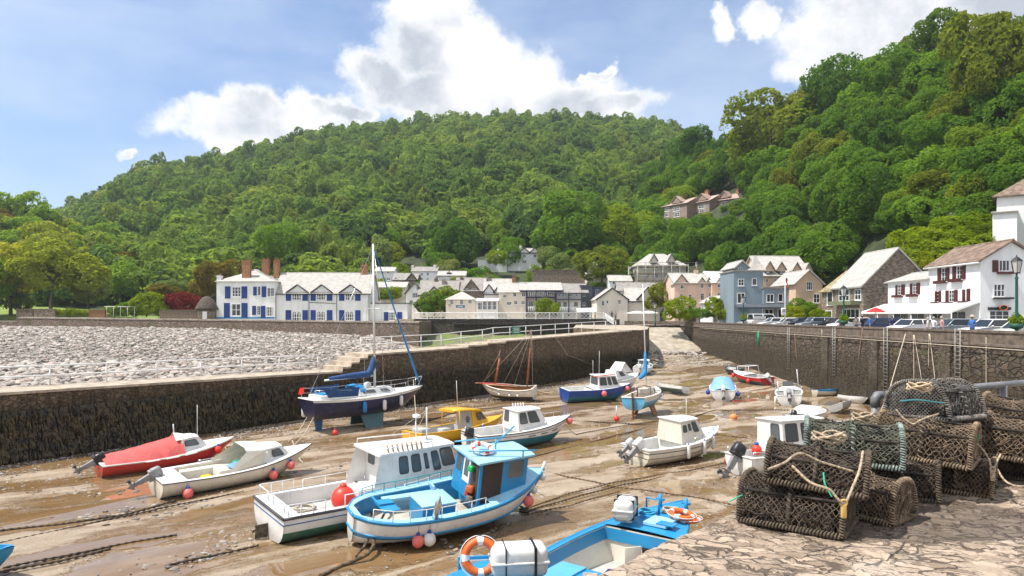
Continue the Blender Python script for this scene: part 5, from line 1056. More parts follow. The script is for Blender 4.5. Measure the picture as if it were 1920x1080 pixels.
            um, vm_ = (u0+u1)/2, (v0+v1)/2; k = min(.85, 1-2*.025/min(wd, ht)); R1 = [e(*p)+n*.004 for p in ring]; R2 = [e(*p)+n*.016 for p in ring]; R3 = [e(um+(p[0]-um)*k, vm_+(p[1]-vm_)*k)+n*.016 for p in ring]
            w_ = MB(); w_.loft([R1, R2, R3], 0, True, False, False, False); wo_ = w_.build('window', fr or m_rub, s.o)
            g = MB(); g.add([x-n*.006 for x in R3], [tuple(range(12))]); g.build('pane', gm or m_bglass, wo_)
        return c, fs
    def motor(s, y=0, tilt=55, cm=None, sc=1.0, lm=None, x=None, z=None):
        x = -s.L/2-.05 if x is None else x; z = s.zs(0)-.02 if z is None else z; cm = cm or m_motor; lm = lm or m_motg
        Mx = Matrix.Translation((x, y, z))@Matrix.Rotation(R_(tilt), 4, 'Y')@Matrix.Scale(sc, 4)
        b = MB(); b.box((-.12, 0, -.25), (.2, .13, .55), Mx=Mx, tp=1.2); b.box((-.13, 0, -.68), (.16, .07, .42), Mx=Mx); b.box((-.2, 0, -.66), (.34, .22, .02), Mx=Mx); b.tube([(-.34, 0, -.80), (.02, 0, -.80)], .055, 8, Mx=Mx); b.add([(-.2, .012, -.83), (-.02, .012, -.83), (-.16, 0, -1.02), (-.2, -.012, -.83), (-.02, -.012, -.83)], [(0,1,2), (3,2,4), (0,2,3), (1,4,2)], Mx=Mx); b.box((.02, 0, -.05), (.14, .22, .26), Mx=Mx)
        o = b.build('outboard_motor', lm, s.o)
        c = MB(); c.rbox((-.14, 0, .22), (.52, .34, .42), .10, Mx=Mx, tp=.82); c.rbox((-.14, 0, .0), (.44, .30, .12), .04, Mx=Mx); c.build('cowling', cm, o)
        p = MB()
        for k in range(3):
            Q = Mx@Matrix.Translation((-.37, 0, -.80))@Matrix.Rotation(R_(120*k), 4, 'X'); p.add([(0, -.03, .03), (.03, .05, .05), (.04, .07, .13), (0, .0, .17), (-.03, -.06, .12)], [(0,1,2,3,4)], Mx=Q)
        p.tube([(-.43, 0, -.80), (-.33, 0, -.80)], .045, 8, Mx=Mx); p.build('propeller', m_motor, o)
    def tubes(s, name, lists, r, m):
        b = MB()
        for l in lists: b.tube(l, r, 6)
        return b.build(name, m, s.o)
    def rail(s, t0, t1, h, m=None, n=6, r=.018, sides=(1, -1), inset=-.06, name='guard_rail', mid=False):
        b = MB()
        for sg in sides:
            ts = np.linspace(t0, t1, n); b.tube([s.pt(t, 1, sg, inset, h) for t in ts], r, 5)
            if mid: b.tube([s.pt(t, 1, sg, inset, h*.5) for t in ts], r*.7, 5)
            for t in ts: b.tube([s.pt(t, 1, sg, inset), s.pt(t, 1, sg, inset, h)], r, 5)
        return b.build(name, m or m_steel, s.o)
    def fender(s, t, side, label, m=None, r=.20, f=.45, long=False, cap=None, name='fender', out=None, group=None):
        p = s.wp(s.pt(t, f, side, (r if out is None else out)+.01)); top = s.wp(s.pt(t, 1.0, side, .02)); o = thing(name, label, 'fender', p, group=group); b = MB()
        if long: b.lathe([(.02, -.36), (r*.6, -.33), (r, -.26), (r, .26), (r*.6, .33), (.02, .36)], 12, Mx=Matrix.Translation(p)); hh = .34
        else: b.ball(p, r, 0, 16, 1.08); hh = r
        b.build('body', m or m_pinkb, o, True); c = MB(); c.lathe([(r*.42, -.05), (r*.36, .03), (r*.2, .1)], 8, Mx=Matrix.Translation(p+Vector((0,0,hh)))); c.build('cap', cap or m_bfen, o, True); l = MB(); l.tube([p+Vector((0,0,hh)), top], .012, 4); l.build('lanyard', m_rope, o, True); return o
def lifebuoy(label, Mx, R=.30, r=.075, m=None, bands=None, nb=4):
    p = Mx.translation; o = thing('lifebuoy', label, 'lifebuoy', p); m = m or m_orange; bands = bands or m_white; b = MB(); L = Matrix.Translation(-Vector(p))@Mx
    b.torus(R, r, 32, 10, 0, L, lambda i: 1 if (i+1) % 8 < 1 or (i % 8) < 1 else 0); b.build('ring', [m, bands], o)
    g = MB(); g.tube([L@Vector(((R+r+.03+(.0 if k % 8 else -.03))*math.cos(6.283*k/32), (R+r+.03+(.0 if k % 8 else -.03))*math.sin(6.283*k/32), .02)) for k in range(33)], .011, 4); g.build('grab_line', m_white, o); return o
def canister(label, c, yaw, L=1.05, r=.30):
    o = thing('liferaft_canister', label, 'canister', c); Mx = Matrix.Rotation(yaw, 4, 'Z'); b = MB()
    b.rbox((0, 0, r+.06), (L, r*2, r*2), r*.48, Mx=Mx, n=4); b.rbox((0, 0, r+.06), (L+.05, r*2+.05, .07), .03, Mx=Mx); b.build('shell', h_white, o)
    s = MB(); s.box((L*.26, 0, r+.06), (.05, r*2+.06, r*2+.02), Mx=Mx); s.box((-L*.26, 0, r+.06), (.025, r*2+.035, r*2+.01), Mx=Mx); s.build('strap', m_black, o)
    k = MB(); k.box((L*.3, 0, .03), (.09, r*1.8, .06), Mx=Mx); k.box((-L*.3, 0, .03), (.09, r*1.8, .06), Mx=Mx); k.build('cradle', m_steel, o); return o
def cloth(name, label, parent, prof, m, cat=None):
    b = MB(); b.loft(prof, 0, False); o = b.build(name, m, parent); return o
def antenna(B, x, y, z, h, m=None, r=.014): return B.tubes('antenna', [[(x, y, z), (x-.04, y, z+h)]], r, m or m_white)
def coil(name, label, c, R, n, m, r=.02, Mx=None):
    q = MB(); pts = []
    for k in range(n*14): a = k/14*6.283; rr = R*(1+.25*math.sin(k*1.7)*.5+.08*math.sin(k*.37)); pts.append((rr*math.cos(a), rr*math.sin(a)*.9, .02+.05*abs(math.sin(k*.61))+k*.0012))
    q.tube(pts, r, 5); o = q.build(name, m); o.matrix_basis = (Mx or Matrix())@Matrix.Translation(c); return tag(o, label, 'rope')
# 1 red boat
b = Boat('red_boat', 'small red motorboat under a faded red cover, nearest the weedy wall', (184, 893), (411, 861), 6.2, 2.05, .72, [(.92, h_red), (1.0, h_white)], h_white, zw=.16, bow_rise=.42, rake=.75, heel=4, td=.5, deckm=h_white, strake=h_white, strake_r=.03)
b.cabin(.35, 1.75, 1.45, .9, .86, .62, h_white, [('R', .12, .38, .74, .86), ('L', .12, .38, .74, .86), ('F', .1, .35, .46, .85), ('F', .54, .35, .9, .85)], rf=.55, tw=.8, roof=h_white, over=.02)
q = MB(); q.loft([[(.1, -.52, 1.42), (.1, 0, 1.75), (.1, .52, 1.42)], [(.75, -.5, 1.50), (.75, 0, 1.56), (.75, .5, 1.50)], [(1.1, -.45, 1.5), (1.1, 0, 1.52), (1.1, .45, 1.5)]], 0, False); q.build('hood', h_white, b.o)
cloth('cover', '', b.o, [[(x, -b.hb((x+3)/6)-.02, .74), (x, -b.hb((x+3)/6)*.7, lerp(.86, 1.2, k)), (x, 0, lerp(.92, 1.62, k)+.03*math.sin(x*9)), (x, b.hb((x+3)/6)*.7, lerp(.86, 1.2, k)), (x, b.hb((x+3)/6)+.02, .74)] for x, k in [(-3+.38*i, (i/9)**.9) for i in range(10)]], m_redc)
b.motor(tilt=62); antenna(b, 1.2, -.2, 1.5, 1.55); antenna(b, .15, 0, 1.7, .45, r=.03)
for k in range(3): b.tubes('hand_rail', [[b.pt(.28+.14*k, .97, -1, .03), b.pt(.29+.14*k, .97, -1, .07), b.pt(.37+.14*k, .97, -1, .07), b.pt(.38+.14*k, .97, -1, .03)]], .022, h_white)
b.fender(.84, -1, 'round red fender hanging near the bow of the red covered boat', m_redb, .19, .72)
# 2 white open boat
b = Boat('white_boat', 'white open motorboat with cuddy cabin and cluttered cockpit beside the red boat', (290, 929), (536, 887), 7.0, 2.35, .80, [(1.0, h_cream)], h_aqua, zw=.2, bow_rise=.5, rake=1.0, heel=6, td=.62, floor=.22, gw=.16, inner=h_cream, deckm=h_white, strake=m_rub, strake_r=.022)
b.cabin(.75, 2.35, 1.6, .85, .95, .62, h_white, [('R', .34, .30, .80, .84), ('L', .34, .30, .80, .84), ('F', .1, .3, .46, .84), ('F', .54, .3, .9, .84)], rf=.6, tw=.84, roof=h_white, over=.03, rb=.1, open_back=True)
q = MB(); q.loft([[(x, -w, z0), (x, -w*.8, z1), (x, w*.8, z1), (x, w, z0)] for x, w, z0, z1 in ((-.05, .70, 1.62, 1.74), (.3, .74, 1.48, 1.72), (.95, .76, 1.4, 1.62))], 0, False); q.build('hood', h_white, b.o)
q = MB()
for sg in (-1, 1): q.add([(-.95, sg*1.08, .86), (.78, sg*.8, .95), (.85, sg*.72, 1.55), (-.0, sg*.70, 1.6)], [(0,1,2,3)])
q.build('side_screen', h_cream, b.o)
q = MB(); q.rbox((-2.9, 0, .72), (.75, 1.9, .28), .05); q.rbox((-1.2, .75, .5), (2.2, .38, .42), .04); q.rbox((-1.2, -.75, .5), (2.2, .38, .42), .04); q.rbox((-.75, 0, .55), (.55, .8, .5), .04); q.build('seat', h_cream, b.o)
def heap(par, name, label, items): pass
for nm, m, c, d in [('tarpaulin', M('green_tarp', (.01, .28, .13), .6), (.25, .35, .78), (.75, .6, .22)), ('cushion', M('blue_cushion', (.20, .38, .72), .7), (-.25, -.2, .88), (.7, .5, .08)), ('cushion', M('yellow_sponge', (.72, .48, .03), .8), (-1.7, -.72, .76), (.45, .3, .09)), ('coat', M('red_oilskin', (.66, .08, .03), .6), (.5, .0, .72), (.6, .3, .16))]:
    lab = {'green_tarp': 'crumpled green tarpaulin inside the cluttered white open boat', 'blue_cushion': 'pale blue board lying across the seats of the white open boat', 'yellow_sponge': 'yellow pad on the side seat of the white open boat', 'red_oilskin': 'bright red oilskin dropped inside the white open boat'}[m.name]
    o = MB(); o.rbox((0,0,0), d, min(d)*.45); ob = o.build(nm, m); ob.matrix_basis = b.M@Matrix.Translation(c)@Matrix.Rotation(.4, 4, 'Z')@Matrix.Rotation(.18, 4, 'X'); tag(ob, lab, nm)
b.motor(tilt=64, cm=m_motg, y=.15); b.rail(.3, .44, .14, sides=(1,))
b.fender(.13, -1, 'pink ball fender by the stern of the white open boat', m_pinkb, .21, .4); b.fender(.66, -1, 'pink ball fender below the cuddy of the white open boat', m_pinkb, .20, .5); b.fender(.80, -1, 'pink ball fender nearest the bow of the white open boat', m_pinkb, .19, .62)
# 3 white workboat
b = Boat('white_workboat', 'big white workboat with long wheelhouse and open aft deck', (502, 1006), (808, 944), 8.8, 3.0, 1.05, [(1.0, h_white)], h_green, zw=.56, bilge=.30, stern_w=.96, bow_rise=.45, rake=.9, heel=3, td=.42, floor=.55, gw=.22, deckm=h_white, inner=h_white, strake=m_rub, strake_r=.05)
c, fs = b.cabin(-.3, 2.95, 2.3, 1.7, 1.1, 1.5, h_white, [('R', .10, .44, .24, .88), ('R', .29, .43, .43, .88), ('R', .49, .46, .55, .86), ('R', .61, .38, .73, .88), ('R', .76, .44, .97, .91), ('L', .15, .45, .3, .86), ('L', .5, .45, .9, .88), ('F', .06, .42, .48, .9), ('F', .52, .42, .94, .9), ('B', .1, .5, .35, .85)], rb=.0, rf=.5, tw=.86, roof=h_white, over=.07, rth=.12, aft_over=.45)
q = MB()
for sg in (-1, 1): q = MB(); q.add([(-1.1, sg*1.10, 1.1), (-.3, sg*1.14, 1.1), (-.3, sg*1.0, 2.56), (-.75, sg*.98, 2.56)], [(0,1,2,3)]); q.build('side_wing', h_white, b.o)
b.tubes('rod_holder', [[(-.4+.20*k, -.93, 2.6), (-.48+.20*k, -.93, 2.9)] for k in range(8)], .035, M('tan_tube', (.5, .34, .2), .6))
b.tubes('roof_rail', [[(-.7, -1, 2.6), (-.7, -1, 2.78), (1.5, -.85, 2.78), (1.5, -.85, 2.6)], [(-.7, 1, 2.6), (-.7, 1, 2.78), (1.5, .85, 2.78), (1.5, .85, 2.6)]], .022, m_white)
antenna(b, 1.9, .2, 2.6, 1.3, r=.03); antenna(b, 1.5, .35, 2.6, .9, r=.025); q = MB(); q.lathe([(.02,0),(.16,.02),(.16,.12),(.02,.16)], 12, Mx=Matrix.Translation((1.5, .35, 3.48))); q.build('radar', m_white, b.o); b.tubes('mast_stay', [[(1.9, .2, 3.8), (.6, .8, 2.8)], [(1.9, .2, 3.8), (.6, -.7, 2.8)]], .01, m_rope)
b.strake(M('blue_line', (.02, .10, .30), .5), .016, .80); coil('rope_coil', 'grey rope coil on the aft deck of the white workboat', (-3.0, .3, .6), .35, 5, m_rope, .03, b.M); b.rail(.02, .16, .42, m_white, 4, .02); b.tubes('stern_rail', [[(-4.3, -1.2, 1.08), (-4.3, -1.2, 1.5), (-4.3, -.2, 1.5), (-4.3, -.2, 1.08)], [(-4.3, 1.2, 1.08), (-4.3, 1.2, 1.5), (-4.3, .3, 1.5), (-4.3, .3, 1.08)]], .02, m_white); b.rail(.24, .40, .45, m_white, 3, .02, sides=(-1,)); b.rail(.2, .40, .36, m_white, 3, .02, sides=(1,)); b.rail(.5, .86, .40, m_white, 7, .016, sides=(-1,))
q = MB(); q.rbox((-1.0, -.35, .98), (1.0, .9, .8), .04); q.build('locker', h_white, b.o); q = MB(); q.rbox((-4.1, 0, 1.02), (.6, 2.4, .12), .03); q.build('aft_deck', h_white, b.o)
q = MB(); q.box((-4.6, 0, .30), (.45, .05, .45)); q.tube([(-4.4, .2, .35), (-4.85, .2, .24)], .05, 8);  q.build('rudder', M('rusty_gear', (.10, .085, .06), .8, .5, 8, dirt=.6), b.o)
for k in range(4): 
    Q = Matrix.Translation((-4.85, .2, .24))@Matrix.Rotation(R_(90*k+20), 4, 'X'); q = MB(); q.add([(0,-.04,.03),(.04,.08,.06),(.03,.1,.2),(-.03,-.02,.24)], [(0,1,2,3)], Mx=Q); q.build('propeller_blade', M('bronze', (.45, .36, .2), .4, metal=.6), b.o)
bo = thing('buoy', 'large red ball buoy sitting on the aft deck of the white workboat', 'buoy', b.wp((-1.95, -.55, 1.1))); q = MB(); q.ball((0,0,0), .42, 0, 20, 1.05); q.build('body', m_redb, bo); q = MB(); q.lathe([(.15, .38), (.11, .5), (.04, .54)], 10); q.build('cap', m_redb, bo)
b.fender(.52, -1, 'orange ball buoy squeezed between workboat and blue fishing boat', m_orb, .30, .75); f = thing('fender', 'long white fender with blue end beside the orange ball buoy', 'fender', b.wp(b.pt(.44, .62, -1, .2))); q = MB(); q.lathe([(.05, -.45), (.13, -.38), (.14, .3), (.02, .34)], 12, Mx=Matrix.Rotation(R_(70), 4, 'Y')@Matrix.Rotation(.3, 4, 'X')); q.build('body', m_wfen, f); q = MB(); q.ball((-.42, 0, -.16), .12, 0, 10); q.build('cap', m_bfen, f)
# 4 blue fishing boat
b = Boat('blue_fishing_boat', 'bright blue and white fishing boat with wheelhouse, propped upright in the middle', (655, 1022), (953, 970), 7.4, 3.15, .95, [(.16, h_blue), (.22, h_white), (.86, h_white), (1.0, h_blue)], h_white, zw=.36, stern_w=.80, bow_rise=.62, stern_rise=.06, rake=.5, heel=8, td=.60, floor=.40, gw=.30, inner=h_blue, deckm=h_pale, round_stern=True, strake=h_blue, strake_r=.05, lift=.12, full=1.15)
b.strake(h_blue, .04, .50)
zd = 1.05
c, fs = b.cabin(.35, 2.45, 2.05, 1.5, .98, 1.52, h_blue, [('B', .08, .46, .34, .92), ('R', .55, .46, .93, .92), ('L', .1, .46, .45, .92), ('L', .55, .46, .93, .92), ('F', .06, .42, .47, .92), ('F', .53, .42, .94, .92)], rb=.12, rf=-.12, tw=.90, roof=h_pale, over=.12, rth=.09, fr=h_blue, gm=m_bglass)
B_ = b
def onface(fs, f, u, v, o=0.0):
    a, b_, c_, d = fs[f]; n = (b_-a).cross(d-a).normalized(); return (a*(1-u)+b_*u)*(1-v)+(d*(1-u)+c_*u)*v+n*o
def fpanel(par, fs, f, u0, v0, u1, v1, m, name, th=.03, off=.005):
    q = MB(); lo = [onface(fs, f, u, v, off) for u, v in ((u0,v0),(u1,v0),(u1,v1),(u0,v1))]; hi = [onface(fs, f, u, v, off+th) for u, v in ((u0,v0),(u1,v0),(u1,v1),(u0,v1))]; q.add(lo+hi, [(4,5,6,7),(0,1,5,4),(1,2,6,5),(2,3,7,6),(3,0,4,7)]); return q.build(name, m, par)
d = fpanel(b.o, fs, 'B', .40, .36, .66, .95, h_white, 'door'); fpanel(d, fs, 'B', .45, .50, .61, .88, m_bglass, 'pane', .012, .034)
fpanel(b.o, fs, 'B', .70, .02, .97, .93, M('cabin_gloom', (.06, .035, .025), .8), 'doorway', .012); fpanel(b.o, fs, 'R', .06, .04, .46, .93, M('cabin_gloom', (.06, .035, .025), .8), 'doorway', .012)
for nm, m, u, v, s_ in [('bucket', M('green_plastic', (.01, .40, .10), .4), .80, .78, .12), ('oilskin', M('orange_oilskin', (.55, .10, .02), .6), .84, .33, .15), ('oilskin', M('red_rag', (.45, .04, .03), .7), .78, .2, .11), ('box', M('grey_tackle', (.2, .18, .16), .7), .86, .12, .13)]:
    lab = {'green_plastic': 'green bucket hanging in the doorway of the blue fishing boat', 'orange_oilskin': 'orange oilskin in the wheelhouse doorway of the blue fishing boat', 'red_rag': 'small red cloth low in the doorway of the blue boat', 'grey_tackle': 'grey tackle box on the threshold of the blue wheelhouse'}[m.name]
    p = b.wp(onface(fs, 'B', u, v, .14)); q = MB(); q.rbox((0,0,0), (s_*1.6, s_*1.8, s_*1.7), s_*.35); ob = q.build(nm, m); ob.location = p; ob.rotation_euler = (.2, .1, u*9); tag(ob, lab, nm)
q = MB(); q.box((-.95, -.30, .78), (1.2, 1.15, .74)); q.build('engine_box', h_blue, b.o, bevel=.02); q = MB(); q.rbox((-.95, -.30, 1.18), (1.27, 1.22, .07), .02); q.build('box_lid', h_pale, b.o)
q = MB(); q.rbox((0,0,0), (.06, .55, .85), .02, Mx=Matrix.Translation((-.45, .62, .95))@Matrix.Rotation(R_(-24), 4, 'Y')); q.build('leaning_hatch', h_pale, b.o)
q = MB(); q.box((-1.2, .93, .85), (2.2, .32, .10)); q.box((-1.2, 1.02, .6), (2.2, .10, .5)); q.build('side_bench', h_pale, b.o)
q = MB(); q.box((-2.55, -.2, 1.12), (.55, 1.0, .06)); q.box((-2.55, -.2, 1.19), (.5, .06, .05)); q.box((-2.8, .2, 1.17), (.06, .8, .05)); q.build('stern_hatch', h_blue, b.o)
b.rail(.06, .56, .40, h_white, 8, .016, sides=(-1,)); b.rail(.1, .58, .30, M('teal_rail', (.02, .35, .36), .5), 9, .018, sides=(1,))
b.tubes('roof_bar', [[(.3, -.3, 2.72), (2.7, -1.0, 2.72)], [(.4, 1.0, 2.65), (2.4, .8, 2.70)], [(1.6, .1, 2.5), (1.6, .1, 2.9)], [(.7, -.42, 2.5), (.7, -.42, 2.72)], [(2.2, -.84, 2.5), (2.2, -.84, 2.72)]], .028, h_sky); b.tubes('boom_pole', [[(1.9, .7, 2.5), (3.0, 1.2, 2.95)]], .035, h_sky)
b.tubes('stem_post', [[b.pt(.99, .1, 1), b.pt(1.0, 1.0, 1)+Vector((.05,0,.28))]], .05, h_white)
Q = Matrix.Translation((-2.3, -.95, 1.0))@Matrix.Rotation(R_(-30), 4, 'X')@Matrix.Rotation(R_(40), 4, 'Y'); q = MB(); q.lathe([(.11, 0), (.11, .9), (.07, .95), (.03, 1.15)], 12, Mx=Matrix.Translation((-1.35, -1.30, .75))@Matrix.Rotation(R_(20), 4, 'X')); q.build('pot_hauler', m_steel, b.o)
q = MB(); q.tube([(-3.3, .25, -.05), (-3.42, .25, .5), (-3.45, .25, 1.0)], .10, 6); q.box((-3.3, 0, .15), (.25, .07, .7)); q.build('rudder', h_black, b.o); q = MB(); q.box((-2.9, -.55, .05), (.2, .2, .9)); q.build('prop_leg', h_black, b.o)
lifebuoy('white lifebuoy with red bands on the blue wheelhouse roof', b.M@Matrix.Translation((.95, -.1, 2.68))@Matrix.Rotation(.2, 4, 'X'), .33, .085, m_white, m_redb)
b.fender(.86, -1, 'pink ball fender under the starboard bow of the blue fishing boat', m_pinkb, .20, .45); b.fender(.985, -1, 'small white fender hanging from the stem of the blue fishing boat', m_wfen, .13, .55, cap=m_wfen); b.fender(.24, -1, 'pink ball fender at the near quarter of the blue fishing boat', m_pinkb, .20, .35); b.fender(.29, -1, 'dirty white ball fender beside the pink one at the blue boat quarter', m_wfen, .21, .38); b.fender(.93, -1, 'little white ball fender beside the bow of the blue boat', m_wfen, .13, .35, cap=m_wfen)
# 5 navy yacht on bilge keels
b = Boat('navy_yacht', 'navy sailing yacht with white deck standing on its bilge keels', (573, 812), (778, 786), 9.0, 2.8, 1.30, [(.86, h_navy), (1.0, h_white)], h_navy, zw=.35, stern_w=.70, bow_rise=.35, stern_rise=.12, rake=1.3, lift=.72, heel=0, deck=True, deckm=h_white, strake=h_white, strake_r=.04, transom_rake=.35)
for sg in (-1, 1):
    q = MB(); q.loft([[(-.9, sg*.45, .25), (.9, sg*.45, .25), (.9, sg*.60, .25), (-.9, sg*.6, .25)], [(-.75, sg*.95, -.72), (.55, sg*.95, -.72), (.55, sg*1.03, -.72), (-.75, sg*1.03, -.72)]], 0, True, True, True, False); q.build('bilge_keel', h_teal, b.o)
q = MB(); q.loft([[(-4.0, -.06, .9), (-3.3, -.06, .7), (-3.3, .06, .7), (-4.0, .06, .9)], [(-3.8, -.04, -.70), (-3.4, -.04, -.70), (-3.4, .04, -.70), (-3.8, .04, -.70)]], 0, True, True, True, False); q.build('rudder', M('rudder_blue', (.03, .11, .25), .6, dirt=.3), b.o)
c, fs = b.cabin(-1.1, 2.3, 1.7, .9, 1.38, .46, h_white, [('R', .1, .3, .44, .8), ('R', .6, .3, .82, .8), ('L', .1, .3, .44, .8), ('L', .6, .3, .82, .8)], rf=.7, tw=.82, name='coachroof')
q = MB(); q.box((-2.6, 0, 1.48), (2.6, 1.7, .3)); q.build('cockpit_coaming', h_white, b.o, bevel=.06); q = MB(); q.box((-2.6, 0, 1.66), (2.0, 1.0, .08)); q.build('cockpit_seat', m_sailb2, b.o)
q = MB(); q.loft([[(-1.35, -.75, 1.6), (-1.3, -.6, 2.05), (-1.3, .6, 2.05), (-1.35, .75, 1.6)], [(-.5, -.75, 1.7), (-.75, -.6, 2.12), (-.75, .6, 2.12), (-.5, .75, 1.7)]], 0, False); q.build('sprayhood', m_sailb2, b.o)
for sg in (-1, 1): q = MB(); q.add([(-3.5, sg*1.12, 1.52), (-1.5, sg*1.33, 1.50), (-1.4, sg*1.30, 2.08), (-3.8, sg*1.05, 2.02)], [(0,1,2,3)]); q.build('spray_dodger', m_sailb, b.o)
MX = .55; q = MB(); q.tube([(MX, 0, 1.8), (MX-.12, 0, 11.6)], .085, 8, r2=.07); q.build('mast', m_al, b.o)
b.tubes('spreader', [[(MX-.05, -.9, 7.2), (MX-.05, .9, 7.2)]], .03, m_al)
b.tubes('shroud', [[(MX-.1, 0, 11.5), (MX-.05, sg*.9, 7.2), (MX-.1, sg*1.3, 1.5)] for sg in (-1, 1)]+[[(MX-.1, 0, 11.5), (-4.2, 0, 1.75)]], .012, m_steel)
q = MB(); fp, ft = Vector((4.3, 0, 1.75)), Vector((MX-.1, 0, 11.4)); n_ = 14; q.tube([fp.lerp(ft, k/n_) for k in range(n_+1)], [(.03 if k in (0, n_) else .085*(1-k/n_*.65)) for k in range(n_+1)], 8); q.build('furled_jib', m_sailb2, b.o)
q = MB(); q.tube([(MX-.1, 0, 3.9), (MX-.15, 0, 3.3), (MX-.5, 0, 2.75), (-1.5, 0, 2.70), (-2.9, 0, 2.62)], [.10, .26, .24, .18, .10], 8); q.build('sail_cover', m_sailb, b.o); b.tubes('boom', [[(MX-.1, 0, 2.62), (-3.2, 0, 2.52)]], .06, m_al)
b.rail(.02, .9, .62, m_steel, 8, .014, mid=True); b.tubes('pulpit', [[b.pt(.9, 1, 1, -.06, .62), b.pt(1.0, 1, 1, .0, .68), b.pt(.9, 1, -1, -.06, .62)], [b.pt(.97, 1, 1, -.02, .02), b.pt(1.0, 1, 1, 0, .68)]], .02, m_steel)
b.fender(.02, 1, 'white long fender hanging off the stern of the navy yacht', m_wfen, .15, .35, True); b.fender(.72, -1, 'white long fender on the near bow of the navy yacht', m_wfen, .13, .62, True); b.fender(.55, -1, 'white long fender amidships on the navy yacht', m_wfen, .13, .55, True); b.fender(.38, -1, 'blue long fender below the cockpit of the navy yacht', m_sailb2, .14, .55, True)
q = MB(); q.loft([[(-4.45, .3, 2.15), (-4.45, .34, 1.75)], [(-4.6, .5, 2.1), (-4.62, .55, 1.68)], [(-4.55, .75, 2.0), (-4.6, .8, 1.65)]], 0, False); q.build('ensign', m_redb, b.o); q = MB(); q.ball((.1, .2, 2.0), .26, 0, 12, .8); q.build('sail_bag', m_wfen, b.o)
bo = thing('buoy', 'small red buoy on the mud under the navy yacht', 'buoy', G(628, 814)+Vector((0,0,.1))); q = MB(); q.ball((0,0,0), .17); q.build('body', m_redb, bo); q = MB(); q.ball((0,0,.2), .06); q.build('eye', m_redb, bo)
# 6 yellow boat
b = Boat('yellow_boat', 'yellow motorboat with hard-top and grey cockpit bulkhead', (772, 840), (925, 818), 6.6, 2.5, .9, [(1.0, h_yellow)], h_black, zw=.18, bow_rise=.4, rake=.8, td=.55, floor=.3, gw=.14, inner=h_grey, deckm=h_yellow, heel=-2)
c, fs = b.cabin(.35, 2.0, 1.9, 1.1, .95, .95, h_yellow, [('R', .35, .35, .62, .8), ('R', .68, .35, .92, .8), ('L', .3, .35, .9, .85), ('F', .08, .35, .92, .85)], rf=.85, tw=.82, name='wheelhouse'); fpanel(b.o, fs, 'B', .06, .02, .94, .96, h_grey, 'bulkhead', .03)
Q = Matrix.Translation((.27, -.45, 1.35))@Matrix.Rotation(R_(90), 4, 'Y'); q = MB(); q.torus(.16, .018, 16, 6, Mx=Q); q.bars([((-.15,0,0),(.15,0,0)), ((0,-.15,0),(0,.15,0))], .012, Mx=Q); q.build('steering_wheel', m_motor, b.o)
q = MB(); q.loft([[(x, -w, z-.12), (x, -w*.85, z), (x, w*.85, z), (x, w, z-.12), (x, w*.8, z-.14), (x, -w*.8, z-.14)] for x, w, z in ((-.95, .8, 2.02), (-.4, .9, 2.05), (.5, .9, 2.0), (1.25, .75, 1.86))], 0, True, True, True); q.build('hard_top', h_yellow, b.o); b.tubes('top_post', [[(-.6, sg*1.0, .9), (-.6, sg*.85, 1.95)] for sg in (-1, 1)], .03, h_yellow)
q = MB(); q.rbox((-1.3, -.3, .65), (.6, .55, .7), .05); q.rbox((-2.6, .1, .95), (.6, 1.1, .3), .04); q.build('seat', h_grey, b.o); antenna(b, .3, .6, 2.0, 1.6)
b.fender(.42, -1, 'blue and white long fender on the near side of the yellow boat', m_bfen, .12, .7, True, cap=m_wfen); b.fender(.62, -1, 'blue fender further forward on the yellow boat', m_bfen, .12, .7, True, cap=m_wfen)
# 7 white and teal cabin boat
b = Boat('white_teal_boat', 'white boat with teal bottom and square wheelhouse right of the yellow boat', (880, 847), (1050, 825), 7.0, 2.3, 1.05, [(1.0, h_white)], h_teal, zw=.74, bilge=.3, bow_rise=.45, rake=.8, td=.40, floor=.5, gw=.12, heel=3, strake=m_rub, strake_r=.03)
c, fs = b.cabin(-.85, 1.55, 1.75, 1.15, 1.05, 1.15, h_white, [('R', .06, .35, .34, .9), ('R', .40, .35, .78, .92), ('L', .06, .35, .34, .9), ('L', .40, .35, .78, .92), ('F', .08, .3, .47, .9), ('F', .53, .3, .92, .9), ('B', .1, .35, .4, .9)], rf=.75, tw=.82, roof=h_white, over=.06)
b.tubes('rod_holder', [[(-.6+.18*k, .1, 2.2), (-.66+.18*k, .1, 2.5)] for k in range(5)], .03, m_white); b.tubes('roof_rail', [[(-.7, -.6, 2.22), (-.7, -.6, 2.36), (.6, -.5, 2.36), (.6, -.5, 2.22)]], .018, m_white); b.rail(.62, .95, .32, m_steel, 5); b.strake(h_navy, .014, .86)
b.motor(tilt=8, y=-.25, sc=1.05, z=1.0); b.fender(.97, -1, 'pink ball fender under the bow of the white and teal boat', m_pinkb, .20, .55); b.fender(.93, 1, 'pink ball fender beside the other at the white and teal bow', m_pinkb, .17, .6)
for k in range(3): b.tubes('grab_rail', [[b.pt(.45+.13*k, .75, -1, .02), b.pt(.52+.13*k, .75, -1, .02)]], .022, m_motor)
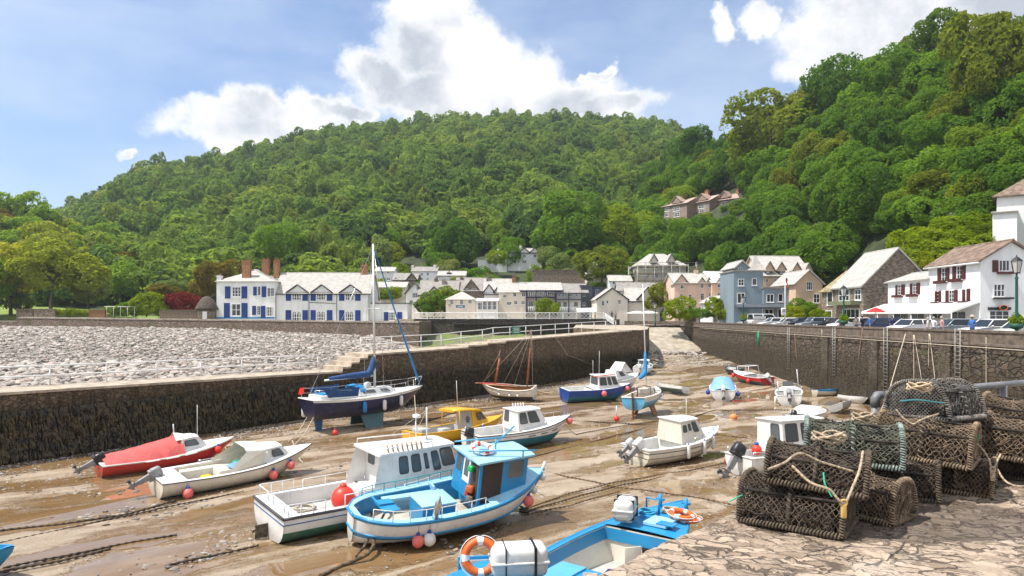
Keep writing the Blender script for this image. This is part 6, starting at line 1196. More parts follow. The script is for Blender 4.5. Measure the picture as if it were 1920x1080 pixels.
# 8 white cabin boat, centre right
b = Boat('white_cabin_boat', 'white cabin boat with two outboards tilted up and a row of side fenders', (1190, 872), (1335, 848), 6.2, 2.35, .95, [(1.0, h_cream)], h_navy, zw=.16, bow_rise=.5, rake=1.0, td=.42, floor=.35, gw=.14, heel=2, strake=h_white, strake_r=.035)
c, fs = b.cabin(-.7, 1.5, 1.8, 1.25, 1.0, 1.18, h_cream, [('R', .08, .48, .28, .80), ('R', .36, .52, .50, .82), ('R', .58, .42, .84, .88), ('L', .1, .45, .45, .85), ('L', .55, .45, .85, .85), ('F', .08, .35, .47, .9), ('F', .53, .35, .92, .9)], rf=.8, tw=.84, roof=h_white, over=.07)
b.rail(.5, .9, .3, m_steel, 5, sides=(-1, 1)); b.motor(tilt=50, y=-.3, cm=m_motw, sc=1.15, lm=m_motg); b.motor(tilt=50, y=.35, cm=m_motw, sc=.85); antenna(b, .2, -.3, 2.2, 1.0); b.strake(m_rub, .018, .82); b.strake(m_rub, .012, .55)
q = MB(); q.rbox((.9, -.82, 1.08), (1.0, .25, .10), .04); q.build('side_cushion', M('yellow_cover', (.62, .56, .12), .7), b.o)
for k, t in enumerate((.40, .60, .77)): b.fender(t, -1, ['white and blue fender aft on the white cabin boat side', 'middle white and blue fender on the white cabin boat side', 'forward white and blue fender on the white cabin boat side'][k], m_wfen, .10, .72, True)
# 9 white wheelhouse boat beside the pots
b = Boat('white_cabin_boat', 'white boat with tall three-window wheelhouse half hidden behind the pots', (1385, 890), (1600, 872), 6.6, 2.4, .95, [(1.0, h_white)], h_rust, zw=.14, bow_rise=.45, rake=.8, td=.36, floor=.4, gw=.14, heel=-3, strake=h_white, strake_r=.035)
c, fs = b.cabin(-1.5, 1.2, 2.0, 1.6, .98, 1.6, h_white, [('R', .06, .36, .36, .90), ('R', .44, .36, .64, .90), ('R', .71, .36, .97, .90), ('L', .1, .4, .9, .9), ('F', .1, .5, .46, .9), ('F', .54, .5, .9, .9), ('B', .55, .4, .9, .88)], rf=.25, tw=.88, roof=h_white, over=.08)
b.motor(tilt=35, y=-.15, sc=1.35); b.rail(.02, .22, .25, m_steel, 4); b.rail(.58, .9, .3, m_steel, 5)
b.fender(.05, 1, 'dark red ball fender on the far quarter of the white wheelhouse boat', M('dark_red_buoy', (.36, .05, .03), .5), .22, .5); bo = thing('buoy', 'orange buoy with blue cap in the stern of the white wheelhouse boat', 'buoy', b.wp((-2.1, .2, 1.12))); q = MB(); q.ball((0,0,0), .24, 0, 14, 1.1); q.build('body', m_redb, bo); q = MB(); q.lathe([(.12,.2),(.1,.32),(.04,.36)], 10); q.build('cap', m_bfen, bo)
b.fender(.52, -1, 'bright blue ball fender behind the nearest pots', M('bright_blue_buoy', (.02, .14, .6), .4), .24, .95, cap=m_orange)
# 10 blue cabin boat by the far wall and the white one behind it
b = Boat('blue_cabin_boat', 'royal blue and teal boat with white windowed cabin near the far wall', (1057, 754), (1172, 748), 6.6, 2.2, 1.15, [(1.0, h_royal)], h_teal, zw=.62, bow_rise=.3, rake=.7, td=.36, floor=.6, gw=.12, heel=4, strake=h_royal)
c, fs = b.cabin(-.4, 2.0, 1.7, 1.2, 1.15, 1.15, h_white, [('R', .06, .3, .40, .9), ('R', .46, .3, .64, .9), ('R', .70, .3, .93, .9), ('F', .1, .3, .9, .9), ('B', .1, .3, .9, .88)], rf=.6, tw=.86, roof=h_white, over=.08); b.tubes('roof_rail', [[(-.9, -.75, 2.3), (1.3, -.6, 2.42)]], .04, m_redb); antenna(b, .2, .3, 2.35, 2.0); antenna(b, -.3, .5, 2.35, 1.2)
b.fender(.48, -1, 'pink ball fender amidships on the royal blue boat', m_pinkb, .24, .75); b.fender(.90, -1, 'hot pink ball fender at the bow of the royal blue boat', m_pinkb, .22, .7)
b = Boat('white_motorboat', 'white motorboat with raised white windscreen cover behind the royal blue boat', (1130, 738), (1190, 728), 5.6, 2.2, 1.0, [(1.0, h_white)], h_black, zw=.25, bow_rise=.5, rake=.9, deck=True, lift=.1, strake=h_white); b.cabin(-1.6, 1.2, 1.7, .9, 1.1, .9, h_white, [('R', .3, .3, .7, .8)], rf=1.3, tw=.7); q = MB(); q.loft([[(-.9, -.7, 1.9), (-.9, .7, 1.9)], [(-.1, -.6, 2.7), (-.1, .6, 2.7)], [(1.3, -.5, 1.6), (1.3, .5, 1.6)]], 0, False); q.build('screen_cover', h_white, b.o); b.rail(.5, .95, .35, m_steel, 4)
# 11 sky blue sailing boat
b = Boat('sky_blue_sailboat', 'small sky blue sailing boat with orange rudder on bilge keels', (1188, 786), (1243, 764), 5.4, 2.1, .95, [(.55, h_sky), (1.0, h_cream)], h_sky, zw=.2, stern_w=.82, bow_rise=.3, rake=.6, lift=.60, td=.55, floor=.45, gw=.15, inner=h_cream, deckm=h_cream, strake=h_white, heel=-2)
for sg in (-1, 1): q = MB(); q.loft([[(-.6, sg*.4, .15), (.5, sg*.4, .15), (.5, sg*.5, .15), (-.6, sg*.5, .15)], [(-.45, sg*.75, -.62), (.25, sg*.75, -.62), (.25, sg*.82, -.62), (-.45, sg*.82, -.62)]], 0, True, True, True, False); q.build('bilge_keel', h_rust, b.o)
q = MB(); q.box((-2.85, 0, .55), (.28, .06, 1.5)); q.build('rudder', h_brown, b.o); q = MB(); q.box((-2.85, 0, -.38), (.36, .05, .6)); q.build('rudder_blade', h_rust, b.o)
c, fs = b.cabin(.0, 1.6, 1.4, .8, .98, .38, h_cream, [('R', .2, .3, .45, .75), ('R', .55, .3, .75, .75), ('L', .2, .3, .45, .75)], rf=.4, tw=.85, name='coachroof'); q = MB(); q.loft([[(-.1, -.5, .75), (-.1, -.5, 1.5), (-.1, .0, 1.62), (-.1, .5, 1.5), (-.1, .5, .75)], [(-.5, -.55, .75), (-.25, -.5, 1.45), (-.25, 0, 1.55), (-.25, .5, 1.45), (-.5, .55, .75)]], 0, True); q.build('companionway', h_brown, b.o)
q = MB(); q.tube([(.35, 0, 1.3), (.3, 0, 9.2)], .055, 8, r2=.045); q.build('mast', m_al, b.o); q = MB(); q.tube([(.3, 0, 4.1), (.28, 0, 3.0), (.05, 0, 2.45), (-.9, 0, 2.25), (-1.3, 0, 2.2)], [.08, .16, .2, .15, .05], 8); q.build('sail_cover', m_sailb2, b.o); b.rail(.6, .95, .4, m_steel, 4, .012)
b.fender(.55, -1, 'small white ball fender amidships on the sky blue sailboat', m_wfen, .14, .6); b.fender(.8, -1, 'small white ball fender at the bow of the sky blue sailboat', m_wfen, .14, .6)
# 12 boat under a blue tarpaulin
b = Boat('covered_boat', 'white boat with green bottom under a pale blue tarpaulin', (1357, 752), (1352, 722), 5.6, 2.3, .95, [(1.0, h_white)], h_green, zw=.35, bow_rise=.5, rake=.7, heel=-2, td=.6)
cloth('cover', '', b.o, [[(x, -b.hb((x+2.8)/5.6)-.03, .9), (x, -b.hb((x+2.8)/5.6)*.6, z-.12), (x, 0, z), (x, b.hb((x+2.8)/5.6)*.6, z-.12), (x, b.hb((x+2.8)/5.6)+.03, .9)] for x, z in ((-2.55, 1.15), (-1.9, 1.6), (-1.0, 1.85), (0, 1.95), (.9, 1.9), (1.7, 1.6), (2.2, 1.4))], m_cov); b.motor(tilt=30, cm=m_motw, sc=1.1)
b.fender(.15, -1, 'blue ball fender at the right of the tarpaulin-covered boat', m_bfen, .2, .6); b.fender(.4, 1, 'blue ball fender at the left of the tarpaulin-covered boat', m_bfen, .2, .6)
# lugger
b = Boat('wooden_lugger', 'cream clinker sailing boat with two brown masts and tan sails lowered', (1003, 752), (915, 748), 4.9, 1.9, .95, [(.86, h_cream), (1.0, h_brown)], h_black, zw=.42, stern_w=.75, bow_rise=.35, stern_rise=.15, rake=.5, lift=.12, td=.92, floor=.4, gw=.09, inner=h_brown, deckm=h_cream, strake=h_cream, heel=-9)
for f in (.55, .7): b.strake(h_cream, .018, f)
q = MB(); q.tube([(1.4, 0, .5), (.55, -.1, 4.3)], .05, 8, r2=.035); q.tube([(-1.7, 0, .5), (-2.5, .1, 6.2)], .055, 8, r2=.035); q.build('mast', h_brown, b.o); q = MB(); q.tube([(1.25, .05, 1.0), (.62, -.05, 3.6)], .09, 7); q.build('furled_sail', m_tan, b.o); q = MB(); q.tube([(-1.8, 0, 1.4), (-2.3, .1, 4.6)], .10, 7, r2=.05); q.build('furled_sail', m_tan, b.o)
q = MB(); q.tube([(2.7, .2, 1.35), (1.5, .1, 1.25), (-.5, .1, 1.2)], [.06, .14, .10], 7); q.build('lowered_sail', M('rust_red_sail', (.34, .05, .04), .8, .2), b.o); b.tubes('spar', [[(3.2, -.2, 1.25), (.5, -.25, 1.15)], [(2.2, .35, 1.3), (-1.0, .3, 1.2)]], .035, M('pale_spar', (.55, .38, .2), .5)); b.tubes('stay', [[(.55, -.1, 4.2), (2.3, 0, 1.3)], [(-2.5, .1, 6.1), (2.4, 0, 1.3)], [(-2.5, .1, 6.1), (-2.4, .3, 1.1)], [(-2.5, .1, 6.1), (-.3, -.9, 1.0)], [(-2.5, .1, 6.1), (.8, -.9, 1.0)]], .014, m_rope)
for k, t in enumerate((.25, .4, .6)): b.fender(t, 1, ['white fender nearest the stern of the wooden lugger', 'white fender amidships on the wooden lugger', 'white fender towards the bow of the wooden lugger'][k], m_wfen, .11, .6)
# small craft
def dinghy(name, label, a, b_, L, B, D, tops, bottom, inner, **k): return Boat(name, label, a, b_, L, B, D, tops, bottom, zw=.12, td=.93, floor=.12, gw=.07, inner=inner, deckm=k.pop('deckm', h_white), bow_rise=.15, rake=.3, **k)
b = dinghy('dinghy', 'teal and white rowing dinghy with brown interior near the slipway channel', (1285, 741), (1250, 736), 3.6, 1.5, .6, [(.5, h_dteal), (1, h_white)], h_dteal, h_brown, heel=8, lift=.1); q = MB(); q.box((0,0,.4), (.25, 1.2, .04)); q.box((-1.0,0,.4), (.25, 1.1, .04)); q.build('thwart', h_brown, b.o)
b = Boat('white_motorboat', 'small white motorboat with outboard by the end of the harbour wall', (1200, 705), (1216, 694), 5.2, 2.0, .9, [(1.0, h_white)], h_black, zw=.3, td=.45, heel=2); b.cabin(-.3, 1.7, 1.5, .9, .9, .75, h_white, [('B', .1, .3, .45, .85), ('B', .55, .3, .9, .85), ('R', .2, .3, .7, .8)], rf=.7, tw=.84, roof=h_white); b.motor(tilt=20, cm=m_motw)
b = dinghy('dark_dinghy', 'dark rubber-edged dinghy high on the mud near the right wall', (1384, 705), (1362, 697), 3.4, 1.6, .55, [(1, h_black)], h_black, h_grey, deckm=m_rub, heel=-6, lift=.1); b.strake(m_rub, .09); b.motor(tilt=40, sc=.8)
b = Boat('red_green_boat', 'red and dark green open boat under the right wall', (1440, 724), (1396, 716), 5.2, 2.0, .85, [(.4, h_dteal), (1, h_red)], h_dteal, zw=.2, td=.5, floor=.3, heel=-4, inner=h_grey, deckm=h_white); b.tubes('frame_arch', [[(-.6, -.8, .8), (-.6, -.6, 1.9), (-.6, .6, 1.9), (-.6, .8, .8)], [(1.2, -.6, .9), (1.2, -.5, 1.8), (1.2, .5, 1.8), (1.2, .6, .9)], [(-.6, -.6, 1.9), (1.2, -.5, 1.8)], [(-.6, .6, 1.9), (1.2, .5, 1.8)]], .03, m_white); b.motor(tilt=40, cm=m_motw); b.fender(.3, 1, 'orange ball fender at the right side of the red and green boat', m_redb, .2, .6); b.fender(.88, 1, 'orange ball fender at the left end of the red and green boat', m_redb, .22, .6)
b = Boat('white_console_boat', 'white open boat with grey outboard and frame under the right wall', (1482, 762), (1478, 738), 5.6, 2.2, .95, [(1, h_white)], h_black, zw=.28, td=.5, floor=.35, heel=-5, inner=h_grey); b.motor(tilt=55, cm=m_motg, sc=1.2); q = MB(); q.rbox((.2, 0, .95), (.6, .8, .9), .06); q.build('console', h_white, b.o); q = MB(); q.add([(.5, -.45, 1.4), (.5, .45, 1.4), (.3, .4, 1.85), (.3, -.4, 1.85)], [(0,1,2,3)]); q.build('windscreen', m_bglass, b.o); antenna(b, -.6, -.8, 1.0, 1.9, r=.03); antenna(b, -.8, .8, 1.0, 1.0, r=.04); b.rail(.5, .92, .35, m_steel, 5); b.fender(.2, 1, 'blue and white fender on the far side of the white open boat by the wall', m_wfen, .12, .5, True)
b = dinghy('punt', 'long low weathered punt lying against the right wall', (1535, 728), (1490, 715), 4.6, 1.3, .4, [(1, h_cream)], h_cream, h_brown, heel=4)
b = dinghy('tender', 'round white tender with bright blue inside by the right wall', (1528, 742), (1558, 742), 2.5, 1.5, .6, [(.7, h_cream), (1, h_blue)], h_cream, h_blue, deckm=h_blue, heel=-6, stern_w=.9)
b = dinghy('tender', 'white tender with pale blue inside tied near the wall rope', (1580, 752), (1615, 758), 2.8, 1.4, .55, [(1, h_white)], h_white, h_pale, heel=-8)
b = dinghy('tender', 'grey tender tipped on its side with a slatted seat showing', (1570, 776), (1594, 770), 2.6, 1.4, .5, [(1, h_grey)], h_white, h_black, heel=-24, lift=.18); q = MB(); q.box((.2,0,.35), (1.6, .5, .05)); q.build('slatted_seat', h_grey, b.o)
b = Boat('covered_boat', 'small white motorboat with domed white cover and dark outboard', (1490, 800), (1538, 786), 4.8, 1.9, .75, [(1, h_white)], h_white, zw=.2, deck=True, bow_rise=.15, strake=m_steel, strake_r=.03, rake=.5, full=1.3); q = MB(); q.loft([[(x, -b.hb((x+2.4)/4.8)*.95, .78), (x, -b.hb((x+2.4)/4.8)*.55, z), (x, b.hb((x+2.4)/4.8)*.55, z), (x, b.hb((x+2.4)/4.8)*.95, .78)] for x, z in ((-2.0, .9), (-1, 1.2), (0, 1.28), (1, 1.15), (2.0, .95))], 0, False); q.build('cover', h_white, b.o); b.motor(tilt=25, sc=1.0)
b = dinghy('tender', 'white rowing tender just behind the highest of the near pots', (1520, 818), (1572, 812), 3.2, 1.5, .6, [(1, h_white)], h_white, h_grey, heel=5)
b = dinghy('tender', 'sky blue tender just peeping out behind the stacked pots', (1600, 818), (1650, 812), 3.0, 1.5, .6, [(1, h_white)], h_white, h_pale, deckm=h_sky, heel=-3)
b = dinghy('blue_dinghy', 'bright blue dinghy bow poking in at the lower left corner', (-230, 1104), (-90, 1090), 3.2, 1.4, .75, [(1, h_blue)], h_blue, h_blue, deckm=h_blue)
bo = thing('buoy', 'orange buoy lying on the mud in mid harbour', 'buoy', G(1375, 786)+Vector((0,0,.15))); q = MB(); q.ball((0,0,0), .24, 0, 12, 1.1, Mx=Matrix.Rotation(1.3, 4, 'Y')); q.build('body', m_orb, bo); q = MB(); q.ball((.28, 0, .05), .07, 0, 8); q.build('eye', m_redb, bo)
bo = thing('buoy', 'faded red and white buoy near the sky blue sailboat rudder', 'buoy', G(1156, 790)+Vector((0,0,.2))); q = MB(); q.ball((0,0,0), .2); q.build('body', m_redb, bo); q = MB(); q.lathe([(.05,.15),(.03,.9)], 8); q.build('staff', m_white, bo)
# foreground blue boat alongside the quay
ax = Vector((math.cos(R_(52)), math.sin(R_(52)), 0)); cb_ = Vector((1.9, 16.7, 0)); L = 11.0
b = Boat('blue_open_boat', 'long blue open boat with foredeck lying below the near quay', tuple(cb_-ax*L/2), tuple(cb_+ax*L/2), L, 2.9, 1.35, [(.5, h_white), (1, h_blue)], h_white, zw=.45, stern_w=.9, bow_rise=.45, rake=.4, td=.74, floor=.62, gw=.16, inner=h_cream, deckm=h_blue, strake=h_blue, strake_r=.06, full=1.25)
F = b; fz = lambda t: F.zs(t)
q = MB()
for sg in (-1, 1): q.loft([[(F.xx(t, 1.3), sg*(F.hb(t)-.17), F.zs(t)-.02), (F.xx(t, 1.3), sg*(F.hb(t)-.19), F.zs(t)-.36)] for t in np.linspace(.05, .735, 12)], 0, False)
x = F.xx(.738, 1.3); hw = F.hb(.738)-.18; z = F.zs(.738); q.add([(x-.03, -hw, z-.02), (x-.03, hw, z-.02), (x-.03, hw, z-.36), (x-.03, -hw, z-.36)], [(0,1,2,3)]); q.build('bulwark_band', h_blue, b.o)
q = MB()
for sg in (-1, 1):
    for k in range(4): q.tube([(F.xx(t, 1.0), sg*(F.yy(t, .75+.10*k)-.05), .75+.10*k) for t in np.linspace(.1, .72, 10)], .012, 4)
q.build('stringer', h_cream, b.o)
q = MB(); q.add([(x-.05, -.75, .66), (x-.05, -.1, .66), (x-.05, -.1, 1.2), (x-.05, -.75, 1.2)], [(0,1,2,3)]); q.build('locker_opening', m_black, b.o); q = MB(); q.rbox((0,0,0), (.04, .5, .6), .01, Mx=Matrix.Translation((x-.3, .05, .95))@Matrix.Rotation(R_(55), 4, 'Z')); q.build('locker_door', h_cream, b.o)
for k in range(4): o = MB(); o.rbox((0,0,0), (.2, .24, .2), .06); ob = o.build('lifejacket', M('dark_orange_vest', (.45, .05, .01), .7)); ob.matrix_basis = b.M@Matrix.Translation((x-.16, -.25-.15*k, .80+.14*(k % 2))); tag(ob, ['orange lifejacket nearest the cream door in the foredeck locker', 'second orange lifejacket stowed in the foredeck locker', 'third orange lifejacket stowed in the foredeck locker', 'orange lifejacket deepest in the foredeck locker'][k], 'lifejacket', 'lifejackets in the foredeck locker')
zf = F.zs(.85)
q = MB(); q.box((x+.75, -.25, zf+.08), (.75, .7, .1)); q.build('deck_hatch', h_pale, b.o, bevel=.02); q = MB(); q.box((x+.55, -.55, zf+.13), (.35, .5, .03)); q.build('hatch_opening', h_blue, b.o)
for (px_, py_, m_) in ((2.0, .35, h_blue), (2.05, -.45, h_blue)):
    q = MB(); q.tube([(x+px_, py_, zf), (x+px_, py_, zf+.5)], .06, 8); q.tube([(x+px_, py_-.13, zf+.36), (x+px_, py_+.13, zf+.36)], .04, 8); q.build('bollard', m_, b.o)
q = MB(); q.tube([(x+1.4, .5, zf+.1), (x+1.4, .5, zf+.5), (x+1.4, .1, zf+.5), (x+1.4, .1, zf+.1)], .035, 6); q.build('fairlead', h_blue, b.o)
canister('white liferaft canister on the foredeck of the near blue boat', b.wp((x+.35, .62, zf+.1)), R_(52)+.3, .95, .27)
lifebuoy('orange lifebuoy lying on the foredeck of the near blue boat', b.M@Matrix.Translation((x+1.35, -.62, zf+.22))@Matrix.Rotation(.1, 4, 'X'), .31, .075); lifebuoy('second orange lifebuoy under the first on the foredeck', b.M@Matrix.Translation((x+1.5, -.75, zf+.10)), .30, .07)
wh = b.cabin(-4.7, -2.9, 2.0, 1.9, .7, 1.45, h_blue, [('F', .1, .4, .45, .85), ('F', .55, .4, .9, .85), ('L', .3, .4, .8, .85)], rf=.1, tw=.95, roof=h_blue, over=.1)
canister('white liferaft canister with black strap on the blue wheelhouse roof', b.wp((-3.25, -.30, 2.2)), R_(8), 1.15, .31)
c = b.wp((-3.75, .30, 2.62)); lifebuoy('orange lifebuoy propped upright on the blue wheelhouse roof', Matrix.Translation(c)@Matrix.Rotation(R_(8), 4, 'Z')@Matrix.Rotation(R_(78), 4, 'X'), .31, .085)
q = MB(); q.rbox((0,0,0), (.9, .05, .48), .02, Mx=Matrix.Translation((-2.95, 1.05, 2.02))@Matrix.Rotation(R_(-44), 4, 'Z')); q.build('window_frame', h_blue, b.o); q = MB(); q.rbox((0,-.03,0), (.74, .02, .32), .005, Mx=Matrix.Translation((-2.95, 1.05, 2.02))@Matrix.Rotation(R_(-44), 4, 'Z')); q.build('perspex', h_grey, b.o)
q = MB(); q.tube([(-2.45, .35, .7), (-2.45, .35, 2.25)], .06, 8); q.build('post', h_blue, b.o)
q = MB(); q.box((-1.2, -.1, 1.0), (2.2, 1.7, .75)); q.build('fish_hold', h_blue, b.o, bevel=.02); q = MB(); q.box((-1.2, .35, 1.4), (2.1, .7, .04)); q.build('hold_lid', h_sky, b.o)
def junk(nm, lab, c, d, m, rz=.3):
    o = MB(); o.rbox((0,0,0), d, min(d)*.3); ob = o.build(nm, m); ob.matrix_basis = b.M@Matrix.Translation(c)@Matrix.Rotation(rz, 4, 'Z'); return tag(ob, lab, nm)
junk('board', 'weathered plank board lying on the blue hold cover', (-.9, -.55, 1.43), (1.0, .35, .07), M('weathered_board', (.45, .36, .28), .8, .3, 6), .5); junk('jacket', 'dark purple jacket dropped beside the weathered board', (-.25, -.75, 1.46), (.35, .3, .14), M('purple_cloth', (.05, .02, .12), .9), .2); junk('oilskin', 'yellow oilskin on the floor of the near blue boat', (.75, -.2, .8), (.75, .4, .16), M('yellow_oilskin', (.66, .42, .06), .6), .1)
m_ropeb = M('blue_rope', (.05, .35, .55), .8, .2, 20); m_ropet = M('tan_rope', (.52, .40, .26), .9, .25, 30); m_ropeo = M('orange_rope', (.55, .2, .06), .85, .2, 20); m_ropeg = M('green_twine', (.02, .42, .24), .7, .15, 20)
coil('rope_coil', 'tangle of pale blue rope on the floor of the near blue boat', (1.2, -.45, .66), .35, 5, m_ropeb, .022, b.M); coil('rope_coil', 'tan rope coil beside the blue tangle in the near boat', (1.7, -.1, .66), .32, 5, m_ropet, .022, b.M); coil('rope_coil', 'orange rope scrap beside the yellow oilskin', (.3, -.75, .95), .25, 3, m_ropeo, .02, b.M); coil('rope_coil', 'flaked mooring rope coiled on the foredeck between bollards', (x+1.75, -.1, zf+.08), .22, 5, m_ropet, .025, b.M); coil('rope_coil', 'blue rope coil by the fairlead on the foredeck', (x+1.2, .35, zf+.08), .25, 5, m_ropeb, .022, b.M)
bk = thing('bucket', 'dark bucket with white rim by the blue wheelhouse', 'bucket', b.wp((-2.55, -.75, 1.4))); q = MB(); q.lathe([(.13, -.3), (.17, 0), (.15, -.02), (.02, -.25)], 14); q.build('pail', m_motor, bk); q = MB(); q.torus(.165, .018, 16, 6); q.build('rim', m_white, bk)
# =================== QUAY, POTS ===================
# foreground quay: slate slabs set as crazy paving, seen from standing height
ZQ = EZ-1.75; KQ = 1.13
def quay():
    g = np.random.default_rng(5)
    edge = [(-.75, 2.6), (.44, 4.05), (1.05, 4.75), (1.45, 5.15), (2.0, 5.75), (2.9, 6.75), (3.8, 7.35), (6.4, 8.5), (9.5, 9.7), (14, 11.5)]; edge = [(a*KQ, c*KQ) for a, c in edge]
    x = np.arange(-1.2, 9.2, .022); y = np.arange(2.6, 11.0, .022); X, Y = np.meshgrid(x, y)
    ey = np.interp(X, [a for a, _ in edge], [c for _, c in edge]); inside = Y < ey-.05*(np.sin(X*9+Y*4)*.5+.5)*(np.sin(X*31)*.5+.5)-.02*np.sin(X*57)**2
    th = R_(-24); cu, su = math.cos(th), math.sin(th); U = (X*cu+Y*su); Vv = (-X*su+Y*cu)
    wob = .05*np.sin(U*2.3+Vv*1.1)+.04*np.sin(U*5.1-Vv*3.7)+.02*np.sin(U*13+Vv*11)+.012*np.sin(U*29-Vv*23)
    Uw = U+wob; Vw = Vv+.6*wob+.03*np.sin(U*7)
    ru = Uw/.36; rv = Vw/.15; iu, iv = np.floor(ru).astype(int), np.floor(rv).astype(int)
    def hsh(a, b_, k): h = np.sin(a*127.1+b_*311.7+k*74.7)*43758.5453; return h-np.floor(h)
    F1 = np.full(X.shape, 9.0); F2 = np.full(X.shape, 9.0); idn = np.zeros(X.shape); cxx = np.zeros(X.shape); cyy = np.zeros(X.shape)
    for du in (-2, -1, 0, 1, 2):
        for dv in (-2, -1, 0, 1, 2):
            a, b_ = iu+du, iv+dv; cx = a+.1+.8*hsh(a, b_, 1)+.5*(b_ % 2); cy = b_+.1+.8*hsh(a, b_, 2)
            d = np.maximum(np.abs(ru-cx)*.86, np.abs(rv-cy))*.55+np.sqrt((ru-cx)**2+(rv-cy)**2)*.45; i = hsh(a, b_, 4)
            c = d < F1; F2 = np.where(c, F1, np.minimum(F2, d)); idn = np.where(c, i, idn); cxx = np.where(c, cx, cxx); cyy = np.where(c, cy, cyy); F1 = np.where(c, d, F1)
    gap = F2-F1; open_ = .25+.75*(hsh(np.floor(ru*.7), np.floor(rv*.7), 9) > .35); crack = np.clip(gap/.09, 0, 1); rnd = g.normal(0, 1, X.shape)
    flake = np.sin(U*17+8*wob*9+idn*30)+.6*np.sin(U*41-Vv*9+idn*11)
    Z = ZQ+.016*(idn-.5)-.022*(1-np.clip(gap/.15, 0, 1))**1.3*open_+.012*(hsh(np.floor(idn*570), 1, 2)-.5)*(rv-cyy)+.008*(hsh(np.floor(idn*777), 4, 2)-.5)*(ru-cxx)+.002*flake+.0014*rnd+.012*np.sin(X*1.7+1)*np.sin(Y*1.3+.5)
    Z -= np.clip((Y-(ey-.12))/.12, 0, 1)*.05
    idx = -np.ones(X.shape, int); keepv = inside; idx[keepv] = np.arange(keepv.sum())
    q = np.stack([idx[:-1, :-1], idx[:-1, 1:], idx[1:, 1:], idx[1:, :-1]], -1).reshape(-1, 4); q = q[(q >= 0).all(1)]
    V = np.stack([X[keepv], Y[keepv], Z[keepv]], 1)
    m, t, out = new_mat('slate_paving'); co = t.add('ShaderNodeTexCoord').outputs['Object']
    at = t.add('ShaderNodeAttribute', attribute_name='slab').outputs['Fac']; gp = t.add('ShaderNodeAttribute', attribute_name='joint').outputs['Fac']
    n1 = t.noise(co, 1.1, 6, .65); n2 = t.noise(co, 11, 7, .7); rt = t.add('ShaderNodeMapping', {0: co, 'Rotation': (0, 0, R_(22))}).outputs[0]; n3 = t.noise(t.vm('MULTIPLY', rt, (.35, 2.2, 1)), 9, 6, .7)
    fl = t.vm('MULTIPLY', rt, (1, 1, 0)); wp = t.vm('ADD', t.vm('MULTIPLY', fl, (4.6, 11.5, 1)), t.vm('MULTIPLY', t.vm('SUBTRACT', t.noise(fl, 3.6, 5, .60, 1), (.5, .5, .5)), (1.5, 2.2, 0)))
    v1 = t.add('ShaderNodeTexVoronoi', {'Vector': wp, 'Scale': 1.0}, feature='DISTANCE_TO_EDGE').outputs[0]; vc = t.add('ShaderNodeSeparateXYZ', {0: t.add('ShaderNodeTexVoronoi', {'Vector': wp, 'Scale': 1.0}).outputs['Color']}).outputs[0]
    v2 = t.add('ShaderNodeTexVoronoi', {'Vector': t.vm('MULTIPLY', wp, (1.3, 2.6, 1)), 'Scale': 1.0}, feature='DISTANCE_TO_EDGE').outputs[0]
    k1 = t.math('MULTIPLY', t.step(v1, .075, .018), t.step(t.noise(fl, 2.6, 4, .6), .36, .52)); k2 = t.math('MULTIPLY', t.step(v2, .07, .015), t.step(t.noise(t.vm('ADD', fl, (5, 3, 0)), 2.2, 4, .6), .50, .60)); gp = t.math('MAXIMUM', k1, t.math('MULTIPLY', k2, .7))
    c = t.mix(vc, (.25, .18, .125), (.52, .405, .30)); c = t.mix(t.step(n3, .35, .75, 0, .55), c, (.47, .375, .285)); c = t.mix(t.step(n2, .52, .74, 0, .7), c, (.20, .14, .095))
    c = t.mix(t.step(n1, .54, .64, 0, .6), c, (.56, .47, .39)); c = t.mix(t.step(t.noise(co, 4, 6, .72), .55, .65, 0, .45), c, (.20, .145, .10)); c = t.mix(t.step(t.noise(co, 6, 6, .7), .60, .70, 0, .6), c, (.56, .48, .38))
    wet = t.math('MULTIPLY', t.step(t.noise(t.vm('MULTIPLY', co, (1, .8, 1)), .9, 5, .6), .55, .60), 1.0)
    sx = t.add('ShaderNodeSeparateXYZ', {0: co}).outputs
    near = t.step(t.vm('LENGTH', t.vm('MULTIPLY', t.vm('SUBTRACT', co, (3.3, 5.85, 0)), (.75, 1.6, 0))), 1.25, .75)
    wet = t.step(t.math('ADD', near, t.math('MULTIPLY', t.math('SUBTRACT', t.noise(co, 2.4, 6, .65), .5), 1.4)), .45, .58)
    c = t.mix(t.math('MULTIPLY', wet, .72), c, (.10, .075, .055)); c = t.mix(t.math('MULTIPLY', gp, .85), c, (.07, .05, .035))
    b = t.add('ShaderNodeBsdfPrincipled', {'Base Color': c}); t.put(b.inputs['Roughness'], t.mix(wet, (.85,)*3, (.42,)*3))
    t.put(b.inputs['Normal'], t.add('ShaderNodeBump', {'Strength': .8, 'Distance': .03, 'Height': t.math('SUBTRACT', t.math('ADD', t.math('MULTIPLY', n2, .8), t.math('ADD', t.math('MULTIPLY', n3, .7), t.math('MULTIPLY', vc, .6))), t.math('MULTIPLY', gp, 1.2))})); t.l.new(b.outputs[0], out.inputs[0])
    MATS['slate_paving'] = m; tag(npmesh('quay_paving', V, q, m, smooth=True, attr={'slab': ('POINT', np.clip(idn, 0, 1)[keepv]), 'joint': ('POINT', ((1-np.clip(gap/.17, 0, 1))*open_)[keepv])}), kind='structure')
    bb = MB(); rings = []
    ed = [(a, c+.015) for a, c in edge]
    bb.loft([[(a, c-.02, ZQ-.09) for a, c in ed], [(a+random.uniform(-.02,.02), c+.03, ZQ-.25) for a, c in ed], [(a, c+.08, -1.2) for a, c in ed]], 0, False, sm=False)
    tag(bb.build('quay_face', m_wr), kind='structure')
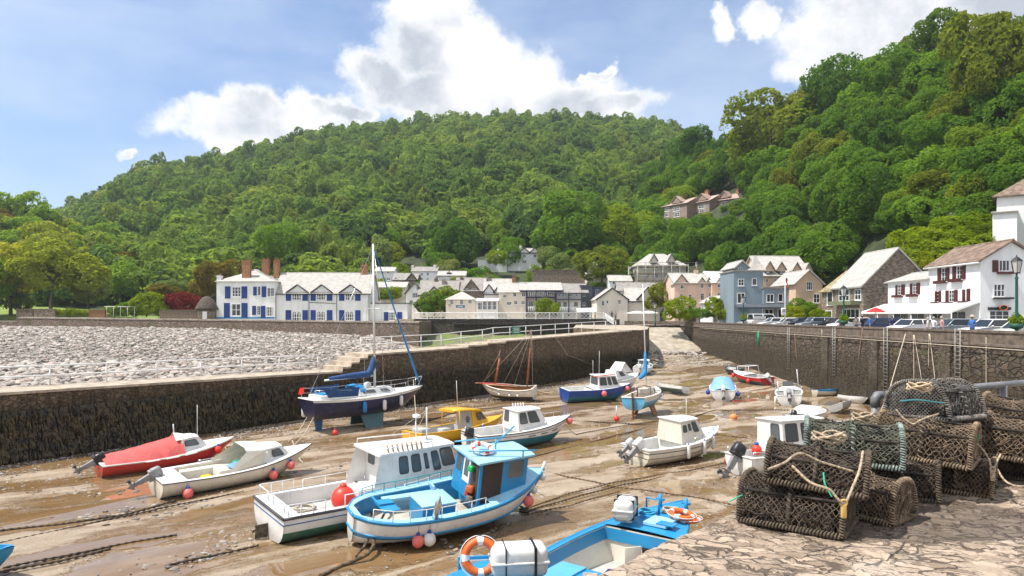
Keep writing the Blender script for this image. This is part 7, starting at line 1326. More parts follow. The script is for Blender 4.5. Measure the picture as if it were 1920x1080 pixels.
    bb = MB(); bb.prism([(-1.2, -8), (16, -8), (16, 11)]+[(a, c) for a, c in ed[::-1]]+[(-3, 1.0)], -1.2, ZQ-.12, axis='z'); tag(bb.build('quay', MATS['slate_paving']), kind='structure')
quay()
# ---- lobster pots
m_net = [M('pot_net_'+n, c, .9, .4, 9, .3, 40, dirt=.5, dcol=(.05, .04, .03)) for n, c in (('brown', (.105, .078, .055)), ('tan', (.22, .155, .10)), ('grey', (.165, .152, .135)), ('green', (.15, .15, .115)))]
m_bind = [M('pot_binding_'+n, c, .9, .35, 14, .4, 40, dirt=.45, dcol=(.06, .05, .035)) for n, c in (('brown', (.13, .098, .066)), ('tan', (.27, .195, .125)), ('grey', (.24, .215, .185)), ('green', (.25, .31, .27)))]
m_inn = M('pot_innards', (.05, .04, .032), .95, .5, 8)
def helix(path, R, pitch, r, q, n=5, jit=0.0):
    P_ = [Vector(p) for p in path]; L = 0; pts = []
    for i in range(len(P_)-1):
        a, b_ = P_[i], P_[i+1]; d = b_-a; l = d.length
        if l < 1e-5: continue
        x, y = frame_of(d); k = max(2, int(l/pitch*7))
        for j in range(k): s = j/k*l; ang = (L+s)/pitch*6.283; pts.append(a+d*(j/k)+(x*math.cos(ang)+y*math.sin(ang))*(R+random.uniform(-jit, jit)))
        L += l
    q.tube(pts, r, n)
def arch(W, Hh, n=12, sq=.78):
    o = []
    for k in range(n+1):
        a = math.pi*k/n; c, s = math.cos(a), math.sin(a); o.append((W/2*math.copysign(abs(c)**sq, c), Hh*abs(s)**sq))
    return o
def make_pot(label, kind, L=.78, W=.52, Hh=.42, seed=0, group='lobster pots stacked on the quay'):
    g = random.Random(seed); random.seed(seed+50); t = thing('lobster_pot', label, 'lobster pot', (0,0,0), group=group); nm, bm_ = m_net[kind], m_bind[kind]
    A = arch(W, Hh); jit = lambda s: g.uniform(-s, s)
    fb = MB()
    for x in (-L/2, 0, L/2): fb.tube([(x, a, z+.02) for a, z in A], .016, 6)
    for sg in (-1, 1): fb.tube([(-L/2, sg*W/2, .02), (L/2, sg*W/2, .02)], .018, 6)
    for x in (-L/2, 0, L/2): fb.tube([(x, -W/2, .02), (x, W/2, .02)], .016, 6)
    for k in (3, 6, 9): fb.tube([(-L/2, *A[k]), (L/2, *A[k])], .012, 6)
    fb.build('frame', m_inn, t)
    bb = MB()
    for x in (-L/2, L/2): helix([(x, a, z+.02) for a, z in A], .019, .022, .0072, bb, 5, .003)
    helix([(0, a, z+.02) for a, z in A], .016, .05, .0068, bb, 5, .004)
    for sg in (-1, 1): helix([(-L/2, sg*W/2, .025), (L/2, sg*W/2, .025)], .021, .026, .0080, bb, 5, .003)
    for x in (-L/2, L/2): helix([(x, -W/2, .025), (x, W/2, .025)], .019, .026, .0080, bb, 5, .003)
    bb.build('rope_binding', bm_, t)
    nb = MB(); nu, nv = 32, 34; AA = arch(W*1.0, Hh, nv)
    def pt(i, j, sag=1):
        a, z = AA[j]; x = -L/2+L*i/nu; s = 1-.09*math.sin(math.pi*((i/nu*2) % 1))*sag; return Vector((x+jit(.006), a*s+jit(.008), .02+z*s+jit(.008)))
    grid = [[pt(i, j) for j in range(nv+1)] for i in range(nu+1)]
    for j in range(nv+1):                             # diamond mesh: zigzag twines
        pass
    for i in range(nu):
        for j in range(nv):
            a, b_ = (grid[i][j], grid[i+1][j+1]) if (i+j) % 2 == 0 else (grid[i][j+1], grid[i+1][j])
            nb.tube([a, a.lerp(b_, .5)+Vector((jit(.004), jit(.004), -.003)), b_], .0044, 3, cap=False)
    for x in (-L/2, L/2):                             # ends
        for k in range(-15, 16):
            for sg in (-1, 1):
                pts = []
                for m_ in range(14):
                    y = -W/2+W*m_/13; z = (k*.036+sg*(y))*1.0+Hh*.45
                    zt = Hh*(max(0, 1-abs(2*y/W)**2.56))**.39
                    if 0 <= z <= zt: pts.append((x+jit(.004), y, z+.02))
                if len(pts) > 1: nb.tube(pts, .0043, 3, cap=False)
    nb.build('netting', nm, t)
    ib = MB(); mouth = [(.10, .0), (.06, .12)]       # dark funnel, bait and slatted floor inside
    for sg in (-1, 1):
        rings = [[(sg*(x), sg*.0+w*math.cos(6.283*k/9), Hh*.45+w*.8*math.sin(6.283*k/9)) for k in range(9)] for x, w in ((L*.36, .19), (L*.22, .12), (L*.08, .075))]
        for r_ in range(2):
            for k in range(9): ib.tube([rings[r_][k], rings[r_+1][(k+1) % 9]], .006, 4, cap=False); ib.tube([rings[r_][k], rings[r_+1][(k-1) % 9]], .006, 4, cap=False)
    for k in range(7): ib.box((0, -W/2+W*(k+.5)/7, .02), (L, .045, .016))
    for k in range(6): ib.tube([(-L*.4+jit(.1), jit(.2), .04), (jit(.2), jit(.2), .12+jit(.05)), (L*.4+jit(.1), jit(.2), .06)], .014, 5)
    ib.build('funnel', m_inn, t)
    pb = MB(); pb.loft([[(x, a*.74+jit(.02), .03+z*.72+jit(.02)) for a, z in AA[::2]] for x in np.linspace(-L*.4, L*.4, 9)], 0, False, sm=False); pb.build('parlour', m_inn, t)
    tb = MB()                                        # old netting and weed tangled inside
    for k in range(620):
        a = g.uniform(0, math.pi); rr = g.uniform(.5, 1.03); x = jit(L*.46); c0 = Vector((x, W/2*rr*math.cos(a), .03+Hh*rr*math.sin(a)*.95)); c1 = c0+Vector((jit(.16), jit(.10), jit(.09)))
        c1.y = max(-W*.47, min(W*.47, c1.y)); c1.z = max(.03, min(Hh*.92*math.sqrt(max(.02, 1-(2*c1.y/W)**2)), c1.z)); c1.x = max(-L*.48, min(L*.48, c1.x)); tb.tube([c0, c0.lerp(c1, .5)+Vector((0,0,-.02)), c1], g.uniform(.003, .007), 3, cap=False)
    tb.tube([(-L*.48, 0, .045), (L*.48, 0, .045)], .01, 3); tb.build('inner_netting', nm, t)
    return t
def put(o, u, v, z, Y, yaw, tilt=(0, 0)):
    Y *= KQ; p = P(u, v, Y); o.location = (p.x, Y, z); o.rotation_euler = (R_(tilt[0]), R_(tilt[1]), R_(yaw))
# each: photo column of the centre, distance, base height over the paving, yaw, tilt, kind, size
POTS = [
 (1495, 5.10, .00, -36, (0, 0), 0, (.80, .60, .36), 'big dark pot at the front left corner, on the paving'),
 (1626, 5.30, .00, -52, (0, 0), 1, (.60, .46, .34), 'pot end-on on the paving with pale rope-wound base, under the front pile'),
 (1530, 5.05, .345, -28, (3, 4), 0, (.74, .52, .29), 'brown pot in the second layer at the front left'),
 (1596, 5.65, .42, -24, (6, 2), 3, (.78, .60, .31), 'flattish pot bound with green-grey rope, high in the front pile'),
 (1690, 5.85, .00, -30, (0, 0), 0, (.60, .46, .34), 'dark pot on the paving in the middle of the row'),
 (1792, 6.05, .00, -38, (0, 3), 1, (.60, .50, .34), 'pot lying in the shade on the paving right of centre'),
 (1735, 5.95, .34, -42, (2, 3), 1, (.80, .50, .38), 'tan pot with a bright honey-coloured netted end, middle layer'),
 (1752, 6.25, .68, 34, (-3, 2), 2, (.76, .62, .37), 'grey pot with blue-green twine across its end, topmost of the stack'),
 (1850, 6.40, .30, -44, (3, 3), 1, (.84, .54, .40), 'long tan pot right of the honey-coloured one, middle layer'),
 (1905, 6.55, .00, -20, (0, 0), 0, (.70, .52, .36), 'dark pot on the paving at the right edge of the photo'),
 (1932, 6.45, .44, -46, (0, 6), 1, (.86, .54, .38), 'tan pot leaving the frame at the right edge'),
 (1672, 6.35, .34, -28, (0, 0), 0, (.74, .52, .34), 'brown pot half hidden behind the green-grey one'),
 (1860, 7.05, .26, -15, (0, 0), 2, (.80, .5, .40), 'dim pot at the back right behind the long tan one')]
POTO = []
for k, (u, Y, z, yaw, tl, kind, d, lab) in enumerate(POTS):
    o = make_pot(lab, kind, *d, seed=k*3+1); put(o, u, 0, ZQ+z, Y, yaw, tl); POTO.append(o)
def rope(name, label, pts, r, m, n=6, sag=0.0, cat='rope', sub=6, wob=0.0):
    q = [Vector(p) for p in pts]; out = []
    for i in range(len(q)-1):                        # Catmull-Rom
        p0, p1, p2, p3 = q[max(i-1, 0)], q[i], q[i+1], q[min(i+2, len(q)-1)]
        for k in range(sub):
            s = k/sub; out.append(.5*((2*p1)+(p2-p0)*s+(2*p0-5*p1+4*p2-p3)*s*s+(3*p1-p0-3*p2+p3)*s**3)+Vector((random.uniform(-wob, wob), random.uniform(-wob, wob), 0)))
    out.append(q[-1]); b = MB(); b.tube(out, r, n); return tag(b.build(name, m), label, cat)
def pr(*l): return [P(u, v, Y*KQ) for u, v, Y in l]
m_ropep = M('pot_rope', (.46, .36, .25), .9, .3, 40, .4, 60)
rope('rope', 'tan bridle rope with a loop hanging on the front pot corner', pr((1485, 873, 4.36), (1520, 905, 4.28), (1555, 918, 4.22), (1582, 944, 4.2), (1600, 910, 4.3), (1612, 880, 4.42), (1618, 846, 4.6)), .0095, m_ropep); rope('rope', 'tan rope strung over the top of the second-layer pot', pr((1440, 880, 4.4), (1470, 868, 4.45), (1500, 850, 4.5), (1540, 866, 4.5), (1600, 884, 4.5)), .009, m_ropep)
o = thing('rope_toggle', 'yellow plastic toggle on the tan bridle by the front pot', 'toggle', P(1582, 958, 4.2*KQ)); q = MB(); q.rbox((0,0,0), (.04, .022, .10), .01); q.build('plate', M('yellow_toggle', (.66, .42, .12), .5), o); q = MB(); q.torus(.022, .008, 14, 6, Mx=Matrix.Translation((0, 0, .055))@Matrix.Rotation(R_(90), 4, 'X')); q.build('eye', M('yellow_toggle', (.66, .42, .12), .5), o)
rope('rope', 'green twine straggling down the front pot', pr((1544, 886, 4.34), (1546, 905, 4.3), (1552, 918, 4.28), (1560, 932, 4.26)), .0055, m_ropeg); rope('rope', 'green twine end poking out at the left of the front pots', pr((1392, 928, 4.45), (1380, 934, 4.45), (1368, 940, 4.45)), .005, m_ropeg); rope('rope', 'green twine arc on the long tan pot end', pr((1826, 806, 5.85), (1836, 816, 5.8), (1832, 828, 5.8)), .0055, m_ropeg); rope('rope', 'blue-green twine across the topmost pot end', pr((1688, 752, 5.75), (1720, 750, 5.74), (1755, 754, 5.74), (1772, 756, 5.78)), .007, M('teal_twine', (.06, .30, .33), .8)); rope('rope', 'pale rope looping from the topmost pot', pr((1680, 768, 5.7), (1695, 785, 5.66), (1712, 795, 5.62), (1722, 790, 5.6), (1735, 784, 5.66), (1760, 776, 5.7)), .009, m_ropep)
rope('rope', 'tan bridle rope hanging down between the right-hand pots', pr((1815, 822, 5.8), (1838, 838, 5.75), (1854, 862, 5.7), (1860, 885, 5.7), (1868, 868, 5.75), (1876, 852, 5.8)), .010, m_ropep); o = thing('rope_toggle', 'pale toggle at the end of the right-hand bridle rope', 'toggle', P(1861, 892, 5.68*KQ)); q = MB(); q.rbox((0,0,0), (.045, .025, .1), .01); q.build('plate', m_ropep, o); q = MB(); q.torus(.024, .008, 14, 6, Mx=Matrix.Translation((0, 0, .06))@Matrix.Rotation(R_(90), 4, 'X')); q.build('eye', m_ropep, o)
rope('rope', 'pale rope running off along the paving at the right edge', pr((1870, 880, 5.7), (1885, 902, 5.6), (1910, 912, 5.5), (1940, 908, 5.5)), .0095, m_ropep)
for k, (u, v, Y, R, m, lab) in enumerate([(1725, 742, 5.85, .10, m_ropet, 'tan rope coil lying on the honey-ended pot'), (1555, 838, 5.0, .12, m_ropep, 'loose rope coil on top of the second-layer pot'), (1620, 800, 5.5, .09, m_ropep, 'small rope coil on the green-grey bound pot'), (1650, 930, 5.2, .08, m_ropet, 'frayed rope scrap on the paving by the end-on pot')]):
    p = P(u, v, Y*KQ); coil('rope_coil', lab, (p.x, p.y, p.z if k < 3 else ZQ+.01), R, 4, m, .010)
# pipe handrail at the quay edge
t = thing('handrail', 'thick grey pipe handrail with elbow behind the stacked pots', 'handrail', (3.45, 6.45, ZQ)); m_pipe = M('grey_pipe', (.19, .19, .195), .5, .2, 6, dirt=.3)
a, b_ = P(1641, 742, 6.5*KQ), P(1905, 719, 7.55*KQ); d = b_-a; q = MB(); q.tube([a+d*.03, a+d*1.8], .040, 12); q.build('rail', m_pipe, t, True); q = MB(); q.tube([Vector((a.x, a.y, ZQ-.1)), Vector((a.x, a.y, a.z-.08))], .042, 12); q.build('post', m_pipe, t, True)
q = MB(); q.tube([Vector((a.x, a.y, a.z-.12)), Vector((a.x, a.y, a.z-.03)), a+d*.012+Vector((0,0,.0)), a+d*.05], .047, 12); q.build('elbow', m_pipe, t, True)
q = MB(); e = a+d*.9; q.tube([Vector((e.x, e.y, ZQ-.1)), e], .04, 10); q.build('post', m_pipe, t, True)
# =================== STREET LIFE, ROPES, GARDENS ===================
# ---- cars on the quay street
m_tyre = M('tyre_rubber', (.02, .02, .02), .8); m_rim = M('alloy_rim', (.5, .5, .5), .35, metal=.7); m_cglass = glass_mat('car_glass', (.02, .025, .03), .04); m_lampw = glass_mat('headlight_glass', (.6, .6, .6), .1); m_lampr = M('tail_light_red', (.45, .01, .01), .3)
def carpaint(n, c, metal=.0): return M('car_paint_'+n, c, .25, .02, 1, coat=.6, metal=metal)
def car(label, X, Y, yaw, paint, kind='hatch'):
    o = thing('parked_car' if kind != 'van' else 'parked_van', label, 'van' if kind == 'van' else 'car', (X, Y, 5.62), R_(yaw), 'cars parked along the quay street')
    h = {'hatch': 1.5, 'estate': 1.58, 'van': 2.0}[kind]; w = .88
    prof = {'hatch': [(-2.0,.35),(-2.05,.75),(-1.95,.98),(-1.25,1.0),(-.3,1.0),(.75,1.0),(1.3,.94),(1.95,.78),(2.05,.6),(2.0,.35)], 'estate': [(-2.2,.35),(-2.25,.8),(-2.15,1.02),(-1.2,1.05),(-.2,1.05),(.8,1.05),(1.4,.98),(2.1,.84),(2.2,.6),(2.15,.35)], 'van': [(-2.2,.35),(-2.25,1.0),(-2.22,1.15),(-1.2,1.15),(0,1.15),(1.0,1.15),(1.6,1.08),(2.2,.92),(2.3,.6),(2.25,.35)]}[kind]
    b = MB(); b.loft([[(x, s*w*k, z if z < .9 else lerp(.6, z, q)) for x, z in prof] for s, k, q in ((-1, .90, .85), (-1, 1.0, .9), (-1, .96, 1), (1, .96, 1), (1, 1.0, .9), (1, .90, .85))], 0, True, True, True); b.build('body', paint, o)
    z0 = max(z for _, z in prof)-.03; g = {'hatch': ((-1.9, 1.05), (-1.55, .45)), 'estate': ((-2.1, 1.05), (-1.85, .5)), 'van': ((-2.2, 1.5), (-2.15, .9))}[kind]; (xb, xf), (tb, tf) = g
    b = MB(); b.loft([[(xb, -w*.94, z0), (xf, -w*.94, z0), (xf, w*.94, z0), (xb, w*.94, z0)], [(tb, -w*.74, h-.05), (tf, -w*.74, h-.05), (tf, w*.74, h-.05), (tb, w*.74, h-.05)]], 0, True, sm=False); b.build('window_glass', m_cglass, o)
    r = MB(); r.loft([[(tb-.05, -w*.76, h-.07), (tf+.05, -w*.76, h-.07), (tf+.05, w*.76, h-.07), (tb-.05, w*.76, h-.07)], [(tb+.1, -w*.68, h), (tf-.12, -w*.68, h), (tf-.12, w*.68, h), (tb+.1, w*.68, h)]], 0, True, False, True)
    for s in (-1, 1):
        for (a, c) in ((xb, tb), (lerp(xb, xf, .48), lerp(tb, tf, .48)), (xf, tf)): r.tube([(a, s*w*.945, z0), (c, s*w*.75, h-.05)], .05, 4)
    if kind == 'van': r.box((-1.2, w*.86, 1.42), (1.9, .08, .52)); r.box((-1.2, -w*.86, 1.42), (1.9, .08, .52))
    r.build('roof', paint, o)
    for x in (-1.3, 1.32):
        for s in (-1, 1):
            t = MB(); t.lathe([(.22, -.11), (.31, -.10), (.33, -.05), (.33, .05), (.31, .10), (.22, .11)], 16, Mx=Matrix.Translation((x, s*(w-.08), .33))@Matrix.Rotation(R_(90), 4, 'X')); wv = t.build('wheel', m_tyre, o); q = MB(); q.lathe([(.02, -.115), (.21, -.115), (.21, .115), (.02, .115)], 12, Mx=Matrix.Translation((x, s*(w-.08), .33))@Matrix.Rotation(R_(90), 4, 'X')); q.build('rim', m_rim, wv)
    e = prof[7][0]
    for s in (-1, 1):
        q = MB(); q.rbox((e+.03, s*w*.72, .70), (.16, .32, .14), .04); q.build('headlight', m_lampw, o); q = MB(); q.rbox((prof[1][0]+.02, s*w*.78, .86), (.10, .2, .22), .03); q.build('tail_light', m_lampr, o); q = MB(); q.rbox((xf-.25, s*(w+.08), z0+.06), (.12, .16, .12), .04); q.build('mirror', paint, o)
cw, cs, cb_, cn, ck, cg, cr = carpaint('white', (.78, .78, .78)), carpaint('silver', (.42, .44, .46), .5), carpaint('black', (.015, .015, .018)), carpaint('navy', (.02, .04, .12)), carpaint('blue', (.03, .08, .22)), carpaint('beige', (.5, .45, .36)), carpaint('red', (.35, .02, .02))
def cx(u, X): return X/((u-960)/S)
for u, X, yaw, p, k, lab in [(1708, 35.2, 198, cw, 'hatch', 'white hatchback facing the quay in front of the inn awning'), (1792, 34.6, 176, cs, 'estate', 'silver estate car in front of the right half of the inn'), (1862, 34.3, 184, cw, 'estate', 'white car between the silver estate and the nearest lamp'), (1922, 34.5, 190, carpaint('cream', (.66, .66, .60)), 'hatch', 'pale car at the right edge behind the nearest lamp post'), (1647, 36, 180, cn, 'estate', 'navy estate car behind the person in the blue shirt'), (1592, 36, 192, cw, 'estate', 'white car partly hidden behind the second lamp'), (1563, 37, 170, cb_, 'hatch', 'black car in front of the stone house'), (1530, 36, 182, cs, 'estate', 'silver car left of the stone house'), (1503, 35.5, 178, cb_, 'hatch', 'black car below the peach gabled house'),
                            (1480, 35, 175, cw, 'hatch', 'low white car at the foot of the flagpole'), (1433, 36, 12, cw, 'van', 'white van in front of the grey hotel'), (1452, 34.5, 185, cw, 'hatch', 'white hatchback right beside the white van'), (1412, 36, 188, cs, 'hatch', 'silver hatchback left of the white van'), (1371, 36, 184, cw, 'estate', 'white estate by the arched cottage door'), (1347, 37, 172, cr, 'hatch', 'dark red car among the shrubs by the white cottage'), (1322, 37, 186, cw, 'estate', 'white estate left of the white cottage'), (1272, 37, 180, ck, 'hatch', 'blue hatchback below the bright green street shrub'), (1246, 35, 180, cg, 'hatch', 'beige car left of the blue hatchback'), (1208, 31, 182, cs, 'hatch', 'silver-blue car under the white parasols')]:
    car(lab, X, min(cx(u, X), 150), yaw, p, k)
# ---- people
SKIN = M('skin', (.46, .27, .19), .55, .08)
def person(label, loc, yaw, shirt, trousers, hair=(.08,.05,.03), h=1.72, arm=(0, 0), hat=None, lean=0.0, stride=.08):
    """one continuous body grown from a skeleton; hair and hat are parts. arm: elbow bend of each arm in degrees"""
    k = h/1.75; V = []; E = []; Rr = []
    def j(p, r, par=None):
        V.append(Vector(p)*k); Rr.append((r[0]*k, r[1]*k) if isinstance(r, tuple) else (r*k, r*k))
        if par is not None: E.append((par, len(V)-1))
        return len(V)-1
    pel = j((0, 0, .93), (.15, .115)); wa = j((0, 0, 1.10), (.135, .10), pel); ch = j((.01, 0, 1.32), (.165, .115), wa); nk0 = j((0, 0, 1.46), (.085, .075), ch); nk = j((.015, 0, 1.53), .052, nk0); hd = j((.03, 0, 1.62), (.075, .09), nk); tp = j((.025, 0, 1.70), (.07, .085), hd)
    for s, st in ((1, stride), (-1, -stride)):
        hp = j((0, s*.09, .86), (.095, .09), pel); kn = j((st*.5+.02, s*.10, .48), .062, hp); an = j((st, s*.10, .09), .042, kn); j((st+.13, s*.11, .03), (.04, .03), an)
    for s, a in ((1, arm[0]), (-1, arm[1])):
        sh = j((0, s*.19, 1.40), (.062, .06), ch); el = j((-.02, s*.25, 1.13), .043, sh); c, d = math.cos(R_(a)), math.sin(R_(a)); wr = j((-.02+.25*d, s*(.25-.06*d), 1.13-.25*c), .030, el)
        pm_ = j((-.02+.31*d, s*(.25-.08*d), 1.13-.31*c), (.036, .022), wr)
        for q in range(4): j((-.02+.40*d+.012*q, s*(.25-.09*d)+(q-1.5)*.018, 1.13-.40*c+.008*q), .009, pm_)
        j((-.02+.35*d+.04, s*(.22-.09*d), 1.13-.35*c), .010, pm_)
    me = bpy.data.meshes.new('body'); me.from_pydata(V, E, []); tmp = bpy.data.objects.new('body', me); COL.objects.link(tmp)
    sk = tmp.modifiers.new('skin', 'SKIN'); ly = me.skin_vertices[0].data if me.skin_vertices else None
    if ly is None:
        bpy.context.view_layer.objects.active = tmp; bpy.ops.mesh.customdata_skin_add(); ly = me.skin_vertices[0].data
    for i, r in enumerate(Rr): ly[i].radius = r
    ly[0].use_root = True; sub = tmp.modifiers.new('sub', 'SUBSURF'); sub.levels = 1; sub.render_levels = 1
    bm2 = bpy.data.meshes.new_from_object(tmp.evaluated_get(bpy.context.evaluated_depsgraph_get())); bpy.data.objects.remove(tmp)
    ms = [SKIN, shirt, trousers, m_motor]; bm2.materials.clear()
    for m in ms: bm2.materials.append(m)
    for f in bm2.polygons:
        c = f.center/k; f.use_smooth = True; f.material_index = 0 if c.z > 1.475 else (3 if c.z < .10 else (1 if c.z > .93 and abs(c.y) < .30 and not (abs(c.y) > .205 and (c.z < 1.12 or c.x > .12)) else (0 if abs(c.y) > .2 or c.x > .16 and c.z > .75 else 2)))
    o = thing('person', label, 'person', loc, R_(yaw)); b = bpy.data.objects.new('body', bm2); COL.objects.link(b); b.parent = o; b.rotation_euler = (0, R_(lean), 0)
    hm = M('hair_%02d' % int(hair[0]*100), hair, .7); q = MB(); q.ball((.015*k, 0, 1.665*k), .098*k, 0, 12, 1.12); q.build('hair', hm, o).scale = (1, .86, 1)
    f = MB(); f.ball((.105*k, 0, 1.605*k), .018*k, 0, 8, 1.3); f.ball((.0, .082*k, 1.61*k), .02*k, 0, 8, 1.4); f.ball((0, -.082*k, 1.61*k), .02*k, 0, 8, 1.4); f.build('face', SKIN, o)
    if hat: q = MB(); q.lathe([(.17, 1.685), (.165, 1.70), (.10, 1.705), (.098, 1.77), (.06, 1.80), (.01, 1.805)], 14, Mx=Matrix.Scale(k, 4)); q.build('hat', hat, o)
    return o
cl = lambda n, c: M('cloth_'+n, c, .85, .1, 6)
PX = lambda u, X: (X, X/((u-960)/S), 5.62)
person('person in a bright blue shirt standing by the navy car at the parapet', PX(1631, 31.6), 150, cl('blue', (.03, .14, .42)), cl('dark', (.04, .04, .06)), h=1.8)
person('person in a grey-brown jacket seen from behind near the second lamp', PX(1605, 31.8), 60, cl('taupe', (.22, .18, .14)), cl('dark', (.04, .04, .06)), h=1.72)
person('person in a navy top walking in front of the stone gable', PX(1673, 34.2), 100, cl('navy', (.03, .04, .12)), cl('stone', (.3, .27, .22)), h=1.75)
person('grey-haired person in a pale shirt leftmost of the three by the inn', PX(1740, 32.6), 140, cl('cream', (.6, .56, .48)), cl('dark', (.04, .04, .06)), (.45, .42, .38), h=1.68)
person('person in a white shirt in the middle of the three by the inn', PX(1751, 32.2), 200, cl('white', (.7, .7, .7)), cl('jeans', (.06, .09, .18)), (.4, .36, .3), h=1.72)
person('person in a pink top rightmost of the three by the inn', PX(1766, 32.4), 170, cl('pink', (.55, .3, .28)), cl('jeans', (.06, .09, .18)), (.5, .4, .3), h=1.76)
person('person in a pale sun hat and blue shirt holding something at the parapet', PX(1823, 31.2), 200, cl('blue2', (.06, .16, .44)), cl('jeans', (.06, .09, .18)), (.3, .2, .1), h=1.82, arm=(95, 80), hat=M('straw_hat', (.62, .52, .36), .9, .1, 12))
person('person in a red and green top beside the second lamp planter', PX(1577, 32.4), 200, cl('red', (.4, .05, .04)), cl('dark', (.04, .04, .06)), (.3, .2, .1), h=1.7)
person('person in black leaning at the railing left of the second lamp', PX(1617, 33), 120, cl('black', (.02, .02, .025)), cl('dark', (.04, .04, .06)), h=1.78)
c = P(1151, 596, 134.5); person('person in dark clothes at the left on the promenade steps', (c.x, 137.2, 6.4), 80, cl('black', (.02, .02, .025)), cl('dark', (.04, .04, .06)), h=1.85, stride=.2)
c = P(1158, 596, 134.5); person('person in grey walking at the right on the promenade steps', (c.x, 137.0, 6.35), 100, cl('grey', (.28, .29, .32)), cl('dark', (.04, .04, .06)), h=1.75, stride=-.2)
# ---- lamps with flower baskets
m_lgreen = M('lamp_green', (.012, .11, .075), .45); m_lglass = glass_mat('lantern_glass', (.55, .55, .53), .25); m_leafy = L_bright
def lamp(label, X, Y, ztop, zbase=5.62, basket=True):
    o = thing('street_lamp', label, 'street lamp', (X, Y, zbase)); H_ = ztop-zbase; b = MB(); b.lathe([(.16, 0), (.16, .5), (.11, .6), (.09, .7), (.075, H_-1.4), (.11, H_-1.3), (.05, H_-1.2), (.05, H_-1.0)], 12); b.build('post', m_lgreen, o)
    g = MB(); g.lathe([(.17, H_-.98), (.30, H_-.28)], 6, sm=False); g.build('lantern', m_lglass, o); f = MB()
    for k in range(6): a = k*math.pi/3; f.tube([(.175*math.cos(a), .175*math.sin(a), H_-1.0), (.31*math.cos(a), .31*math.sin(a), H_-.27)], .02, 4)
    f.lathe([(.2, H_-1.03), (.2, H_-.97)], 6); f.lathe([(.34, H_-.28), (.30, H_-.2), (.12, H_-.04), (.04, H_), (.02, H_+.12)], 6, sm=False); f.build('lantern_frame', m_black, o)
    if basket:
        q = MB(); q.lathe([(.1, .95), (.34, 1.05), (.42, 1.32), (.3, 1.34)], 14); q.build('planter', M('planter_green', (.02, .10, .06), .5), o); c = bpy.data.objects.new('foliage', CF[1]); COL.objects.link(c); c.parent = o; c.location = (0, 0, 1.5); c.scale = (.55, .55, .42); c.material_slots[0].link = 'OBJECT'; c.material_slots[0].material = m_leafy
lamp('green street lamp with big lantern and flower planter nearest the camera', 30.9, 41.8, 11.05); lamp('green street lamp with planter in front of the brown stone house', 30.9, 63.6, 10.2); lamp('street lamp in front of the grey hotel', 30.9, 91.2, 10.0); lamp('thin street lamp by the cream cottages', 25.6, 122, 9.6, basket=False); lamp('thin street lamp on the slope left of the pink hotel', 31.5, 128, 9.4, basket=False)
# flagpole
o = thing('flagpole', 'white flagpole with a drooping red flag on the quay street', 'flagpole', (31.0, 77.5, 5.62)); b = MB(); b.tube([(0,0,0), (0,0,6.3)], .07, 8, r2=.04); b.build('pole', m_white, o); b = MB(); b.loft([[(.02+.05*math.sin(k), 0, 6.1-.05*k), (.25+.08*math.sin(k*1.3), .12*math.sin(k*.9), 6.0-.16*k), (.30-.1*math.cos(k), .1, 5.7-.17*k)] for k in range(7)], 0, False); b.build('flag', M('flag_red', (.55, .02, .03), .7), o)
o = thing('notice_box', 'white rounded notice box low on the flagpole', 'sign', (31.0, 77.3, 7.5)); b = MB(); b.rbox((-.25, 0, .35), (.55, .12, .85), .05); b.build('panel', m_white, o); b = MB(); b.box((-.25, -.07, .45), (.35, .01, .35)); b.build('print', m_motg, o)
o = thing('marker_post', 'green marker post at the top of the quay wall', 'post', (29.85, XW/((1425-960)/S), 5.0)); b = MB(); b.tube([(0,0,-1.2), (0,0,.5)], .16, 10); b.build('tube', M('marker_green', (.01, .30, .16), .5), o); b = MB(); b.lathe([(.17, .5), (.1, .62), (.01, .66)], 10); b.build('cap', M('marker_green', (.01, .30, .16), .5), o)
# parasols
def parasol(label, loc, m, R=1.5, h=2.5):
    o = thing('parasol', label, 'parasol', loc); b = MB(); b.tube([(0,0,0),(0,0,h)], .03, 6); b.build('pole', m_white, o); b = MB(); b.lathe([(R, h-.45), (R*.98, h-.38), (R*.5, h-.12), (.03, h+.05)], 8, sm=False); b.build('canopy', m, o)
parasol('red parasol folded out beside the navy car', (38.6, 38.6/((1642-960)/S), 5.62), M('parasol_red', (.55, .02, .02), .7), .95, 2.6)
parasol('white cafe parasol left of the pair below the cream cottages', (24.3, 133, 5.7), m_canvas, 2.0); parasol('white cafe parasol right of the pair below the cream cottages', (26.4, 132, 5.7), m_canvas, 2.0)
o = thing('awning', 'low white marquee awning behind the promenade steps', 'awning', P(1110, 590, 140)); A, B = P(1082, 586, 141), P(1148, 584, 141); b = MB(); b.loft([[A+Vector((0,0,.1)), A+Vector((0,1.5,.9)), A+Vector((0,3,.1))], [B+Vector((0,0,.1)), B+Vector((0,1.5,.9)), B+Vector((0,3,.1))]], 0, False, sm=False); b.build('canvas', m_canvas, o, True)
b = MB(); b.loft([[B+Vector((.6,0,.3)), B+Vector((1.2,2.5,1.5))], [B+Vector((4.6,0,.3)), B+Vector((4.2,2.5,1.5))]], 0, False, sm=False); tag(b.build('lean_to_roof', m_slate), 'brown lean-to roof below the cream cottages', 'roof')
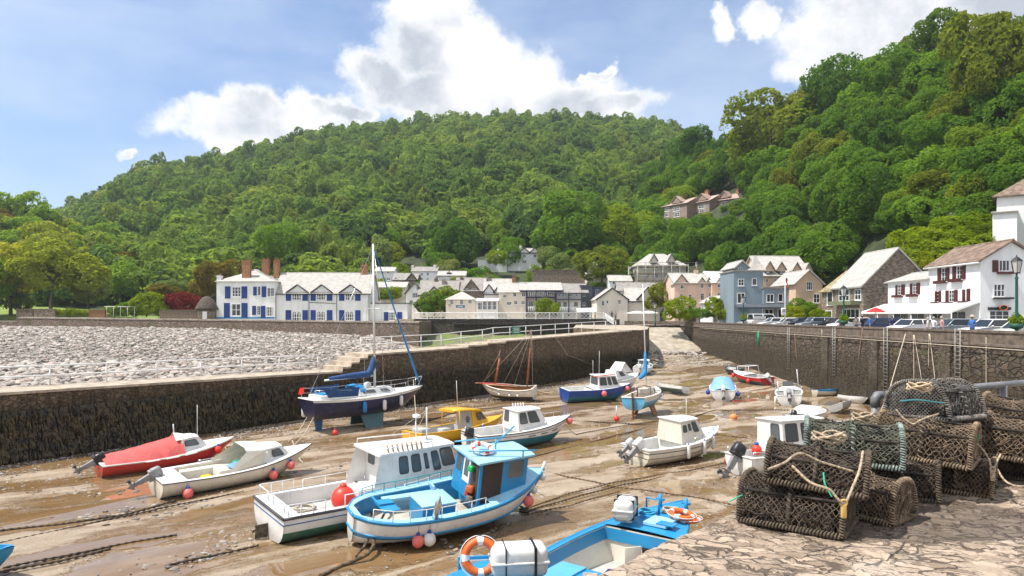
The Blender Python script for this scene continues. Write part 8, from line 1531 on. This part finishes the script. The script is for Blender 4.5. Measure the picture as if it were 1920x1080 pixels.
# ---- ladders and ropes on the quay wall
def ladder(label, u, v0, v1):
    Y = 29.7/((u-960)/S); z0 = EZ-(v1-HV)/S*Y; z1 = EZ-(v0-HV)/S*Y; o = thing('wall_ladder', label, 'ladder', (29.72, Y, z0)); m = M('galvanised', (.30, .29, .27), .5, .25, 6, metal=.3, dirt=.5)
    for s in (-.26, .26): b = MB(); b.tube([(0, s, 0), (0, s, z1-z0)], .035, 6); b.build('stile', m, o)
    b = MB()
    for k in range(int((z1-z0)/.28)): b.tube([(0, -.26, .15+.28*k), (0, .26, .15+.28*k)], .026, 5)
    b.build('rungs', m, o)
ladder('farthest steel ladder on the quay wall', 1478, 614, 694); ladder('second farthest steel ladder on the quay wall', 1563, 614, 706); ladder('steel ladder right of the longest mooring ropes on the quay wall', 1660, 614, 735); ladder('nearest steel ladder on the quay wall', 1795, 616, 750)
def wl(u, v): Y = 29.85/((u-960)/S); return P(u, v, Y)
m_ropew = M('pale_mooring_rope', (.58, .50, .38), .85, .15, 10); m_roper = M('reddish_rope', (.50, .28, .18), .85, .15, 10); m_roped = M('dark_rope', (.12, .10, .08), .9, .2, 10)
for k, (pts, m, r, lab) in enumerate([([wl(1541, 618), wl(1543, 724)], m_ropew, .03, 'straight pale rope hanging between the two farther ladders'), ([wl(1617, 616), wl(1610, 670), G(1602, 748)+Vector((0,0,.4))], m_roper, .03, 'pinkish mooring rope slanting down to the pale blue tender'), ([wl(1698, 626), G(1650, 800)+Vector((0,0,.3))], m_ropew, .03, 'long pale rope slanting far out from the wall towards the pots'), ([wl(1697, 626), wl(1672, 720), G(1640, 800)+Vector((0,0,.2))], m_ropew, .025, 'second slanting rope just left of the long pale one'), ([wl(1713, 628), wl(1714, 722)], m_ropew, .03, 'vertical rope in the middle of the rope fan on the quay wall'), ([wl(1714, 628), wl(1730, 722)], m_ropew, .03, 'rope of the fan leaning slightly right on the quay wall'), ([wl(1742, 626), wl(1741, 690)], m_ropew, .025, 'short rope end hanging right of the rope fan'), ([wl(1743, 626), wl(1755, 725)], m_ropew, .03, 'rope leaning right behind the topmost pot'), ([wl(1815, 632), wl(1820, 735)], m_roped, .025, 'thin dark rope right of the nearest ladder'), ([wl(1849, 632), wl(1849, 760), wl(1848, 780)], m_ropew, .022, 'thin pale rope hanging near the right edge of the quay wall'), ([wl(1480, 640), wl(1440, 690), G(1424, 716)+Vector((0,0,.8))], m_roped, .025, 'dark rope sagging to the red and green boat'), ([wl(1395, 640), wl(1388, 680), G(1382, 702)+Vector((0,0,.5))], m_roped, .02, 'dark rope down to the rubber-edged dinghy'), ([wl(1638, 700), wl(1620, 712), wl(1600, 716)], m_ropew, .025, 'loop of slack rope low on the quay wall'), ([wl(1490, 625), wl(1498, 735)], m_roper, .02, 'reddish rope right of the farthest ladder')]):
    rope('mooring_rope', lab, pts, r, m, cat='rope')
rope('wall_cable', 'long thin cable running along the quay wall below the parapet', [(29.72, y, 5.42) for y in range(36, 120, 12)], .03, m_ropew)
# ---- chains and ropes on the mud
def gl(*l, h=.05): return [G(u, v)+Vector((0, 0, h)) for u, v in l]
m_chain = M('weedy_chain', (.075, .055, .035), .8, .4, 8, dirt=.5); m_chl = M('rusty_chain', (.17, .11, .06), .8, .4, 8)
def chain(label, pts, r=.035, m=None, sub=30):
    q = [Vector(p) for p in pts]; L = sum((q[i+1]-q[i]).length for i in range(len(q)-1)); n = int(L/.055); out = []; rad = []; ts = [0]
    for i in range(len(q)-1): ts.append(ts[-1]+(q[i+1]-q[i]).length)
    for k in range(n+1):
        s = L*k/n; i = max(j for j in range(len(q)-1) if ts[j] <= s+1e-6); f = (s-ts[i])/max(1e-6, ts[i+1]-ts[i]); p = q[i].lerp(q[i+1], f); w_ = math.sin(s*.9)*.05+math.sin(s*2.3)*.03+random.uniform(-.008, .008); d = (q[i+1]-q[i]).normalized(); out.append(p+Vector((-d.y, d.x, 0))*w_); rad.append(r*(1.15 if (k//2) % 2 else .62)*random.uniform(.85, 1.15))
    b = MB(); b.tube(out, rad, 5); return tag(b.build('mooring_chain', m or m_chain), label, 'chain')
chain('mooring chain running from the left edge towards the workboat stern', gl((-20, 1026), (120, 995), (300, 955), (458, 924)))
chain('weedy chain near the left edge below the red boat', gl((-20, 1000), (120, 985), (230, 968), (330, 940)), .05)
chain('upper of the twin dark chains at the lower left', gl((5, 1068), (110, 1048), (215, 1026), (330, 1004)), .04); chain('lower of the twin dark chains at the lower left', gl((0, 1076), (110, 1056), (208, 1032)), .045)
chain('dark chain lying left of the workboat propellers', gl((310, 1064), (400, 1045), (485, 1026)), .04)
chain('long chain from the blue boat bow past the white cabin boat', gl((985, 862), (1100, 832), (1209, 804), (1310, 786)), .045, m_chl); chain('thin rope line from the teal boat bow', gl((1080, 816), (1173, 798), (1260, 788)), .03)
chain('chain crossing the mud in front of the near blue boat', gl((1000, 882), (1080, 899), (1160, 914), (1290, 932), (1380, 950)), .035, m_chl); chain('upper chain fanning from the blue boat bow to the right', gl((985, 958), (1060, 930), (1140, 908), (1295, 883), (1420, 855)), .035, m_chl); chain('middle chain fanning from the blue boat bow', gl((985, 962), (1060, 940), (1150, 914), (1250, 896)), .035); chain('lower chain fanning from the blue boat bow', gl((985, 968), (1070, 950), (1160, 922)), .035, m_chl)
chain('far chain line between yellow boat and lugger', gl((770, 800), (860, 772), (960, 762)), .04); chain('far chain line right of the royal blue boat', gl((1010, 790), (1120, 792), (1250, 800), (1340, 770), (1480, 770)), .045); chain('chain line behind the white cabin boat', gl((1230, 800), (1340, 815), (1400, 822)), .04, m_chl)
rope('weedy_rope', 'thick weedy rope hanging from the blue boat stern to the lower edge', [G(700, 905)+Vector((0,0,1.0)), G(694, 975)+Vector((0,0,.8)), G(700, 1040)+Vector((0,0,.3)), G(650, 1062)+Vector((0,0,.08)), G(600, 1085)+Vector((0,0,.08))], .06, M('weedy_rope', (.13, .09, .05), .95, .5, 8, .8, 20), 7, wob=.03)
rope('weedy_rope', 'weedy rope across the near side of the blue boat', [G(738, 985)+Vector((0,0,1.15)), G(710, 1015)+Vector((0,0,.6)), G(668, 1050)+Vector((0,0,.1))], .045, M('weedy_rope', (.13, .09, .05)), 6, wob=.03)
chain('chain heap at the foot of the blue boat bow', gl((975, 955), (985, 962), (972, 966), (990, 968), (976, 960), (992, 958), h=.12), .05)
for a, b_, h0, lab in [((592, 800), (540, 830), 1.7, 'mooring rope from the yacht stern to the mud at the left'), ((600, 805), (552, 836), 1.6, 'second mooring rope from the yacht stern'), ((775, 762), (782, 792), 2.2, 'rope dropping from the yacht bow'), ((1048, 808), (1082, 817), 1.0, 'black hose-like rope from the teal boat bow'), ((1310, 832), (1335, 838), 1.0, 'rope from the bow of the white cabin boat'), ((548, 858), (568, 870), .9, 'rope from the bow of the white open boat'), ((412, 846), (432, 852), .9, 'rope from the bow of the red boat'), ((985, 935), (992, 905), 1.6, 'dark rope from the blue boat stem')]:
    rope('mooring_rope', lab, [G(*a)+Vector((0, 0, h0)), G(*a).lerp(G(*b_), .6)+Vector((0, 0, h0*.25)), G(*b_)+Vector((0, 0, .06))], .025, m_roped if 'dark' in lab or 'black' in lab else m_ropew)
q0 = Vector((wx(72), 72, wtop(72)-.1)); d_ = wdir(72); q0 = q0+Vector((d_.y, -d_.x, 0))*.1; chain('heavy weedy chain slanting down the far harbour wall', [q0, q0+Vector((1.2, -2.0, -1.8)), G(1128, 700)+Vector((0,0,.6))], .09)
for u, v in [(452, 930), (690, 925), (1338, 868), (1085, 895), (560, 845)]:
    pass
# ---- park and gardens at the left and shrubs in the street
def shrub(label, u, v, Y, R, mat, squash=.8, name='shrub', stem=.15): return tree(name, label, 'shrub', P(u, v, Y), R, stem*R, mat, squash=squash)
tree('maple_tree', 'small red-leaved tree left of the thatched hut', 'tree', P(345, 590, 152), 4.3, 1.2, L_red, squash=.8); tree('rust_tree', 'rusty orange bushy tree behind the left end of the white house', 'tree', P(408, 560, 165), 6.2, 2.0, L_rust, squash=.85); tree('palm_tree', 'palm-like tree with brown drooping crown in the park', 'tree', P(304, 578, 156), 3.6, 3.2, L_rust, squash=.55); tree('palm_tree', 'greener palm-like tree behind the brown-crowned one', 'tree', P(322, 570, 162), 3.2, 3.6, L_pale, squash=.6)
shrub('pale bush just right of the red-leaved tree', 275, 590, 146, 4.2, L_bright); shrub('dark round bush under the park arbour', 238, 592, 145, 2.6, L_green); shrub('dark bush beside the park arbour', 215, 592, 145, 2.2, L_green); shrub('pale grey-green bush at the left edge of the park', 12, 575, 160, 5, L_pale)
for k in range(7):
    o = tree('hedge', 'clipped bright yellow-green hedge above the terrace wall', 'hedge', P(110+8*k, 590, 143), 1.25, 0, L_bright, squash=.75, group='clipped yellow hedge in the park')
for (u0, u1, v0, v1, Y, m, nm, lab) in [(300, 376, 582, 597, 141, M('fence_brown', (.20, .15, .11), .9, .3, 4, .4, 10), 'fence', 'brown boarded fence left of the thatched hut'), (62, 104, 580, 596, 142, m_stone, 'wall', 'short grey stone wall at the left of the hedge'), (32, 62, 580, 596, 137, m_wt, 'wall', 'square stone pier at the left end of the terrace wall'), (168, 198, 582, 592, 143, M('timber_orange', (.26, .13, .06), .8, .2, 4), 'planter', 'orange-brown timber planter in the garden')]:
    A, B = P(u0, v1, Y), P(u1, v1, Y); z1 = EZ-(v0-HV)/S*Y; b = MB(); b.box(((A.x+B.x)/2, Y, (z1+4.5)/2), (B.x-A.x, .5, z1-4.5)); b.box(((A.x+B.x)/2, Y, z1+.05), (B.x-A.x+.15, .65, .14)); tag(b.build(nm, m), lab, nm)
o = thing('arbour', 'white timber arbour frame among the park bushes', 'arbour', P(225, 592, 143)); A, B = P(200, 594, 143), P(252, 594, 143); b = MB()
for k in range(5): p = A.lerp(B, k/4); b.tube([p, p+Vector((0,0,2.1))], .07, 5)
b.tube([A+Vector((-.4,0,2.1)), B+Vector((.4,0,2.1))], .08, 5); b.build('frame', m_rail, o, True)
o = thing('garden_wall', 'low curved brown wall across the lawn in the park', 'wall', P(215, 552, 190)); b = MB(); b.loft([[P(u, v+6, Y), P(u, v, Y), P(u, v, Y)+Vector((0,.6,0)), P(u, v+6, Y)+Vector((0,.6,0))] for u, v, Y in ((165, 557, 188), (190, 549, 192), (215, 546, 195), (240, 550, 193), (255, 556, 190))], 0, True, True, True, False); b.build('stones', m_stone, o, True)
for k, (u, v, Y, R, mt, lab) in enumerate([(1024, 588, 146, 2.6, L_bright, 'bright round bush in front of the purple balcony house'), (815, 588, 150, 4.4, L_green, 'green bush left of the cream cafe'), (838, 566, 156, 3.2, L_bright, 'yellowish bush behind the cream cafe'), (795, 588, 150, 3.0, L_deep, 'dark bush at the foot of the white gable house'), (735, 562, 163, 3.0, L_bright, 'bright garden shrub in front of the cream row'), (712, 562, 163, 2.4, L_olive, 'olive shrub at the left end of the cream row'), (1274, 597, 115, 2.9, L_bright, 'bright green mounded shrub behind the blue hatchback'), (1347, 596, 112, 2.7, L_bright, 'spiky bright shrub left of the white cottage door'), (1312, 598, 112, 1.8, L_green, 'green hedge shrub right of the wooden hut'), (1247, 575, 140, 4.2, L_olive, 'olive shrub on the bank left of the pink hotel'), (1486, 600, 96, 1.7, L_bright, 'bright shrub in front of the grey hotel wing'), (1508, 598, 99, 2.6, L_green, 'ivy-like hedge by the grey link block'), (1536, 601, 88, 1.2, L_bright, 'little yellow-flowered shrub left of the stone house')]): shrub(lab, u, v, Y, R, mt)
for k, (u, v, Y, R) in enumerate([(1722, 500, 92, 4.2), (1752, 482, 93, 4.4), (1785, 466, 94, 4.2), (1820, 458, 95, 4.0), (1848, 462, 95, 3.6), (1740, 512, 90, 3.8), (1772, 498, 91, 4.0), (1805, 485, 92, 3.6), (1838, 480, 93, 3.2), (1712, 520, 90, 3.4)]):
    tree('ivy_shrub', 'sunlit yellow-green shrub on the bank behind the white inn', 'shrub', P(u, v, Y), R, .2, L_bright, 'shrubs on the bank behind the inn', squash=.8)
o = thing('telegraph_pole', 'wooden pole standing on the bank behind the inn', 'pole', P(1783, 440, 97)); b = MB(); b.tube([P(1783, 450, 97)-Vector((0,0,1)), P(1783, 398, 97)], .12, 8); b.build('shaft', m_bark, o, True); b = MB(); p = P(1783, 402, 97); b.tube([p-Vector((.7,0,0)), p+Vector((.7,0,0))], .06, 5); b.build('crossarm', m_bark, o, True)
print('trees', NTREE)
# =================== HAZE ===================
m, t, out = new_mat('thin_haze'); v = t.add('ShaderNodeVolumePrincipled', {'Color': (.80, .88, .96, 1), 'Density': .00019, 'Anisotropy': .3}); t.l.new(v.outputs[0], out.inputs[1])
b = MB(); b.box((0, 500, 118.8), (3030, 2430, 242)); tag(b.build('haze', m), 'thin pale summer haze filling the valley', 'haze', kind='stuff')
